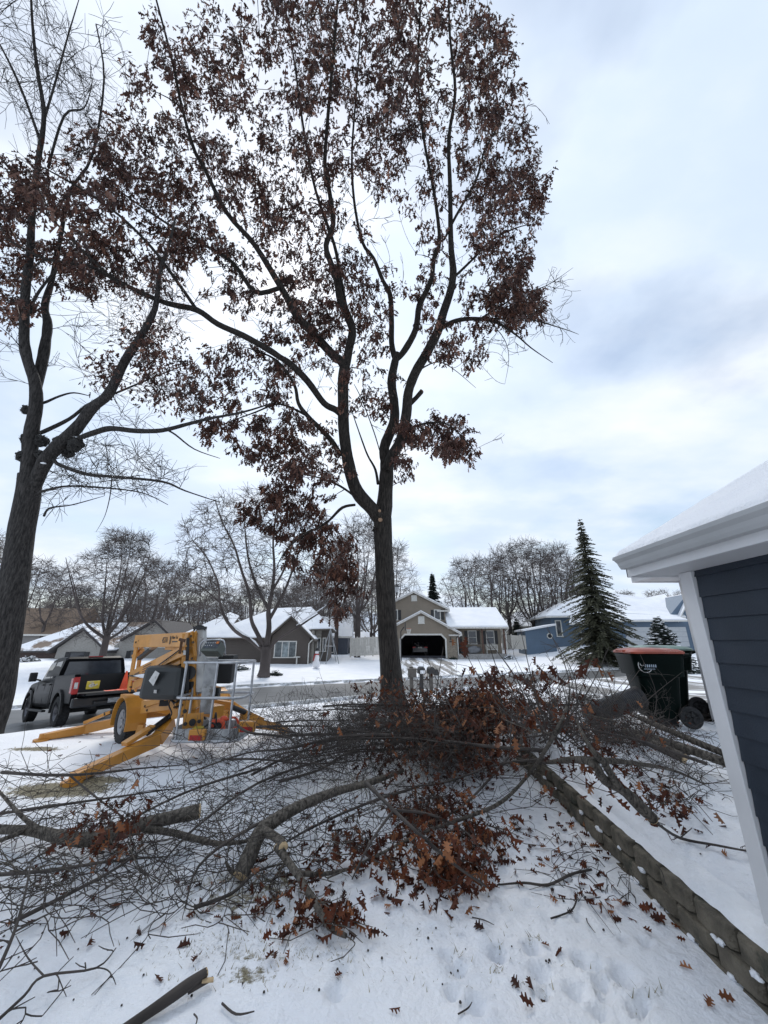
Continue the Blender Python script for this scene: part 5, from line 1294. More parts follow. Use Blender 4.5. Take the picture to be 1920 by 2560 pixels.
    # outriggers: beam with elbow, strut, black ram, foot
    def outrigger(pv, elbow, foot, st0, st1, ram0, ram1, w0=.15, h0_=.2, h1=.13):
        o = MB(); d = (elbow - pv); 
        def taper(a, b, ha, hb, wd):
            dd = (b - a).normalized(); sd = dd.cross(Vector((0, 0, 1))).normalized() * wd / 2; up = sd.cross(dd).normalized()
            vs = []
            for p, hh in ((a, ha), (b, hb)):
                for s, u_ in ((-1, -1), (1, -1), (1, 1), (-1, 1)): vs.append(tuple(p + sd * s + up * hh / 2 * u_))
            o.add(vs, [(0, 1, 2, 3), (7, 6, 5, 4), (0, 4, 5, 1), (1, 5, 6, 2), (2, 6, 7, 3), (3, 7, 4, 0)])
        taper(pv, elbow, h0_, h0_ * 1.1, w0); taper(elbow, foot + Vector((0, 0, .06)), h0_ * .98, h1, w0 * .98)
        ob = o.build('outrigger', Y_, root, base, bevel=.008)
        s = MB(); s.beam(st0, st1, w0 * .8, .06); s.build('outrigger_strut', Y_, ob, base, bevel=.005)
        r = MB(); r.cyl(ram0, ram1, .045, 14); r.build('hydraulic_ram', M['black'], ob, base, smooth=True, auto=40)
        rd = MB(); rd.cyl(st0.lerp(ram0, .4), ram0, .018, 10); rd.build('ram_rod', M['alu'], ob, base)
        p = MB(); p.cyl(foot + Vector((0, 0, -.02)), foot + Vector((0, 0, .03)), .13, 18); p.cyl(foot + Vector((0, 0, .031)), foot + Vector((0, 0, .12)), .05, 10); p.build('foot_pad', Y_, ob, base)
    fA = G(.434 * 412, 1480 + .434 * 1108); outrigger(z1(985, 745, 7.0), z1(905, 850, 6.6), fA, z1(715, 878, 6.15), z1(880, 775, 6.65), z1(845, 815, 6.5), z1(990, 705, 7.0), .16, .19, .12)
    fB = G(.434 * 235, 1480 + .434 * 862); outrigger(z1(700, 742, 8.3), z1(490, 790, 8.1), fB, z1(490, 752, 8.1), z1(640, 690, 8.2), z1(600, 705, 8.15), z1(700, 672, 8.3), .15, .16, .11)
    fC = G(.434 * 1640, 1480 + .434 * 812); outrigger(z1(1400, 712, 7.2), z1(1490, 760, 7.5), fC, z1(1510, 735, 7.6), z1(1420, 695, 7.3), z1(1440, 705, 7.3), z1(1340, 665, 7.1), .15, .17, .11)
    fD = Vector((-3.7, 11.4, hz(-3.7, 11.4))); pD = c0 + A * .9 - B * .5; outrigger(pD, pD + Vector((.5, .6, .05)), fD, pD + Vector((.7, .9, .08)), pD + Vector((.2, .2, .25)), pD + Vector((.5, .6, .2)), pD + Vector((.05, .05, .3)), .15, .17, .11)
    # arms
    ar = MB(); a, b = q(262, 250, 8.45), q(800, 185, 6.95); b.z = a.z + .03; ar.beam(a, b, .18, .25); ar.build('upper_arm', Y_, root, base, bevel=.01)
    X = (b - a).normalized(); nrm = X.cross(Vector((0, 0, 1)))
    txp = a.lerp(b, .63) + nrm * .092
    dcl = MB(); 
    tx = text_obj('model_lettering', '4527A', .15, txp, X, (0, 0, 1), M['decal'], root, base, sx=.62)
    tx2 = text_obj('maker_lettering', 'New Tec', .085, a.lerp(b, .80) + nrm * .092 + Vector((0, 0, .045)), X, (0, 0, 1), M['decal'], root, base, sx=.8)
    dcl.beam(a.lerp(b, .715) + nrm * .0925, a.lerp(b, .725) + nrm * .0925, .003, .15); dcl.beam(a.lerp(b, .733) + nrm * .0925, a.lerp(b, .738) + nrm * .0925, .003, .13)
    dcl.beam(a.lerp(b, .76) + nrm * .0925 + Vector((0, 0, -.03)), a.lerp(b, .85) + nrm * .0925 + Vector((0, 0, -.03)), .003, .02); dcl.build('decal_bar', M['decal'], root, base)
    up = MB()
    for s, dx in ((-.10, 0), (.10, 30)):
        p0 = q(255 + dx * 1.6, 220, 8.45 + s); p1 = q(165 + dx * 2.0, 735, 8.55 + s); up.beam(p0, p1, .03, .15, up=A)
    up.beam(q(215, 400, 8.5), q(300, 330, 8.45), .1, .06); up.build('front_link', Y_, root, base, bevel=.006)
    lk = MB(); lk.beam(q(270, 420, 8.3), q(455, 275, 7.8), .08, .07); lk.build('lift_cylinder', M['black'], root, base)
    lt = MB(); lt.beam(q(390, 320, 7.85), q(470, 270, 7.7), .10, .05); lt.build('cylinder_cage', mat('bare_steel', (.22, .17, .13), .6, .4), root, base)
    mid = MB(); m0, m1 = q(215, 590, 8.3), q(760, 330, 6.95); mid.beam(m0, m1, .14, .20)
    mid.beam(q(230, 680, 8.2), q(700, 440, 7.1), .10, .12); mid.beam(q(560, 290, 7.5), q(800, 300, 7.1), .14, .16); mid.beam(q(240, 690, 8.2), q(420, 600, 7.8), .16, .14); mid.build('lower_arm', Y_, root, base, bevel=.008)
    X2 = (m1 - m0).normalized(); n2 = X2.cross(Vector((0, 0, 1))).normalized()
    dl = MB(); dl.beam(m0.lerp(m1, .1) + n2 * .073 + Vector((0, 0, -.02)), m0.lerp(m1, .2) + n2 * .073 + Vector((0, 0, -.02)), .003, .04)
    for k in range(3): dl.beam(m0.lerp(m1, .26) + n2 * .073 + Vector((0, 0, .05 - k * .045)), m0.lerp(m1, .42) + n2 * .073 + Vector((0, 0, .05 - k * .045)), .003, .022)
    dl.build('warning_print', mat('faded_print', (.12, .06, .03), .6), root, base)
    # rear column with lightening holes
    co = MB()
    co.beam(q(770, 170, 7.0), q(752, 960, 6.85), .26, .06, up=(0, 1, 0)); co.beam(q(770, 160, 7.3), q(760, 960, 7.1), .26, .05, up=(0, 1, 0))
    co.beam(q(745, 250, 6.97), q(690, 600, 7.0), .05, .06); co.beam(q(790, 150, 6.9), q(825, 400, 6.9), .04, .05); co.beam(q(830, 150, 6.92), q(795, 300, 6.9), .03, .05)
    co.build('turret_column', Y_, root, base, bevel=.008)
    ho = MB()
    for x, y, rr_ in ((765, 560, .115), (748, 668, .115), (725, 940, .08)):
        p = q(x, y, 6.88); ho.lathe([(.001, 0), (rr_ * .82, 0), (rr_, .0), (rr_, .012), (.001, .012)], 22, p, Matrix.Rotation(R(90), 3, 'X'), cap=False)
    ho.build('column_hole', M['black'], root, base)
    pn = MB(); pn.beam(q(690, 240, 6.85), q(670, 370, 6.85), .045, .03); pn.beam(q(665, 230, 6.85), q(720, 245, 6.85), .04, .05); pn.build('lock_pin', mat('rusty_pin', (.10, .045, .02), .7), root, base)
    stk = MB(); stk.beam(q(730, 340, 6.86), q(728, 385, 6.86), .09, .004, up=(0, 1, 0)); stk.build('sticker', M['whitepaint'], root, base)
    # hoses clipped along the column and arms, bolt heads at the joints
    hs = MB()
    for k in range(3):
        pp, rr = crom([q(742 + k * 9, 215, 6.86), q(734 + k * 10, 400, 6.82), q(728 + k * 12, 520, 6.84), q(738 + k * 8, 760, 6.8), q(700 + k * 10, 830, 6.8)], [.012] * 5, 5); hs.tube(pp, rr, 6)
    for k in range(2):
        pp, rr = crom([m0.lerp(m1, .02) + n2 * (.09 + .03 * k), m0.lerp(m1, .3) + n2 * .1 + Vector((0, 0, -.1 - .03 * k)), m0.lerp(m1, .6) + n2 * .1 + Vector((0, 0, -.07)), m0.lerp(m1, .95) + n2 * .09 + Vector((0, 0, .04))], [.011] * 4, 5); hs.tube(pp, rr, 6)
    pp, rr = crom([q(600, 800, 6.8), q(560, 870, 6.8), q(590, 960, 6.75), q(560, 1010, 6.7)], [.012] * 4, 5); hs.tube(pp, rr, 6)
    hs.build('hydraulic_hoses', M['black'], root, base, smooth=True)
    bl = MB()
    for x, y, t in ((272, 245, 8.25), (272, 300, 8.25), (240, 260, 8.3), (212, 560, 8.4), (185, 700, 8.4), (780, 200, 6.84), (800, 260, 6.84), (705, 350, 6.88), (790, 420, 6.84), (760, 820, 6.8), (330, 890, 7.25), (350, 930, 7.25), (620, 900, 6.85), (690, 880, 6.8), (560, 480, 7.35), (440, 520, 7.6)):
        p = q(x, y, t); bl.lathe([(.001, 0), (.024, 0), (.02, .02), (.001, .02)], 8, p, Matrix.Rotation(R(90), 3, 'X'), cap=False)
    bl.build('bolt_heads', mat('greasy_bolt', (.07, .045, .025), .5, .5), root, base)
    # battery / pump cover
    cb = MB(); cc = q(560, 650, 7.0); cb.box(cc, (.80, .5, .56), rz=R(-8), tp=.93); cb.build('pump_cover', M['cover'], root, base, bevel=.09)
    sc_ = MB(); sc_.prism([q(365, 640, 6.78), q(408, 690, 6.72), q(470, 565, 6.72), q(430, 540, 6.78)], (-.01, .01, 0)); sc_.build('cover_sticker', M['whitepaint'], root, base)
    sb = MB(); sb.beam(q(428, 730, 6.70), q(426, 762, 6.70), .05, .004, up=(0, 1, 0))
    sb.build('small_sticker', M['whitepaint'], root, base)
    sn = MB(); a_ = q(330, 765, 6.9); sn.blob(a_, .14, 3, .3, 2, 2, (1.5, .7, .28)); sn.blob(q(400, 590, 7.3), .15, 6, .3, 2, 2, (2.2, .5, .3)); sn.build('snow_patch', M['snow'], root, base, smooth=True)
    # white boom tube, black hose loop, black box
    wt = MB(); wt.beam(q(880, 128, 7.1), q(885, 740, 6.95), .15, .14, up=(0, 1, 0)); wt.build('boom_tube', M['whitepaint'], root, base, bevel=.012)
    ex = MB(); ex.beam(q(832, 330, 7.05), q(835, 900, 6.9), .045, .05, up=(0, 1, 0)); ex.beam(q(815, 480, 7.0), q(822, 900, 6.9), .02, .04, up=(0, 1, 0)); ex.build('boom_rail', M['alu'], root, base)
    hp = MB()
    for k in range(4):
        pp, rr = crom([q(808, 150, 7.0), q(820 + k * 6, 112 - k * 3, 7.05), q(860, 95 + k * 4, 7.05), q(905, 105 + k * 3, 7.05), q(915, 150, 7.1)], [.014] * 5, 5); hp.tube(pp, rr, 6)
    hp.box(q(870, 118, 7.05), (.2, .12, .05)); hp.build('hose_loop', M['black'], root, base)
    bx = MB(); bx.box(q(1115, 520, 7.35), (.36, .3, .50), rz=.05); bx.build('battery_box', M['black'], root, base, bevel=.02)
    sm = MB(); sm.box(q(1035, 765, 7.0), (.10, .12, .2)); sm.build('junction_box', M['cover'], root, base, bevel=.01)
    # basket, real size
    x0, x1, y0, y1, zf, zt = -3.42, -2.36, 6.95, 7.68, .50, 1.66
    bk = MB(); r_ = .16
    def ring(z, e=0.):
        pts = []
        for cx, cy, a0 in ((x1 - r_ + e, y0 + r_ - e, -90), (x1 - r_ + e, y1 - r_ + e, 0), (x0 + r_ - e, y1 - r_ + e, 90), (x0 + r_ - e, y0 + r_ - e, 180)):
            for k in range(5):
                a = R(a0 + 22.5 * k); pts.append(Vector((cx + r_ * math.cos(a), cy + r_ * math.sin(a), z)))
        return pts
    bkt = thing('basket', None, None, (0, 0, 0)); bkt.parent = root
    def loop(z, e, rad, name):
        pts = ring(z, e); pts.append(pts[0]); m_ = MB(); m_.tube(pts, rad, 10, cap=False); m_.build(name, M['alu'], bkt, base, smooth=True)
    tp_ = MB(); t1 = ring(zf, 0); t2 = ring(zf + .17, .015); n = len(t1)
    vs = [tuple(p) for p in t1] + [tuple(p) for p in t2] + [tuple(p + Vector((0, 0, .004))) for p in ring(zf, -.02)] + [tuple(p) for p in ring(zf + .17, -.0)]
    fs = [tuple(range(n))[::-1]]
    for i in range(n): j = (i + 1) % n; fs += [(i, j, n + j, n + i), (2 * n + j, 2 * n + i, 3 * n + i, 3 * n + j), (n + i, n + j, 3 * n + j, 3 * n + i)]
    fs.append(tuple(range(2 * n, 3 * n)))
    tp_.add(vs, fs); tp_.build('floor_tray', M['aluplate'], bkt, base)
    loop(zf - .005, .01, .024, 'bottom_rail'); loop(zt, .0, .022, 'top_rail'); loop(zf + .62, .02, .022, 'middle_rail')
    for px, py in ((x0 + .1, y0), (x1 - .12, y0), (x1, y1 - .2), (x0, y1 - .15), (x0 + .62, y0)):
        m_ = MB(); m_.cyl((px, py, zf), (px, py, zt), .02, 10); m_.build('rail_post', M['alu'], bkt, base, smooth=True, auto=40)
    gd = MB(); gpts = [q(868, 395, 6.75), q(872, 290, 6.75), q(905, 245, 6.75), q(960, 236, 6.75), q(1075, 236, 6.75), q(1108, 262, 6.75), q(1118, 385, 6.75)]; pp, rr = crom(gpts, [.017] * 7, 3); gd.tube(pp, rr, 8); gd.build('control_guard', M['alu'], bkt, base, smooth=True)
    mp = MB(); mp.beam(q(990, 405, 6.95), q(925, 965, 6.72), .21, .06, up=(0, 1, 0)); mp.build('mounting_panel', M['aluplate'], bkt, base, bevel=.008)
    dk = MB(); dk.beam(q(945, 530, 6.88), q(943, 552, 6.88), .05, .004, up=(0, 1, 0)); dk.beam(q(1015, 520, 6.88), q(1014, 545, 6.88), .05, .004, up=(0, 1, 0)); dk.beam(q(945, 760, 6.78), q(930, 850, 6.76), .13, .004, up=(0, 1, 0)); dk.beam(q(985, 440, 6.9), q(980, 480, 6.9), .14, .004, up=(0, 1, 0)); dk.build('panel_label', M['whitepaint'], bkt, base)
    cbx = MB(); tilt = Matrix.Rotation(R(-18), 3, 'Z') @ Matrix.Rotation(R(-32), 3, 'X'); pc = q(1005, 325, 6.7); cbx.box(pc, (.36, .20, .19), rot=tilt, tp=.9); cbx.build('control_box', mat('grey_green_box', (.075, .085, .075), .5), bkt, base, bevel=.015)
    fc = MB(); nf = tilt @ Vector((0, -1, 0)); fc.box(pc + nf * .1 + tilt @ Vector((.01, 0, .02)), (.29, .008, .13), rot=tilt); fc.build('control_face', mat('control_face', (.03, .035, .045), .35, var=.4, scale=30), bkt, base)
    sw = MB()
    for k in range(9): sw.box(pc + nf * .108 + tilt @ Vector((-.11 + (k % 5) * .045, 0, .05 - (k // 5) * .05)), (.014, .012, .014), rot=tilt)
    sw.build('switches', M['whitepaint'], bkt, base)
    es = MB(); es.box(pc + nf * .108 + tilt @ Vector((.12, 0, .055)), (.05, .01, .04), rot=tilt); es.build('stop_button', mat('orange_button', (.5, .14, .02), .4), bkt, base)
    # rear lights on their yellow brackets and pierced plate
    pl = MB(); pl.beam(q(700, 1055, 6.45), q(900, 1040, 6.5), .03, .27); pl.build('light_plate', Y_, root, base, bevel=.006)
    hh = MB()
    for x, y, rr_ in ((795, 1050, .055), (725, 1065, .03), (862, 1040, .03)):
        p = q(x, y, 6.43); hh.lathe([(.001, 0), (rr_, 0), (rr_, .01), (.001, .01)], 18, p, Matrix.Rotation(R(90), 3, 'X'), cap=False)
    hh.build('plate_hole', M['black'], root, base)
    for x, y in ((828, 1195), (1325, 1112)):
        c = q(x, y, 5.97); h_ = MB(); h_.box(c + Vector((0, .05, .02)), (.24, .10, .15)); hb = h_.build('light_bracket', Y_, root, base, bevel=.008)
        l_ = MB(); l_.box(c + Vector((0, -.008, -.012)), (.19, .012, .075)); l_.build('tail_light', M['red'], hb, base, bevel=.005)
    # chainsaw lying in the basket
    cs = thing('chainsaw', 'orange red chainsaw resting on the floor of the lift basket', 'chainsaw', (-2.83, 7.35, zf + .01), R(25))
    orange = mat('saw_orange', (.62, .07, .02), .4, var=.1)
    m_ = MB(); m_.box((0, 0, .15), (.26, .19, .17), tp=.8); m_.box((.09, .0, .24), (.14, .15, .07), tp=.7); m_.build('engine_housing', orange, cs, bevel=.03)
    m_ = MB(); pp, rr = crom([(.12, 0, .20), (.25, 0, .24), (.33, 0, .16), (.28, 0, .07), (.12, 0, .06)], [.018] * 5, 5); m_.tube(pp, rr, 8); m_.build('rear_handle', orange, cs, smooth=True)
    m_ = MB(); pp, rr = crom([(-.03, -.11, .08), (-.04, -.12, .26), (-.05, 0, .33), (-.05, .11, .26), (-.04, .11, .1)], [.012] * 5, 5); m_.tube(pp, rr, 8); m_.build('front_handle', M['black'], cs, smooth=True)
    m_ = MB(); m_.box((-.32, -.06, .1), (.42, .008, .07)); m_.build('guide_bar', M['alu'], cs, bevel=.003)
    m_ = MB(); m_.cyl((0, -.101, .14), (0, -.112, .14), .06, 16); m_.build('starter_cover', M['black'], cs)
    g = thing('tool_pouch', 'small black and yellow tool bag beside the chainsaw in the basket', 'tool bag', (-3.05, 7.14, zf + .01), .2)
    m_ = MB(); m_.box((0, 0, .08), (.2, .14, .16), tp=.8); m_.build('bag', mat('yellow_bag', (.35, .26, .02), .6, var=.3, scale=14), g, bevel=.02)
    m_ = MB(); pp, rr = crom([(.08, 0, .15), (.2, .02, .2), (.3, 0, .1), (.32, .02, .0)], [.014] * 4, 5); m_.tube(pp, rr, 7); m_.box((.18, .05, .07), (.12, .1, .12)); m_.build('strap', M['black'], g)
build_lift()

# ---------------------------------------------------------------- pickup
def build_truck():
    gx, gy = -8.80, 13.07; th = R(50.3)
    root = thing('pickup_truck', 'black crew cab pickup with lowered tailgate parked at the kerb behind the lift', 'pickup truck', (gx, gy, -.33), th)
    root.rotation_euler = (R(-4.2), 0, th)
    paint = mat('black_truck_paint', (.004, .0045, .006), .32, var=.1, ior=1.13); pl = mat('black_plastic', (.014, .014, .015), .55)
    sil = mat('dark_chrome', (.10, .10, .11), .3, .8)
    W2 = 1.0
    # lower body shell: cross-sections along y (y, half width at belt, z bottom, z belt)
    def shell(secs, name, m, bev=.03):
        """secs: (y, [(x, z) half profile from bottom to top])"""
        b = MB(); k = len(secs[0][1]); vs = []
        for y, pr in secs:
            for x, z in pr: vs.append((-x, y, z))
            for x, z in reversed(pr): vs.append((x, y, z))
        n = 2 * k; fs = []
        for i in range(len(secs) - 1):
            for j in range(n): j2 = (j + 1) % n; fs.append((i * n + j, i * n + j2, (i + 1) * n + j2, (i + 1) * n + j))
        fs.append(tuple(range(n - 1, -1, -1))[::1]); fs.append(tuple((len(secs) - 1) * n + j for j in range(n)))
        b.add(vs, fs); return b.build(name, m, root, bevel=bev)
    side = lambda w_, zb, zt: [(w_ - .06, zb), (w_, zb + .12), (w_ + .01, (zb + zt) / 2), (w_ - .005, zt - .12), (w_ - .05, zt)]
    # bed sides (left and right walls with an open top), wheel arches cut as dark liners
    for s in (-1, 1):
        b = MB()
        arch = [( -1.18, .62), (-.52, .62)] + [(-.52 * math.cos(a) , .42 + .52 * math.sin(a)) for a in np.linspace(.38, math.pi - .38, 9)] + [(.52, .62), (.86, .62)]
        top = [(.86, 1.38), (-1.18, 1.38)]
        poly = arch + top
        xo = s * 1.0; xi = s * .86
        b.prism([(xo, y, z) for y, z in poly], (xi - xo, 0, 0)); b.build('bed_side', paint, root, bevel=.025)
        pts = [(-.58 * math.cos(a), .42 + .58 * math.sin(a)) for a in np.linspace(-.1, math.pi + .1, 14)]; inn = [(-.50 * math.cos(a), .42 + .50 * math.sin(a)) for a in np.linspace(-.1, math.pi + .1, 14)]
        for yo in (0, 3.6):
            f = MB()
            for i in range(13): f.prism([(s * .99, pts[i][0] + yo, pts[i][1]), (s * .99, pts[i + 1][0] + yo, pts[i + 1][1]), (s * .99, inn[i + 1][0] + yo, inn[i + 1][1]), (s * .99, inn[i][0] + yo, inn[i][1])], (s * .055, 0, 0))
            f.build('fender_flare', pl, root)
    b = MB(); b.bb(-.859, .859, -1.15, .86, .80, .86); b.bb(-.859, .859, .80, .86, .861, 1.37); b.build('bed_floor', pl, root)
    # lowered tailgate
    b = MB(); b.bb(-.84, .84, -1.72, -1.19, .80, .87); b.build('tailgate', paint, root, bevel=.02)
    b = MB(); b.bb(-.8, .8, -1.735, -1.721, .815, .855); b.build('tailgate_edge', pl, root)
    b = MB(); b.bb(-.98, .98, -1.34, -1.185, .52, .76); b.bb(-.5, .5, -1.42, -1.341, .56, .66); bp = b.build('rear_bumper', mat('dark_bumper', (.012, .013, .015), .35, .1, coat=.1), root, bevel=.03)
    b = MB(); b.bb(-.17, .17, -1.432, -1.422, .58, .70); b.build('number_plate', mat('plate_grey', (.25, .26, .27), .5, var=.3, scale=25), bp)
    b = MB(); b.beam((0, -1.3, .45), (0, -1.7, .42), .08, .08); b.cyl((0, -1.68, .46), (0, -1.68, .58), .03, 10); b.build('tow_hitch', pl, root)
    for s in (-1, 1):
        b = MB(); b.bb(s * .865, s * 1.012, -1.21, -1.18, .86, 1.30); b.bb(s * .99, s * 1.018, -1.18, -.98, .88, 1.28); tl = b.build('tail_light', M['red'], root, bevel=.02)
        b = MB(); b.bb(s * .90, s * .98, -1.22, -1.211, 1.0, 1.16); b.build('reverse_lens', M['whitepaint'], tl)
    # cab: lower + greenhouse
    shell([(.87, side(1.0, .50, 1.30)), (1.4, side(1.01, .48, 1.31)), (3.05, side(1.01, .48, 1.27))], 'cab_body', paint)
    shell([(3.04, side(1.0, .62, 1.25)), (3.25, side(.99, .95, 1.24)), (3.95, side(.97, .95, 1.20)), (4.2, side(.97, .62, 1.16)), (4.52, [(.80, .58), (.88, .70), (.88, .9), (.84, 1.02), (.76, 1.1)])], 'hood', paint, .04)
    gh = [(.90, [(.93, 1.27), (.90, 1.5), (.82, 1.82), (.76, 1.86)]), (1.02, [(.93, 1.27), (.90, 1.5), (.80, 1.90), (.70, 1.93)]), (1.9, [(.93, 1.27), (.90, 1.5), (.80, 1.93), (.70, 1.96)]), (2.45, [(.93, 1.27), (.90, 1.5), (.79, 1.88), (.70, 1.91)]), (3.15, [(.92, 1.22), (.88, 1.25), (.80, 1.27), (.7, 1.28)])]
    shell(gh, 'cab_roof', paint, .02)
    b = MB(); b.face([(-.80, .893, 1.36), (.80, .893, 1.36), (.72, .888, 1.78), (-.72, .888, 1.78)][::-1]); b.build('rear_window', M['glass'], root)
    for s in (-1, 1):
        b = MB()
        for ya, yb in ((1.08, 1.78), (1.86, 2.5)):
            e = .25 if yb > 2.4 else 0
            b.face([(s * .925, ya, 1.33), (s * .925, yb + e, 1.33), (s * .835, yb - .05, 1.80), (s * .832, ya + .03, 1.82)])
        b.build('side_window', M['glass'], root)
        b = MB()
        for ya in (1.05, 1.82, 2.75): b.bb(s * 1.012, s * 1.018, ya, ya + .015, .55, 1.28)
        b.build('door_gap', M['black'], root)
        b = MB(); b.bb(s * 1.016, s * 1.05, 1.15, 1.32, 1.12, 1.16); b.bb(s * 1.016, s * 1.05, 1.95, 2.12, 1.12, 1.16); b.build('door_handle', pl, root, bevel=.008)
        b = MB(); b.bb(s * 1.02, s * 1.12, 1.0, 2.9, .38, .44); b.build('running_board', pl, root, bevel=.01)
        b = MB(); b.beam((s * .98, 2.62, 1.28), (s * 1.12, 2.6, 1.32), .06, .05); b.box((s * 1.22, 2.6, 1.40), (.2, .12, .28)); b.build('wing_mirror', pl, root, bevel=.03)
        for yo in (0, 3.6): wheel_set(root, (s * .88, yo, .41), (s, 0, 0), .41, .29, sil, spokes=6)
    b = MB(); b.box((0, 1.0, 1.925), (.4, .06, .03)); b.build('brake_light', M['red'], root)
    b = MB(); b.cyl((-.8, 0, .4), (.8, 0, .4), .06, 8); b.cyl((-.8, 3.6, .4), (.8, 3.6, .4), .06, 8); b.bb(-.45, -.33, -1.1, 4.2, .45, .6); b.bb(.33, .45, -1.1, 4.2, .45, .6); b.build('chassis', pl, root)
    # load on the tailgate and in the bed
    root.rotation_euler = (R(-4.2), 0, th); bpy.context.view_layer.update(); Mx = root.matrix_basis
    def at(x, y, z): return Mx @ Vector((x, y, z))
    orange = mat('cone_orange', (.80, .09, .025), .5, var=.05)
    p = at(.32, -1.0, .87); o = thing('traffic_cone', 'orange traffic cone standing in the pickup bed', 'traffic cone', p, th)
    m_ = MB(); m_.box((0, 0, .012), (.28, .28, .024)); m_.build('base', orange, o, bevel=.006); m_ = MB(); m_.lathe([(.11, .025), (.025, .52), (.02, .53)], 20); m_.build('cone', orange, o, smooth=True, auto=40)
    p = at(.50, -1.05, .87); o = thing('bottle', 'small brown bottle between the traffic cone and the red can', 'bottle', p)
    m_ = MB(); m_.lathe([(.04, 0), (.045, .01), (.045, .16), (.02, .21), (.018, .25)], 14); m_.build('bottle_body', mat('brown_bottle', (.12, .04, .03), .3), o, smooth=True, auto=40)
    m_ = MB(); m_.cyl((0, 0, .251), (0, 0, .28), .022, 10); m_.build('cap', M['whitepaint'], o)
    p = at(.68, -.98, .87); o = thing('fuel_can', 'red plastic fuel can in the pickup bed beside the cone', 'fuel can', p, th)
    rd = mat('red_plastic', (.50, .02, .025), .4)
    m_ = MB(); m_.box((0, 0, .13), (.3, .2, .26), tp=.9); m_.build('can_body', rd, o, bevel=.03); m_ = MB(); pp, rr = crom([(-.1, 0, .26), (-.06, 0, .33), (.06, 0, .33), (.1, 0, .26)], [.015] * 4, 4); m_.tube(pp, rr, 8); m_.build('handle', rd, o, smooth=True); m_ = MB(); m_.cyl((.11, 0, .26), (.17, 0, .36), .018, 8); m_.build('spout', M['black'], o)
    p = at(.2, -1.45, .885); o = thing('safety_flag', 'red orange flag cloth lying along the lowered tailgate', 'flag', p, th)
    m_ = MB()
    vs = []; 
    for i in range(13):
        for j in range(5): vs.append((-.5 + i * .085, -.1 + j * .05, .012 + .02 * noise.noise(Vector((i * .7, j * .6, 1)))))
    m_.add(vs, [(i * 5 + j, (i + 1) * 5 + j, (i + 1) * 5 + j + 1, i * 5 + j + 1) for i in range(12) for j in range(4)]); m_.build('flag_cloth', orange, o)
    p = at(-.52, -1.12, .87); o = thing('yellow_notice', 'yellow notice board with worn print standing inside the tailgate opening', 'sign', p, th)
    m_ = MB(); m_.box((0, 0, .2), (.32, .02, .21)); m_.build('board', mat('notice_yellow', (.62, .48, .05), .5, var=.1, scale=12), o, bevel=.01)
    m_ = MB(); m_.blob((-.03, -.012, .2), .06, 2, .6, 2, 2, (1.2, .03, .9)); m_.build('worn_print', mat('worn_print', (.45, .42, .36), .6, var=.4, scale=20), o)
    m_ = MB(); m_.beam((.03, -.018, .17), (.10, -.018, .22), .01, .025); m_.box((-.05, -.018, .28), (.09, .006, .018)); m_.build('print_mark', M['whitepaint'], o)
build_truck()

# ---------------------------------------------------------------- carts, pipe, mailboxes, lamp
def build_cart(name, label, p, rz, lid_m, body_m, s=1.0, logo=False):
    o = thing(name, label, 'trash cart', p, rz)
    b = MB(); secs = [(.12, .22, .26), (.70, .285, .33), (.71, .33, .385), (.98, .36, .42), (1.02, .375, .435), (1.03, .36, .42)]
    def rr(hx, hy, z, r=.09, k=5):
        out = []
        for cx, cy, a0 in ((hx - r, -hy + r, -90), (hx - r, hy - r, 0), (-hx + r, hy - r, 90), (-hx + r, -hy + r, 180)):
            for i in range(k): a = R(a0 + 90 * i / (k - 1)); out.append((cx + r * math.cos(a), cy + r * math.sin(a), z))
        return out
    rings = [rr(hx * s, hy * s, z * s) for z, hx, hy in secs]; n = len(rings[0]); vs = [p_ for r in rings for p_ in r]; fs = [tuple(range(n - 1, -1, -1))]
    for i in range(len(rings) - 1):
        for j in range(n): j2 = (j + 1) % n; fs.append((i * n + j, i * n + j2, (i + 1) * n + j2, (i + 1) * n + j))
    fs.append(tuple((len(rings) - 1) * n + j for j in range(n))); b.add(vs, fs); b.build('bin_body', body_m, o, smooth=True, auto=35)
    b = MB(); lr = [rr(.375, .45, 1.035), rr(.38, .455, 1.06), rr(.33, .40, 1.095), rr(.2, .26, 1.115)]; vs = [p_ for r in lr for p_ in r]; fs = [tuple(range(n - 1, -1, -1))]
    for i in range(3):
        for j in range(n): j2 = (j + 1) % n; fs.append((i * n + j, i * n + j2, (i + 1) * n + j2, (i + 1) * n + j))
    fs.append(tuple(3 * n + j for j in range(n))); b.add(vs, fs)
    for k in range(4): b.box((.37, -.27 + k * .18, 1.055), (.05, .09, .05)); 
    b.box((-.36, 0, 1.065), (.1, .3, .035))
    b.build('lid', lid_m, o, smooth=True, auto=30)
    b = MB(); b.tube([(.36, -.36, .99), (.46, -.36, 1.02), (.46, .36, 1.02), (.36, .36, .99)], .018, 8); b.build('handle', body_m, o)
    for y in (-.27, .27): wheel_set(o, (.30, y * 1.15, .15), (0, 1 if y > 0 else -1, 0), .15, .06, M['black'], spokes=5, tread=False)
    b = MB(); b.cyl((.30, -.3, .15), (.30, .3, .15), .012, 8); b.bb(-.12, .18, -.16, .16, .0, .125); b.build('axle', M['black'], o)
    return o
green = mat('dark_green_plastic', (.002, .006, .005), .45, var=.15, scale=3, ior=1.15)
lidr = mat('faded_red_lid', (.34, .075, .045), .45, var=.2, scale=5, dirt=((.55, .42, .38), 3., .6)); lidg = mat('green_lid_frosted', (.16, .24, .21), .5, var=.3, scale=4)
p = atT(1652, 1806, 5.95); p.z = hz(p.x, p.y)
c1 = build_cart('trash_cart', 'dark green wheeled cart with faded red lid, the nearer of the two carts', p, R(-12), lidr, green)
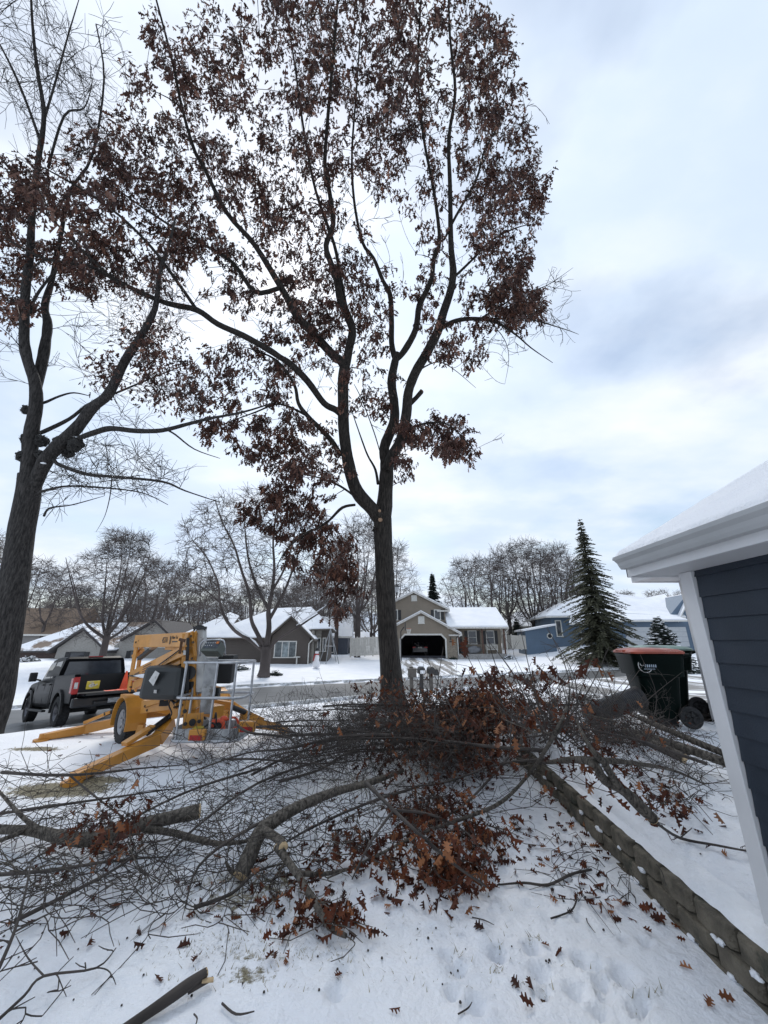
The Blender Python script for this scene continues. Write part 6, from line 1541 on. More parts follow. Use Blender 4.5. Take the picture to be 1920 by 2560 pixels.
# round emblem on the left flank: ring and white lettering bars
Mx = Matrix.Rotation(R(-12), 4, 'Z'); Mx.translation = p
em = MB(); fr_l = MB()
cx = Vector((-.205, -.398, .865)); Xd = Vector((1, 0, 0)); Zd = Vector((0, -.02, 1))
em.tube([cx + Xd * .095 * math.cos(a) + Zd * .095 * math.sin(a) * 1.05 + Vector((0, -.002 - .06 * max(0, -math.sin(a)) * 0, 0)) for a in np.linspace(.7, 5.6, 22)], .006, 5)
em.build('emblem_ring', M['whitepaint'], c1)
text_obj('emblem_lettering', 'G', .085, cx + Vector((-.045, -.006, .02)), Xd, Zd, M['whitepaint'], c1, depth=.002)
bars = MB()
for k in range(6): bars.box(cx + Vector((-.0 + k * .028, -.006, .0)), (.016, .006, .05))
bars.box(cx + Vector((.05, -.006, -.05)), (.15, .006, .008)); bars.build('emblem_bars', mat('pale_blue_print', (.35, .42, .5), .5), c1)
p2 = p + Vector((.72, .80, 0)); p2.z = hz(p2.x, p2.y) + .03
build_cart('trash_cart', 'dark green wheeled cart with pale frosted green lid, standing behind the red lidded one', p2, R(-8), lidg, green)
# black corrugated drain pipe leaning on the cart
def build_pipe():
    a = G(1475, 1822); a.z += .16; b = atT(1600, 1742, 5.9)
    root = thing('drain_pipe', 'black ribbed plastic drain pipe sloping up against the red lidded cart', 'pipe', a)
    L_ = (b - a).length; z = (b - a).normalized(); x = z.orthogonal().normalized(); A = Matrix((x, z.cross(x), z)).transposed()
    prof = []; k = 0; n = int(L_ / .03)
    for i in range(n): prof += [(.15, i * .03), (.15, i * .03 + .012), (.143, i * .03 + .016), (.143, i * .03 + .026)]
    m_ = MB(); m_.lathe(prof, 26, (0, 0, 0), A, cap=True); m_.build('ribbed_tube', mat('black_pipe', (.018, .018, .022), .4, var=.3, scale=6, spec=.6), root, smooth=True, auto=30)
    s = MB(); ring = [x * .0 for _ in ()]
    s.lathe([(.155, 0), (.158, .01), (.158, .06), (.15, .065)], 26, tuple(z * (L_ - .06)), A, cap=False); s.build('collar', M['black'], root)
build_pipe()
for i, (u, v, hgt, kind, lab) in enumerate([(1029, 1716, 1.15, 0, 'leftmost of three mailboxes, grey wooden box on a thick post by the driveway'), (1054, 1722, 1.05, 1, 'middle mailbox, black arched box with snow on top on a slim post'), (1078, 1718, 1.12, 2, 'rightmost of three mailboxes, dark box with side newspaper slot on a post')]):
    b = atT(u, v, 17.0); b.z = hz(b.x, b.y)
    o = thing('mailbox', lab, 'mailbox', b, R(8), 'mailboxes across from the oak'); g = mat('weathered_post', (.10, .09, .08), .8) if i == 0 else bpy.data.materials['weathered_post']
    hgt = (atT(u, 1668, 17).z - b.z)
    m_ = MB(); m_.bb(-.07, .07, -.07, .07, -.2, hgt - .16 if kind else hgt); m_.build('post', g if kind != 1 else M['dark'], o)
    m_ = MB(); w_ = .13
    if kind == 0: m_.bb(-.17, .17, -.3, -.071, hgt - .42, hgt - .1); m_.bb(-.2, .2, -.33, -.05, hgt - .099, hgt - .06)
    else: m_.prism([(w_ * math.cos(a), -.28, hgt - .12 + w_ * 1.0 * math.sin(a)) for a in np.linspace(0, math.pi, 12)] + [(-w_, -.28, hgt - .28), (w_, -.28, hgt - .28)], (0, .5, 0))
    m_.build('box', M['dark'] if kind else g, o)
    if kind == 1:
        m_ = MB(); m_.box((0, -.29, hgt - .2), (.2, .012, .14)); m_.build('snowy_door', M['snow'], o); m_ = MB(); m_.blob((0, 0, hgt + .03), .13, 1, .2, 2, 2, (1, 1.8, .35)); m_.build('snow_cap', M['snow'], o, smooth=True)
    if kind == 2: m_ = MB(); m_.bb(.15, .3, -.25, .1, hgt - .35, hgt - .1); m_.build('newspaper_slot', M['dark'], o)
# street lamp behind the trunk
b = atT(985, 1680, 30); b.z = hz(b.x, b.y)
o = thing('street_lamp', 'black post lantern partly hidden behind the oak trunk', 'street lamp', b)
hgt = atT(992, 1470, 30).z - b.z; dx = atT(994, 1470, 30).x - b.x
m_ = MB(); m_.tube([(dx - .25, 0, -.2), (dx - .25, 0, hgt - .35), (dx - .1, 0, hgt - .3)], [.08, .05, .04], 10); m_.build('post', M['dark'], o)
m_ = MB(); m_.lathe([(.10, hgt - .1), (.19, hgt + .35)], 6, (dx, 0, 0)); m_.build('lantern_glass', mat('frosted_glass', (.45, .46, .47), .3), o)
m_ = MB(); m_.lathe([(.26, hgt + .351), (.22, hgt + .42), (.08, hgt + .56), (.03, hgt + .66)], 6, (dx, 0, 0)); m_.lathe([(.05, hgt - .35), (.11, hgt - .101)], 6, (dx, 0, 0)); m_.build('lantern_cap', M['dark'], o)
# ---------------------------------------------------------------- cut branches and brush
def fl(x, y): return h0(x, y)
def GH(u, v, hh):
    d = ray(u, v); z = hh
    for k in range(10):
        p = CAM + d * ((z - CAMZ) / d.z); z = h0(p.x, p.y) + hh
    return p
def V(u, v, hh): a, b = vw(u, v); return GH(a, b, hh)
CUT = M['wood']
def cut_end(p, d, r, parent, off, m=None):
    d = Vector(d).normalized(); x = d.orthogonal().normalized(); A = Matrix((x, d.cross(x), d)).transposed(); mb = MB()
    mb.lathe([(.0005, .006), (r * .5, .007), (r * .96, .003), (r * .99, -.004)], 16, p, A, cap=False); mb.build('cut_face', m or CUT, parent, off)
def branch(name, label, cat, stems, radii, att=(), leaves=0, seed=1, barkm=None, cut=None, group=None, lsize=.098, rmin=.0038, sub=1, sublen=.36, lspread=.09, nl=14, jit=.16, n=9, rk=.007, knob=.12, hang=.8):
    """stems: list of polylines of world points; att: list of (point, leaf share)"""
    W = Wood(seed); off = stems[0][0].copy(); off.z = h0(off.x, off.y)
    root = thing(name, label, cat, off, 0, group)
    for pts, rr in zip(stems, radii): W.limb(pts, rr, n, 4, knob=knob)
    if att: W.fill(list(att), rmin=rmin, rk=rk, sub=sub, sublen=sublen, seg=4, jit=jit, nl=nl, lsize=lsize, lspread=lspread, floor=fl, zpen=.1, rroot=.004, hang=hang)
    W.mb.build('branches', barkm or M['twig'], root, off, smooth=True)
    if W.leaves: leaf_mesh('leaves', M['leafnear'], W.leaves, root, off, OUT_NEAR, seed=seed)
    if cut:
        for i, j in cut:
            pts = stems[i]; p = pts[j]; q = pts[j - 1] if j else pts[1]; cut_end(p, p - q, radii[i][j] * 1.01, root, off)
    return root
def around(pts, k, spread, hmin=0., hmax=.5, lf=0., s0=.1, s1=1., rng=None, bias=(0, 0), xmin=None):
    out = []; k = int(k * .54)
    for i in range(k):
        s = s0 + (s1 - s0) * rng.random(); f = s * (len(pts) - 1); a = int(min(f, len(pts) - 2)); p = pts[a].lerp(pts[a + 1], f - a)
        cl = lambda m_: max(m_ - 1.3 * spread, min(m_ + 1.3 * spread, rng.gauss(m_, spread)))
        q = p + Vector((cl(bias[0]), cl(bias[1]), 0))
        if xmin is not None and (q.x < xmin or q.y < p.y - .3): continue; q.z = h0(q.x, q.y) + hmin + (hmax - hmin) * rng.random() ** 1.6
        out.append((q, lf if rng.random() < abs(lf) + .0001 or lf >= 1 else 0) if lf < 1 else (q, lf))
    return out
def region(u, v, ru, rv, k, h0_, h1, rng, lf=0):
    out = []; k = int(k * (.6 if lf == 0 else .75))
    for i in range(k):
        r = math.sqrt(rng.random()); a = rng.random() * 6.283; out.append((V(u + ru * r * math.cos(a), v + rv * r * math.sin(a), h0_ + (h1 - h0_) * rng.random()), lf))
    return out
rng = random.Random(99)
def st(*p): return [V(*q) for q in p]
cb = M['cutbark']
# A: long dark limb at the left
A_ = st((-60, 1792, .12), (60, 1793, .14), (130, 1808, .15), (200, 1812, .17), (290, 1786, .2), (360, 1768, .23), (432, 1751, .26))
A2 = st((130, 1808, .15), (60, 1775, .25), (-10, 1700, .5)); A3 = st((290, 1786, .2), (380, 1800, .15), (470, 1822, .12), (560, 1812, .1)); A4 = st((60, 1793, .14), (-40, 1830, .2))
branch('fallen_limb', 'long dark fallen limb with pale sawn end reaching in from the left edge', 'fallen branch', [A_, A2, A3, A4], [[.035, .045, .055, .06, .062, .062, .066], [.03, .02, .01], [.035, .03, .022, .012], [.025, .015]],
       around(A_, 120, .45, 0, .5, 0, 0, 1, rng) + region(150, 1880, 190, 70, 110, 0, .45, rng) + region(60, 1720, 120, 60, 36, 0.05, .7, rng) + region(235, 1800, 55, 45, 22, .05, .4, rng, 1.), seed=5, barkm=cb, cut=[(0, 6)], nl=12)
# B: thick grey limb in the middle
B_ = st((520, 1893, .06), (540, 1845, .16), (568, 1792, .28), (640, 1745, .36), (720, 1712, .38), (800, 1690, .38), (870, 1665, .3))
B2 = st((568, 1792, .28), (600, 1812, .3), (612, 1830, .3)); B3 = st((535, 1850, .14), (505, 1885, .05), (488, 1862, .15))
branch('fallen_limb', 'thick mottled grey limb curving up from the snow into the brush pile', 'fallen branch', [B_, B2, B3], [[.068, .07, .064, .052, .043, .034, .02], [.036, .036, .04], [.03, .02, .01]],
       around(B_, 120, .42, 0, .6, 0, .2, 1, rng) + region(700, 1790, 150, 70, 60, 0, .4, rng) + region(500, 1760, 80, 50, 30, .05, .5, rng), seed=6, barkm=cb, cut=[(0, 0), (1, 2)])
C_ = st((598, 1830, .28), (640, 1885, .22), (680, 1950, .12), (712, 2002, .06), (748, 2022, .05)); C2 = st((640, 1885, .22), (700, 1888, .08), (790, 1868, .05))
branch('cut_branch', 'downward curving branch ending in russet leaves nearest the camera in the middle', 'fallen branch', [C_, C2], [[.03, .028, .025, .022, .015], [.022, .016, .009]],
       region(705, 1985, 62, 24, 16, .0, .12, rng, 1.) + region(650, 1925, 50, 30, 8, 0, .15, rng, .5) + region(610, 1950, 40, 20, 5, 0, .1, rng, .4) + around(C_, 16, .2, 0, .25, 0, 0, 1, rng), seed=7, barkm=cb, cut=[(0, 0)], nl=13, lspread=.045, lsize=.09)
E_ = st((4, 1668, .30), (100, 1674, .32), (190, 1672, .36), (300, 1660, .36), (388, 1653, .30))
branch('thin_branch', 'thin dark branch lying across the front outrigger of the lift', 'fallen branch', [E_, st((150, 1674, .33), (205, 1720, .2), (300, 1790, .05))], [[.02, .018, .015, .01, .006], [.012, .010, .006]], around(E_, 40, .3, -.0, .7, 0, 0, 1, rng) + region(120, 1640, 120, 50, 20, .1, .8, rng), seed=8)
F_ = st((790, 1690, .55), (850, 1750, .55), (915, 1810, .50), (985, 1870, .35), (1050, 1915, .12)); F2 = st((850, 1750, .55), (930, 1760, .5), (1010, 1800, .35), (1060, 1870, .2)); F3 = st((850, 1750, .55), (800, 1820, .4), (760, 1900, .2))
branch('leafy_branch', 'large leafy oak branch with dense russet leaves sprawled on the snow below the pile', 'fallen branch', [F_, F2, F3], [[.018, .016, .013, .010, .006], [.013, .010, .008, .005], [.012, .009, .005]],
       region(930, 1775, 85, 55, 28, .06, .5, rng, 1.) + region(970, 1870, 85, 34, 24, .0, .2, rng, 1.) + region(1040, 1825, 36, 55, 13, .05, .25, rng, 1.) + region(770, 1810, 60, 50, 15, .05, .35, rng, .9) + region(860, 1855, 60, 34, 13, 0, .25, rng, .9) + region(880, 1760, 110, 60, 30, .1, .6, rng, 0), seed=9, nl=15, lspread=.075, lsize=.10)
G_ = [GH(1425, 1745, .75), GH(1391, 1828, .55), GH(1327, 1929, .38), GH(1258, 2002, .30), GH(1167, 2043, .26), GH(1060, 2080, .2), GH(940, 2140, .12), GH(820, 2195, .08)]
branch('thin_branch', 'long slender grey branch arching from the block wall across the snow to the left', 'fallen branch', [G_], [[.012, .016, .019, .019, .018, .014, .010, .006]], around(G_, 46, .3, 0, .5, 0, 0, 1, rng), seed=10, barkm=cb)
# H: forked limb on the terrace
H1 = [GH(1632, 2046, .14), GH(1562, 1978, .28), GH(1510, 1949, .34), GH(1463, 1900, .40), GH(1359, 1906, .45), GH(1290, 1895, .4)]; H2 = [GH(1626, 2040, .13), GH(1602, 2024, .2), GH(1539, 1955, .34), GH(1515, 1914, .42), GH(1475, 1868, .5), GH(1440, 1800, .6)]
H3 = [GH(1463, 1900, .40), GH(1560, 1905, .3), GH(1680, 1925, .2), GH(1760, 1960, .1)]
branch('fallen_limb', 'forked limb with bright sawn end lying on the snow behind the block wall', 'fallen branch', [H1, H2, H3], [[.042, .037, .033, .029, .021, .010], [.034, .03, .026, .023, .017, .009], [.025, .02, .014, .007]],
       around(H1, 60, .3, 0, .5, 0, .2, 1, rng, xmin=2.4) + around(H2, 80, .35, 0, .6, 0, .2, 1, rng, xmin=2.4) + around(H3, 70, .35, 0, .4, 0, 0, 1, rng, xmin=2.4) + region(1310, 1680, 40, 40, 10, .1, .4, rng, 1.) + region(1430, 1735, 60, 22, 12, 0, .15, rng, .8) + region(1500, 1690, 60, 40, 26, 0, .5, rng, 0), seed=12, barkm=cb, cut=[(0, 0)], nl=12, lsize=.095)
I1 = [GH(1560, 1830, .16), GH(1640, 1862, .16), GH(1712, 1897, .14)]; I2 = [GH(1600, 1795, .3), GH(1700, 1838, .24), GH(1830, 1892, .2)]; I3 = [GH(1590, 1832, .2), GH(1700, 1866, .18), GH(1830, 1912, .16)]
for k, (p_, r_, lab) in enumerate(((I1, .05, 'short mossy log, lowest of the logs by the corner board'), (I2, .036, 'long thin pole-like log, uppermost of the logs by the corner board'), (I3, .048, 'long barky log running behind the corner board between the two others'))):
    branch('log', lab, 'log', [p_], [[r_ * .9, r_, r_ * 1.05]], (), seed=20 + k, barkm=cb, cut=[(0, 2)] if k == 0 else None, n=12)
J_ = [GH(1634, 2052, .06), GH(1700, 2095, .05), GH(1790, 2113, .05), GH(1880, 2130, .05)]
branch('stick', 'long thin stick running right from the sawn limb to the corner board', 'stick', [J_, [J_[1], GH(1730, 2070, .05)]], [[.012, .011, .009, .006], [.006, .003]], around(J_, 8, .05, 0, .1, 0, 0, 1, rng), seed=31, sub=1, sublen=.07)
K_ = [GH(1244, 2212, .02), GH(1310, 2207, .03), GH(1370, 2212, .03), GH(1430, 2185, .03), GH(1479, 2174, .03)]
branch('stick', 'crooked stick on open snow between the leafy branch and the block wall', 'stick', [K_], [[.006, .009, .010, .010, .009]], around(K_, 8, .04, 0, .06, 0, 0, 1, rng), seed=32, sub=1, sublen=.06)
for k, (pts, r_, lab) in enumerate([
    ([GH(1377, 2296, .02), GH(1425, 2278, .02), GH(1440, 2255, .03), GH(1444, 2230, .03)], .006, 'small hooked twig with a dead leaf below the crooked stick'),
    ([GH(1466, 2296, .02), GH(1470, 2308, .02), GH(1488, 2332, .02)], .004, 'tiny bent twig right of the hooked twig near the wall'),
    ([GH(1180, 2293, .02), GH(1210, 2300, .02), GH(1235, 2312, .02)], .004, 'tiny forked twig on snow below the leafy branch'),
    ([GH(1145, 2535, .02), GH(1170, 2520, .02), GH(1180, 2505, .02)], .004, 'short straight twig near the bottom edge of the snow'),
    ([GH(555, 2508, .02), GH(590, 2535, .02), GH(636, 2528, .03)], .006, 'curved twig on smooth snow right of the bark slab'),
    ([GH(485, 2535, .02), GH(493, 2548, .06), GH(484, 2575, .02)], .004, 'thin twig stub at the bottom edge by the bark slab'),
    ([GH(1640, 2160, .02), GH(1655, 2180, .02), GH(1665, 2215, .02)], .003, 'fine curved twig on the terrace snow by the corner board')]):
    branch('twig', lab, 'twig', [pts], [[r_] * (len(pts) - 1) + [r_ * .5]], around(pts, 4, .025, 0, .04, 0, 0, 1, rng), seed=40 + k, sub=0, rmin=.0022, n=5)
M_ = [GH(300, 2580, .03), GH(400, 2512, .05), GH(470, 2462, .06), GH(516, 2430, .07)]
branch('split_branch', 'dark split branch with torn pale wood at the bottom left', 'fallen branch', [M_, [GH(470, 2478, .03), GH(532, 2446, .04)]], [[.02, .024, .026, .022], [.014, .010]], (), seed=50, cut=[(0, 3)], n=8, knob=.35)
sl2 = MB(); a_ = GH(505, 2452, .055); b_ = GH(534, 2449, .045); sl2.beam(a_, b_, .035, .006); sl2.build('torn_wood', CUT, bpy.data.objects['split_branch'], tuple(bpy.data.objects['split_branch'].location))
N_ = [GH(-12, 2440, .25), GH(35, 2332, .35), GH(64, 2228, .45), GH(78, 2150, .5)]; N2 = [GH(36, 2330, .35), GH(110, 2290, .3), GH(170, 2265, .25)]
branch('thin_branch', 'slender branch rising at the left edge nearest the camera', 'fallen branch', [N_, N2], [[.011, .009, .007, .004], [.006, .005, .002]], around(N_, 26, .22, 0, .5, 0, 0, 1, rng) + around(N2, 10, .15, 0, .3, 0, 0, 1, rng) + region(60, 1960, 120, 70, 40, 0, .25, rng), seed=51, sublen=.2)
O_ = [GH(-10, 2555, .06), GH(60, 2490, .08), GH(110, 2440, .1), GH(240, 2420, .05), GH(290, 2370, .04)]
branch('thin_branch', 'thin winding branch at the bottom left corner', 'fallen branch', [O_, [O_[2], GH(70, 2395, .1), GH(40, 2340, .12)]], [[.009, .008, .007, .005, .003], [.005, .004, .002]], around(O_, 22, .16, 0, .2, 0, 0, 1, rng), seed=52, sublen=.15)
# medium bare branches scattered over the left and middle foreground, each its own
defs = [((560, 1660, .3), (430, 1700, .35), (300, 1760, .2), (170, 1830, .1), 'bare branch fanning left from the pile toward the long dark limb'),
        ((700, 1640, .3), (560, 1690, .35), (420, 1790, .25), (330, 1890, .05), 'bare branch sweeping down left from the pile past the sawn end'),
        ((640, 1740, .3), (520, 1800, .3), (430, 1870, .15), (400, 1960, .03), 'bare branch drooping to the snow left of the grey limb'),
        ((-20, 1890, .2), (110, 1880, .25), (240, 1860, .2), (360, 1850, .1), 'bare branch lying level under the long dark limb at left'),
        ((30, 1990, .1), (150, 1930, .15), (260, 1870, .2), (340, 1810, .2), 'bare branch slanting up right below the long dark limb'),
        ((-20, 1760, .2), (120, 1740, .35), (260, 1720, .3), (400, 1700, .2), 'bare branch stretched above the long dark limb in front of the outrigger'),
        ((480, 1640, .15), (560, 1640, .3), (680, 1650, .4), (800, 1640, .3), 'bare branch lying below the lift basket'),
        ((1180, 1640, .5), (1080, 1650, .5), (960, 1690, .4), (860, 1700, .3), 'bare branch running left from the top of the block wall'),
        ((900, 1700, .3), (780, 1740, .3), (650, 1800, .2), (560, 1860, .1), 'bare branch crossing under the thick grey limb'),
        ((1130, 1600, .6), (1060, 1680, .4), (1000, 1740, .3), (930, 1780, .2), 'bare branch hanging down from the pile above the leafy branch'),
        ((420, 1960, .05), (500, 1930, .08), (560, 1880, .1), (640, 1860, .1), 'low bare branch on the snow left of the leaf tipped branch')]
for k, (a, b, c, d, lab) in enumerate(defs):
    s_ = st(a, b, c, d); branch('bare_branch', lab, 'fallen branch', [s_], [[.015, .013, .010, .005]], around(s_, 95, .36, 0, .55, 0, .1, 1, rng), seed=60 + k, group='bare branches fanned out round the pile', sublen=.34, jit=.2)
# the heap itself: five kinds of cut branch, copied and stacked
def heap_kind(seed, leafy, L_=3.0, natt=120, sp=.55):
    r = random.Random(seed); pts = [Vector((-L_ / 2, 0, .1)), Vector((-L_ / 4, r.gauss(0, .12), .16)), Vector((0, r.gauss(0, .15), .2)), Vector((L_ / 4, r.gauss(0, .2), .18)), Vector((L_ / 2, r.gauss(0, .2), .12))]
    W = Wood(seed); root = thing('brush_branch', '', 'fallen branch', (0, 0, 0)); r0 = r.uniform(.014, .026)
    W.limb(pts, [r0, r0 * .85, r0 * .65, r0 * .45, .008], 8, 4, knob=.1); att = []
    for k in range(natt):
        s = r.random() ** .7; p = Vector((-L_ / 2 + L_ * 1.1 * s, 0, 0)); w_ = sp * (.35 + s); q = Vector((p.x, r.gauss(0, w_ * .6), r.uniform(-.1, .45 + .2 * s))); att.append((q, leafy if r.random() < .75 else 0))
    W.fill(att, rmin=.0035, rk=.007, sub=2, sublen=.36, seg=5, jit=.34, nl=8, lsize=.115, lspread=.09, zpen=.1, rroot=.004, hang=.6)
    W.mb.build('branches', M['twig'], root, smooth=True)
    if W.leaves: leaf_mesh('leaves', M['leafnear'], W.leaves, root, (0, 0, 0), OUT_NEAR, seed=seed)
    return root
kinds_ = [heap_kind(201, 0), heap_kind(202, 0, 3.4, 130), heap_kind(203, 1., 2.4, 80), heap_kind(204, 1., 2.0, 70, .45), heap_kind(205, 0, 2.6, 110)]
used = set()
place = []
def pl_(u, v, hh, k, az, tilt, s=1.): place.append((u, v, hh, k, az, tilt, s))
r9 = random.Random(12)
for i in range(22):      # left, bare side of the heap
    u = r9.uniform(600, 960); v = r9.uniform(1540, 1660); pl_(u, v, r9.uniform(.0, .45), r9.choice([0, 1, 4]), r9.uniform(-75, 75) + (180 if r9.random() < .5 else 0), r9.uniform(-10, 10), r9.uniform(.75, 1.05))
for i in range(16):      # right, leafy side
    u = r9.uniform(880, 1110); v = r9.uniform(1530, 1650); pl_(u, v, r9.uniform(.05, .6), r9.choice([0, 2, 4, 1]), r9.uniform(0, 360), r9.uniform(-14, 14), r9.uniform(.7, 1.))
for i in range(5): pl_(r9.uniform(990, 1100), r9.uniform(1545, 1600), r9.uniform(.45, .7), r9.choice([2, 3]), r9.uniform(0, 360), r9.uniform(-15, 15), r9.uniform(.7, .95))
for i in range(6): pl_(r9.uniform(800, 980), r9.uniform(1575, 1650), r9.uniform(.25, .55), r9.choice([3, 2, 0]), r9.uniform(0, 360), r9.uniform(-15, 15), r9.uniform(.6, .85))
for i in range(12):       # tangle over the wall and terrace
    u = r9.uniform(1150, 1400); v = r9.uniform(1530, 1640); pl_(u, v, r9.uniform(.0, .35), r9.choice([0, 4]), r9.uniform(-25, 25) + (180 if r9.random() < .5 else 0), r9.uniform(-22, 22), r9.uniform(.45, .62))
for u, v, hh, k, az in ((1330, 1600, .0, 3, 20), (1375, 1612, .0, 2, -10), (1285, 1615, .05, 3, 60), (900, 1790, .0, 3, 80)): pl_(u, v, hh, k, az, 0, .42)
zone = lambda u: ('the pile beside the lift' if u < 760 else 'the pile before the oak' if u < 960 else 'the pile near the wall' if u < 1165 else 'the tangle by the carts')
for u, v, hh, k, az, tilt, s in place:
    a_, b_ = vw(u, v); p = GH(a_, b_, max(0, hh)); 
    o = kinds_[k] if k not in used else copy_tree(kinds_[k]); used.add(k)
    o.location = p; o.rotation_euler = (0, R(tilt), R(az)); o.scale = (s, s, s)
    kn = 'russet leafy branch' if k in (2, 3) else 'bare twiggy branch'; aa = az % 360
    ps = 'low' if hh < .2 else 'midway' if hh < .42 else 'high'; dr = 'twigs to the right' if aa < 45 or aa > 315 else 'twigs away' if aa < 135 else 'twigs to the left' if aa < 225 else 'twigs toward the viewer'
    lab = kn + ', ' + dr + ', ' + ps + ' in ' + zone(u); tag(o, lab, 'fallen branch', kn.replace('branch', 'branches') + ', ' + dr + ', ' + ps + ' in ' + zone(u))
# tall thin shoots sticking up out of the brush
W = Wood(77)
for (u, v, hh, k) in ((1370, 1850, .3, 10), (1280, 1800, .5, 8), (1180, 1790, .6, 8), (1480, 1840, .3, 14), (1420, 1860, .3, 12), (1330, 1830, .5, 12), (560, 1830, .1, 5), (900, 1800, .5, 8), (1060, 1780, .7, 8)):
    b = GH(u, v, hh)
    for j in range(k):
        a_ = b + Vector((rng.gauss(0, .3), rng.gauss(0, .2), 0)); e = a_ + Vector((rng.gauss(0, .35), rng.gauss(0, .2), rng.uniform(.3, .85))); m_ = a_.lerp(e, .5) + Vector((rng.gauss(0, .08), rng.gauss(0, .08), 0)); W.limb([a_, m_, e], [.006, .0045, .002], 4)
att = []
for p in list(W.P)[::3]:
    for j in range(1): att.append((p + Vector((rng.gauss(0, .15), rng.gauss(0, .12), rng.gauss(.05, .12))), .5 if rng.random() < .35 and p.x > -.5 else 0))
W.fill(att, rmin=.002, rk=.005, sub=2, sublen=.14, seg=3, jit=.2, nl=3, lsize=.12, lspread=.05, floor=fl)
o = W.mb.build('twig_tangle', M['twig']); tag(o, 'tangle of fine upright twigs poking out of the brush pile', 'twigs', kind='stuff')
if W.leaves: o2 = leaf_mesh('twig_leaves', M['leafnear'], W.leaves, None, (0, 0, 0), OUT_NEAR); tag(o2, 'few dry oak leaves hanging on the upright twigs', 'leaves', kind='stuff')
# low litter of fine twigs lying on the snow
tw = MB()
for i in range(1300):
    zone_ = rng.random()
    if zone_ < .45: u, v = rng.uniform(-40, 620), rng.uniform(1650, 1960)
    elif zone_ < .8: u, v = rng.uniform(420, 1130), rng.uniform(1620, 1840)
    else: u, v = rng.uniform(1150, 1560), rng.uniform(1560, 1740)
    p = V(u, v, 0); an = rng.random() * 6.28; ln = rng.uniform(.08, .55); pts = []
    if 2.05 < p.x < 2.5 and p.y < 8: continue
    cur = rng.gauss(0, .8); lift = rng.uniform(0, .22) * rng.random()
    for q in range(4):
        f = q / 3; x = p.x + math.cos(an + cur * f) * ln * f; y = p.y + math.sin(an + cur * f) * ln * f; pts.append((x, y, h0(x, y) + .006 + lift * math.sin(f * 2.6)))
    tw.tube(pts, [.0035, .003, .0025, .0015], 3, cap=False)
o = tw.build('twig_litter', M['twig']); tag(o, 'litter of fine broken twigs strewn on the snow', 'twigs', kind='stuff')
# leaves lying on the snow
sp_ = []
def lay(p, s=.088):
    an = rng.random() * 6.28; sp_.append((p.x, p.y, hz(p.x, p.y) + .012 + .015 * rng.random(), math.cos(an), math.sin(an), rng.gauss(0, .12), s * rng.uniform(.7, 1.15)))
for u, v, ru, rv, k in ((1160, 1800, 110, 60, 46), (1130, 1760, 120, 60, 30), (900, 1930, 200, 50, 26), (500, 1900, 300, 110, 60), (1250, 1740, 60, 120, 24), (600, 1820, 400, 120, 60), (1000, 1700, 150, 60, 40), (1420, 1770, 120, 60, 22), (300, 1640, 200, 60, 30), (1230, 1890, 60, 60, 12), (760, 2100, 400, 90, 8)):
    for i in range(int(k * 1.1)): lay(V(u + ru * rng.gauss(0, .75), v + rv * rng.gauss(0, .75), 0))
for u, v in ((977, 2290), (1374, 2245), (1434, 2282), (1376, 2373), (1407, 2375), (1740, 2440), (1780, 2505), (1795, 2500), (1362, 2475), (1358, 2482), (1368, 2180), (1480, 2120), (1512, 2140), (1700, 2180), (1762, 2230), (1820, 2150), (1830, 2285), (1850, 2300), (1905, 2300), (1912, 2330), (1686, 2190), (1600, 2115), (1640, 2120), (1595, 2270), (1530, 2220), (1290, 2200), (1330, 2130)): lay(GH(u, v, 0), .085)
o = leaf_mesh('fallen_leaves', M['leafnear'], sp_, None, (0, 0, 0), OUT_NEAR, .3); tag(o, 'dry oak leaves scattered over the snow', 'leaves', kind='stuff')
# acorn caps and crumbs of bark
cr = MB()
for i in range(110):
    u, v = (rng.uniform(0, 1000), rng.uniform(1700, 2180)) if rng.random() < .7 else (rng.uniform(1000, 1600), rng.uniform(1700, 2150))
    p = V(u, v, 0); r_ = rng.uniform(.004, .009); cr.lathe([(.0005, -.3 * r_), (r_, 0), (r_ * .8, r_ * .9), (.0005, r_ * 1.3)], 7, (p.x, p.y, hz(p.x, p.y) + r_ * .6), cap=False)
o = cr.build('bark_crumbs', M['twig']); tag(o, 'dark crumbs of bark and acorn caps on the snow', 'debris', kind='stuff')
# grass showing through
gr = MB()
for px, py, ra, rb, s in PATCH:
    k = int(min(900, max(14, 900 * ra * rb * s)))
    for i in range(k):
        x = px + ra * rng.gauss(0, .55); y = py + rb * rng.gauss(0, .55); z = hz(x, y) - .004; l_ = rng.uniform(.02, .06); an = rng.random() * 6.28; dx, dy = math.cos(an), math.sin(an); w_ = .0022 + .0004 * math.hypot(x, y)
        gr.add([(x - dy * w_, y + dx * w_, z), (x + dy * w_, y - dx * w_, z), (x + dx * l_ * .8, y + dy * l_ * .8, z + l_ * rng.uniform(.3, .9))], [(0, 1, 2)])
for i in range(1500):
    u, v = (rng.uniform(380, 760), rng.uniform(1890, 2080)) if rng.random() < .6 else (rng.uniform(300, 1180), rng.uniform(1780, 2150))
    p = V(u, v, 0); x, y, z = p.x, p.y, hz(p.x, p.y) - .004; l_ = rng.uniform(.015, .045); an = rng.random() * 6.28; dx, dy = math.cos(an), math.sin(an); w_ = .003
    gr.add([(x - dy * w_, y + dx * w_, z), (x + dy * w_, y - dx * w_, z), (x + dx * l_ * .8, y + dy * l_ * .8, z + l_ * rng.uniform(.3, .9))], [(0, 1, 2)])
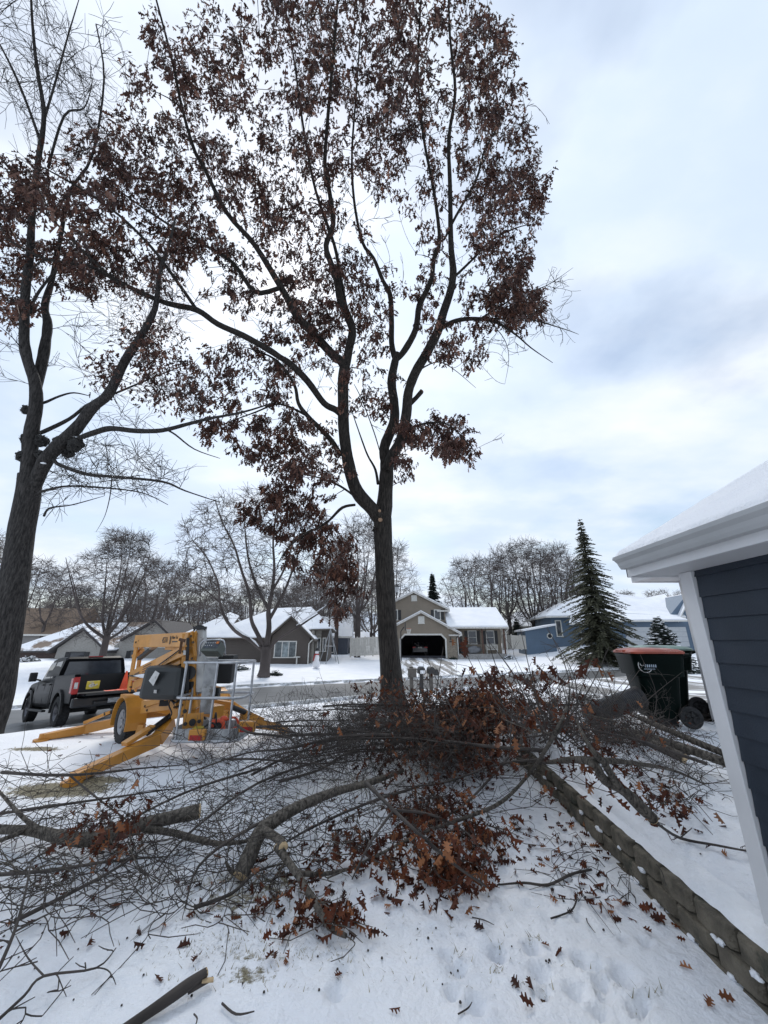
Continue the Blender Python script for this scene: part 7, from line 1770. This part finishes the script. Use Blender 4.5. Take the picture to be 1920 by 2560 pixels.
gm, gt_, gb = new_mat('winter_grass'); gb.inputs['Base Color'].default_value = (.24, .20, .11, 1); gi = gt_.nodes.new('ShaderNodeNewGeometry'); grr = gt_.nodes.new('ShaderNodeValToRGB'); gt_.links.new(gi.outputs['Random Per Island'], grr.inputs[0])
grr.color_ramp.elements[0].color = (.12, .10, .05, 1); grr.color_ramp.elements[1].color = (.36, .31, .19, 1); gt_.links.new(grr.outputs[0], gb.inputs['Base Color'])
o = gr.build('winter_grass', gm); tag(o, 'dry winter grass poking through thin snow', 'grass', kind='stuff')
# low shrubs and other small things across the road
def shrub(label, u, v, t, r_, seed, snow=True, leaf=None):
    b = atT(u, v, t); b.z = hz(b.x, b.y); root = thing('garden_shrub', label, 'shrub', b); rg = random.Random(seed); m_ = MB(); s = MB()
    for i in range(240):
        a = rg.random() * 6.28; q = rg.random() ** .5 * r_; zz = rg.uniform(0, r_ * .7) * (1.1 - q / r_); m_.tube([(math.cos(a) * q * .3, math.sin(a) * q * .3, .0), (math.cos(a) * q, math.sin(a) * q, zz)], [.012, .006], 3, cap=False)
        m_.face([(math.cos(a) * q + rg.gauss(0, .05), math.sin(a) * q + rg.gauss(0, .05), zz + rg.gauss(0, .04)) for _ in range(3)])
        if snow and rg.random() < .22: s.blob((math.cos(a) * q, math.sin(a) * q, zz + .03), rg.uniform(.04, .1), i, .3, 2, 1, (1.3, 1.3, .5))
    m_.build('foliage', leaf or M['needle_dark'], root)
    if s.v: s.build('clinging_snow', M['snow'], root, smooth=True)
shrub('snow flecked evergreen bush under the eave behind the lift boom', 590, 1662, 27, .95, 1); shrub('small low green plant poking from snow right of the lawn tree', 690, 1676, 25, .5, 2, False); shrub('snow topped bush at the corner of the dark brick wing', 65, 1668, 31, .8, 3)
shrub('small dark bush at the stone corner of the tan garage', 1133, 1637, 40, .45, 4, False); shrub('snowy shrub with bare stems in front of the vinyl fence', 1272, 1617, 40, .7, 5); shrub('dark leafless bush at the foot of the far garage post', 1795, 1815, 6.3, .3, 6, False, M['twig'])
print('SCENE DONE', len(bpy.data.objects), sum(len(m.vertices) for m in bpy.data.meshes))
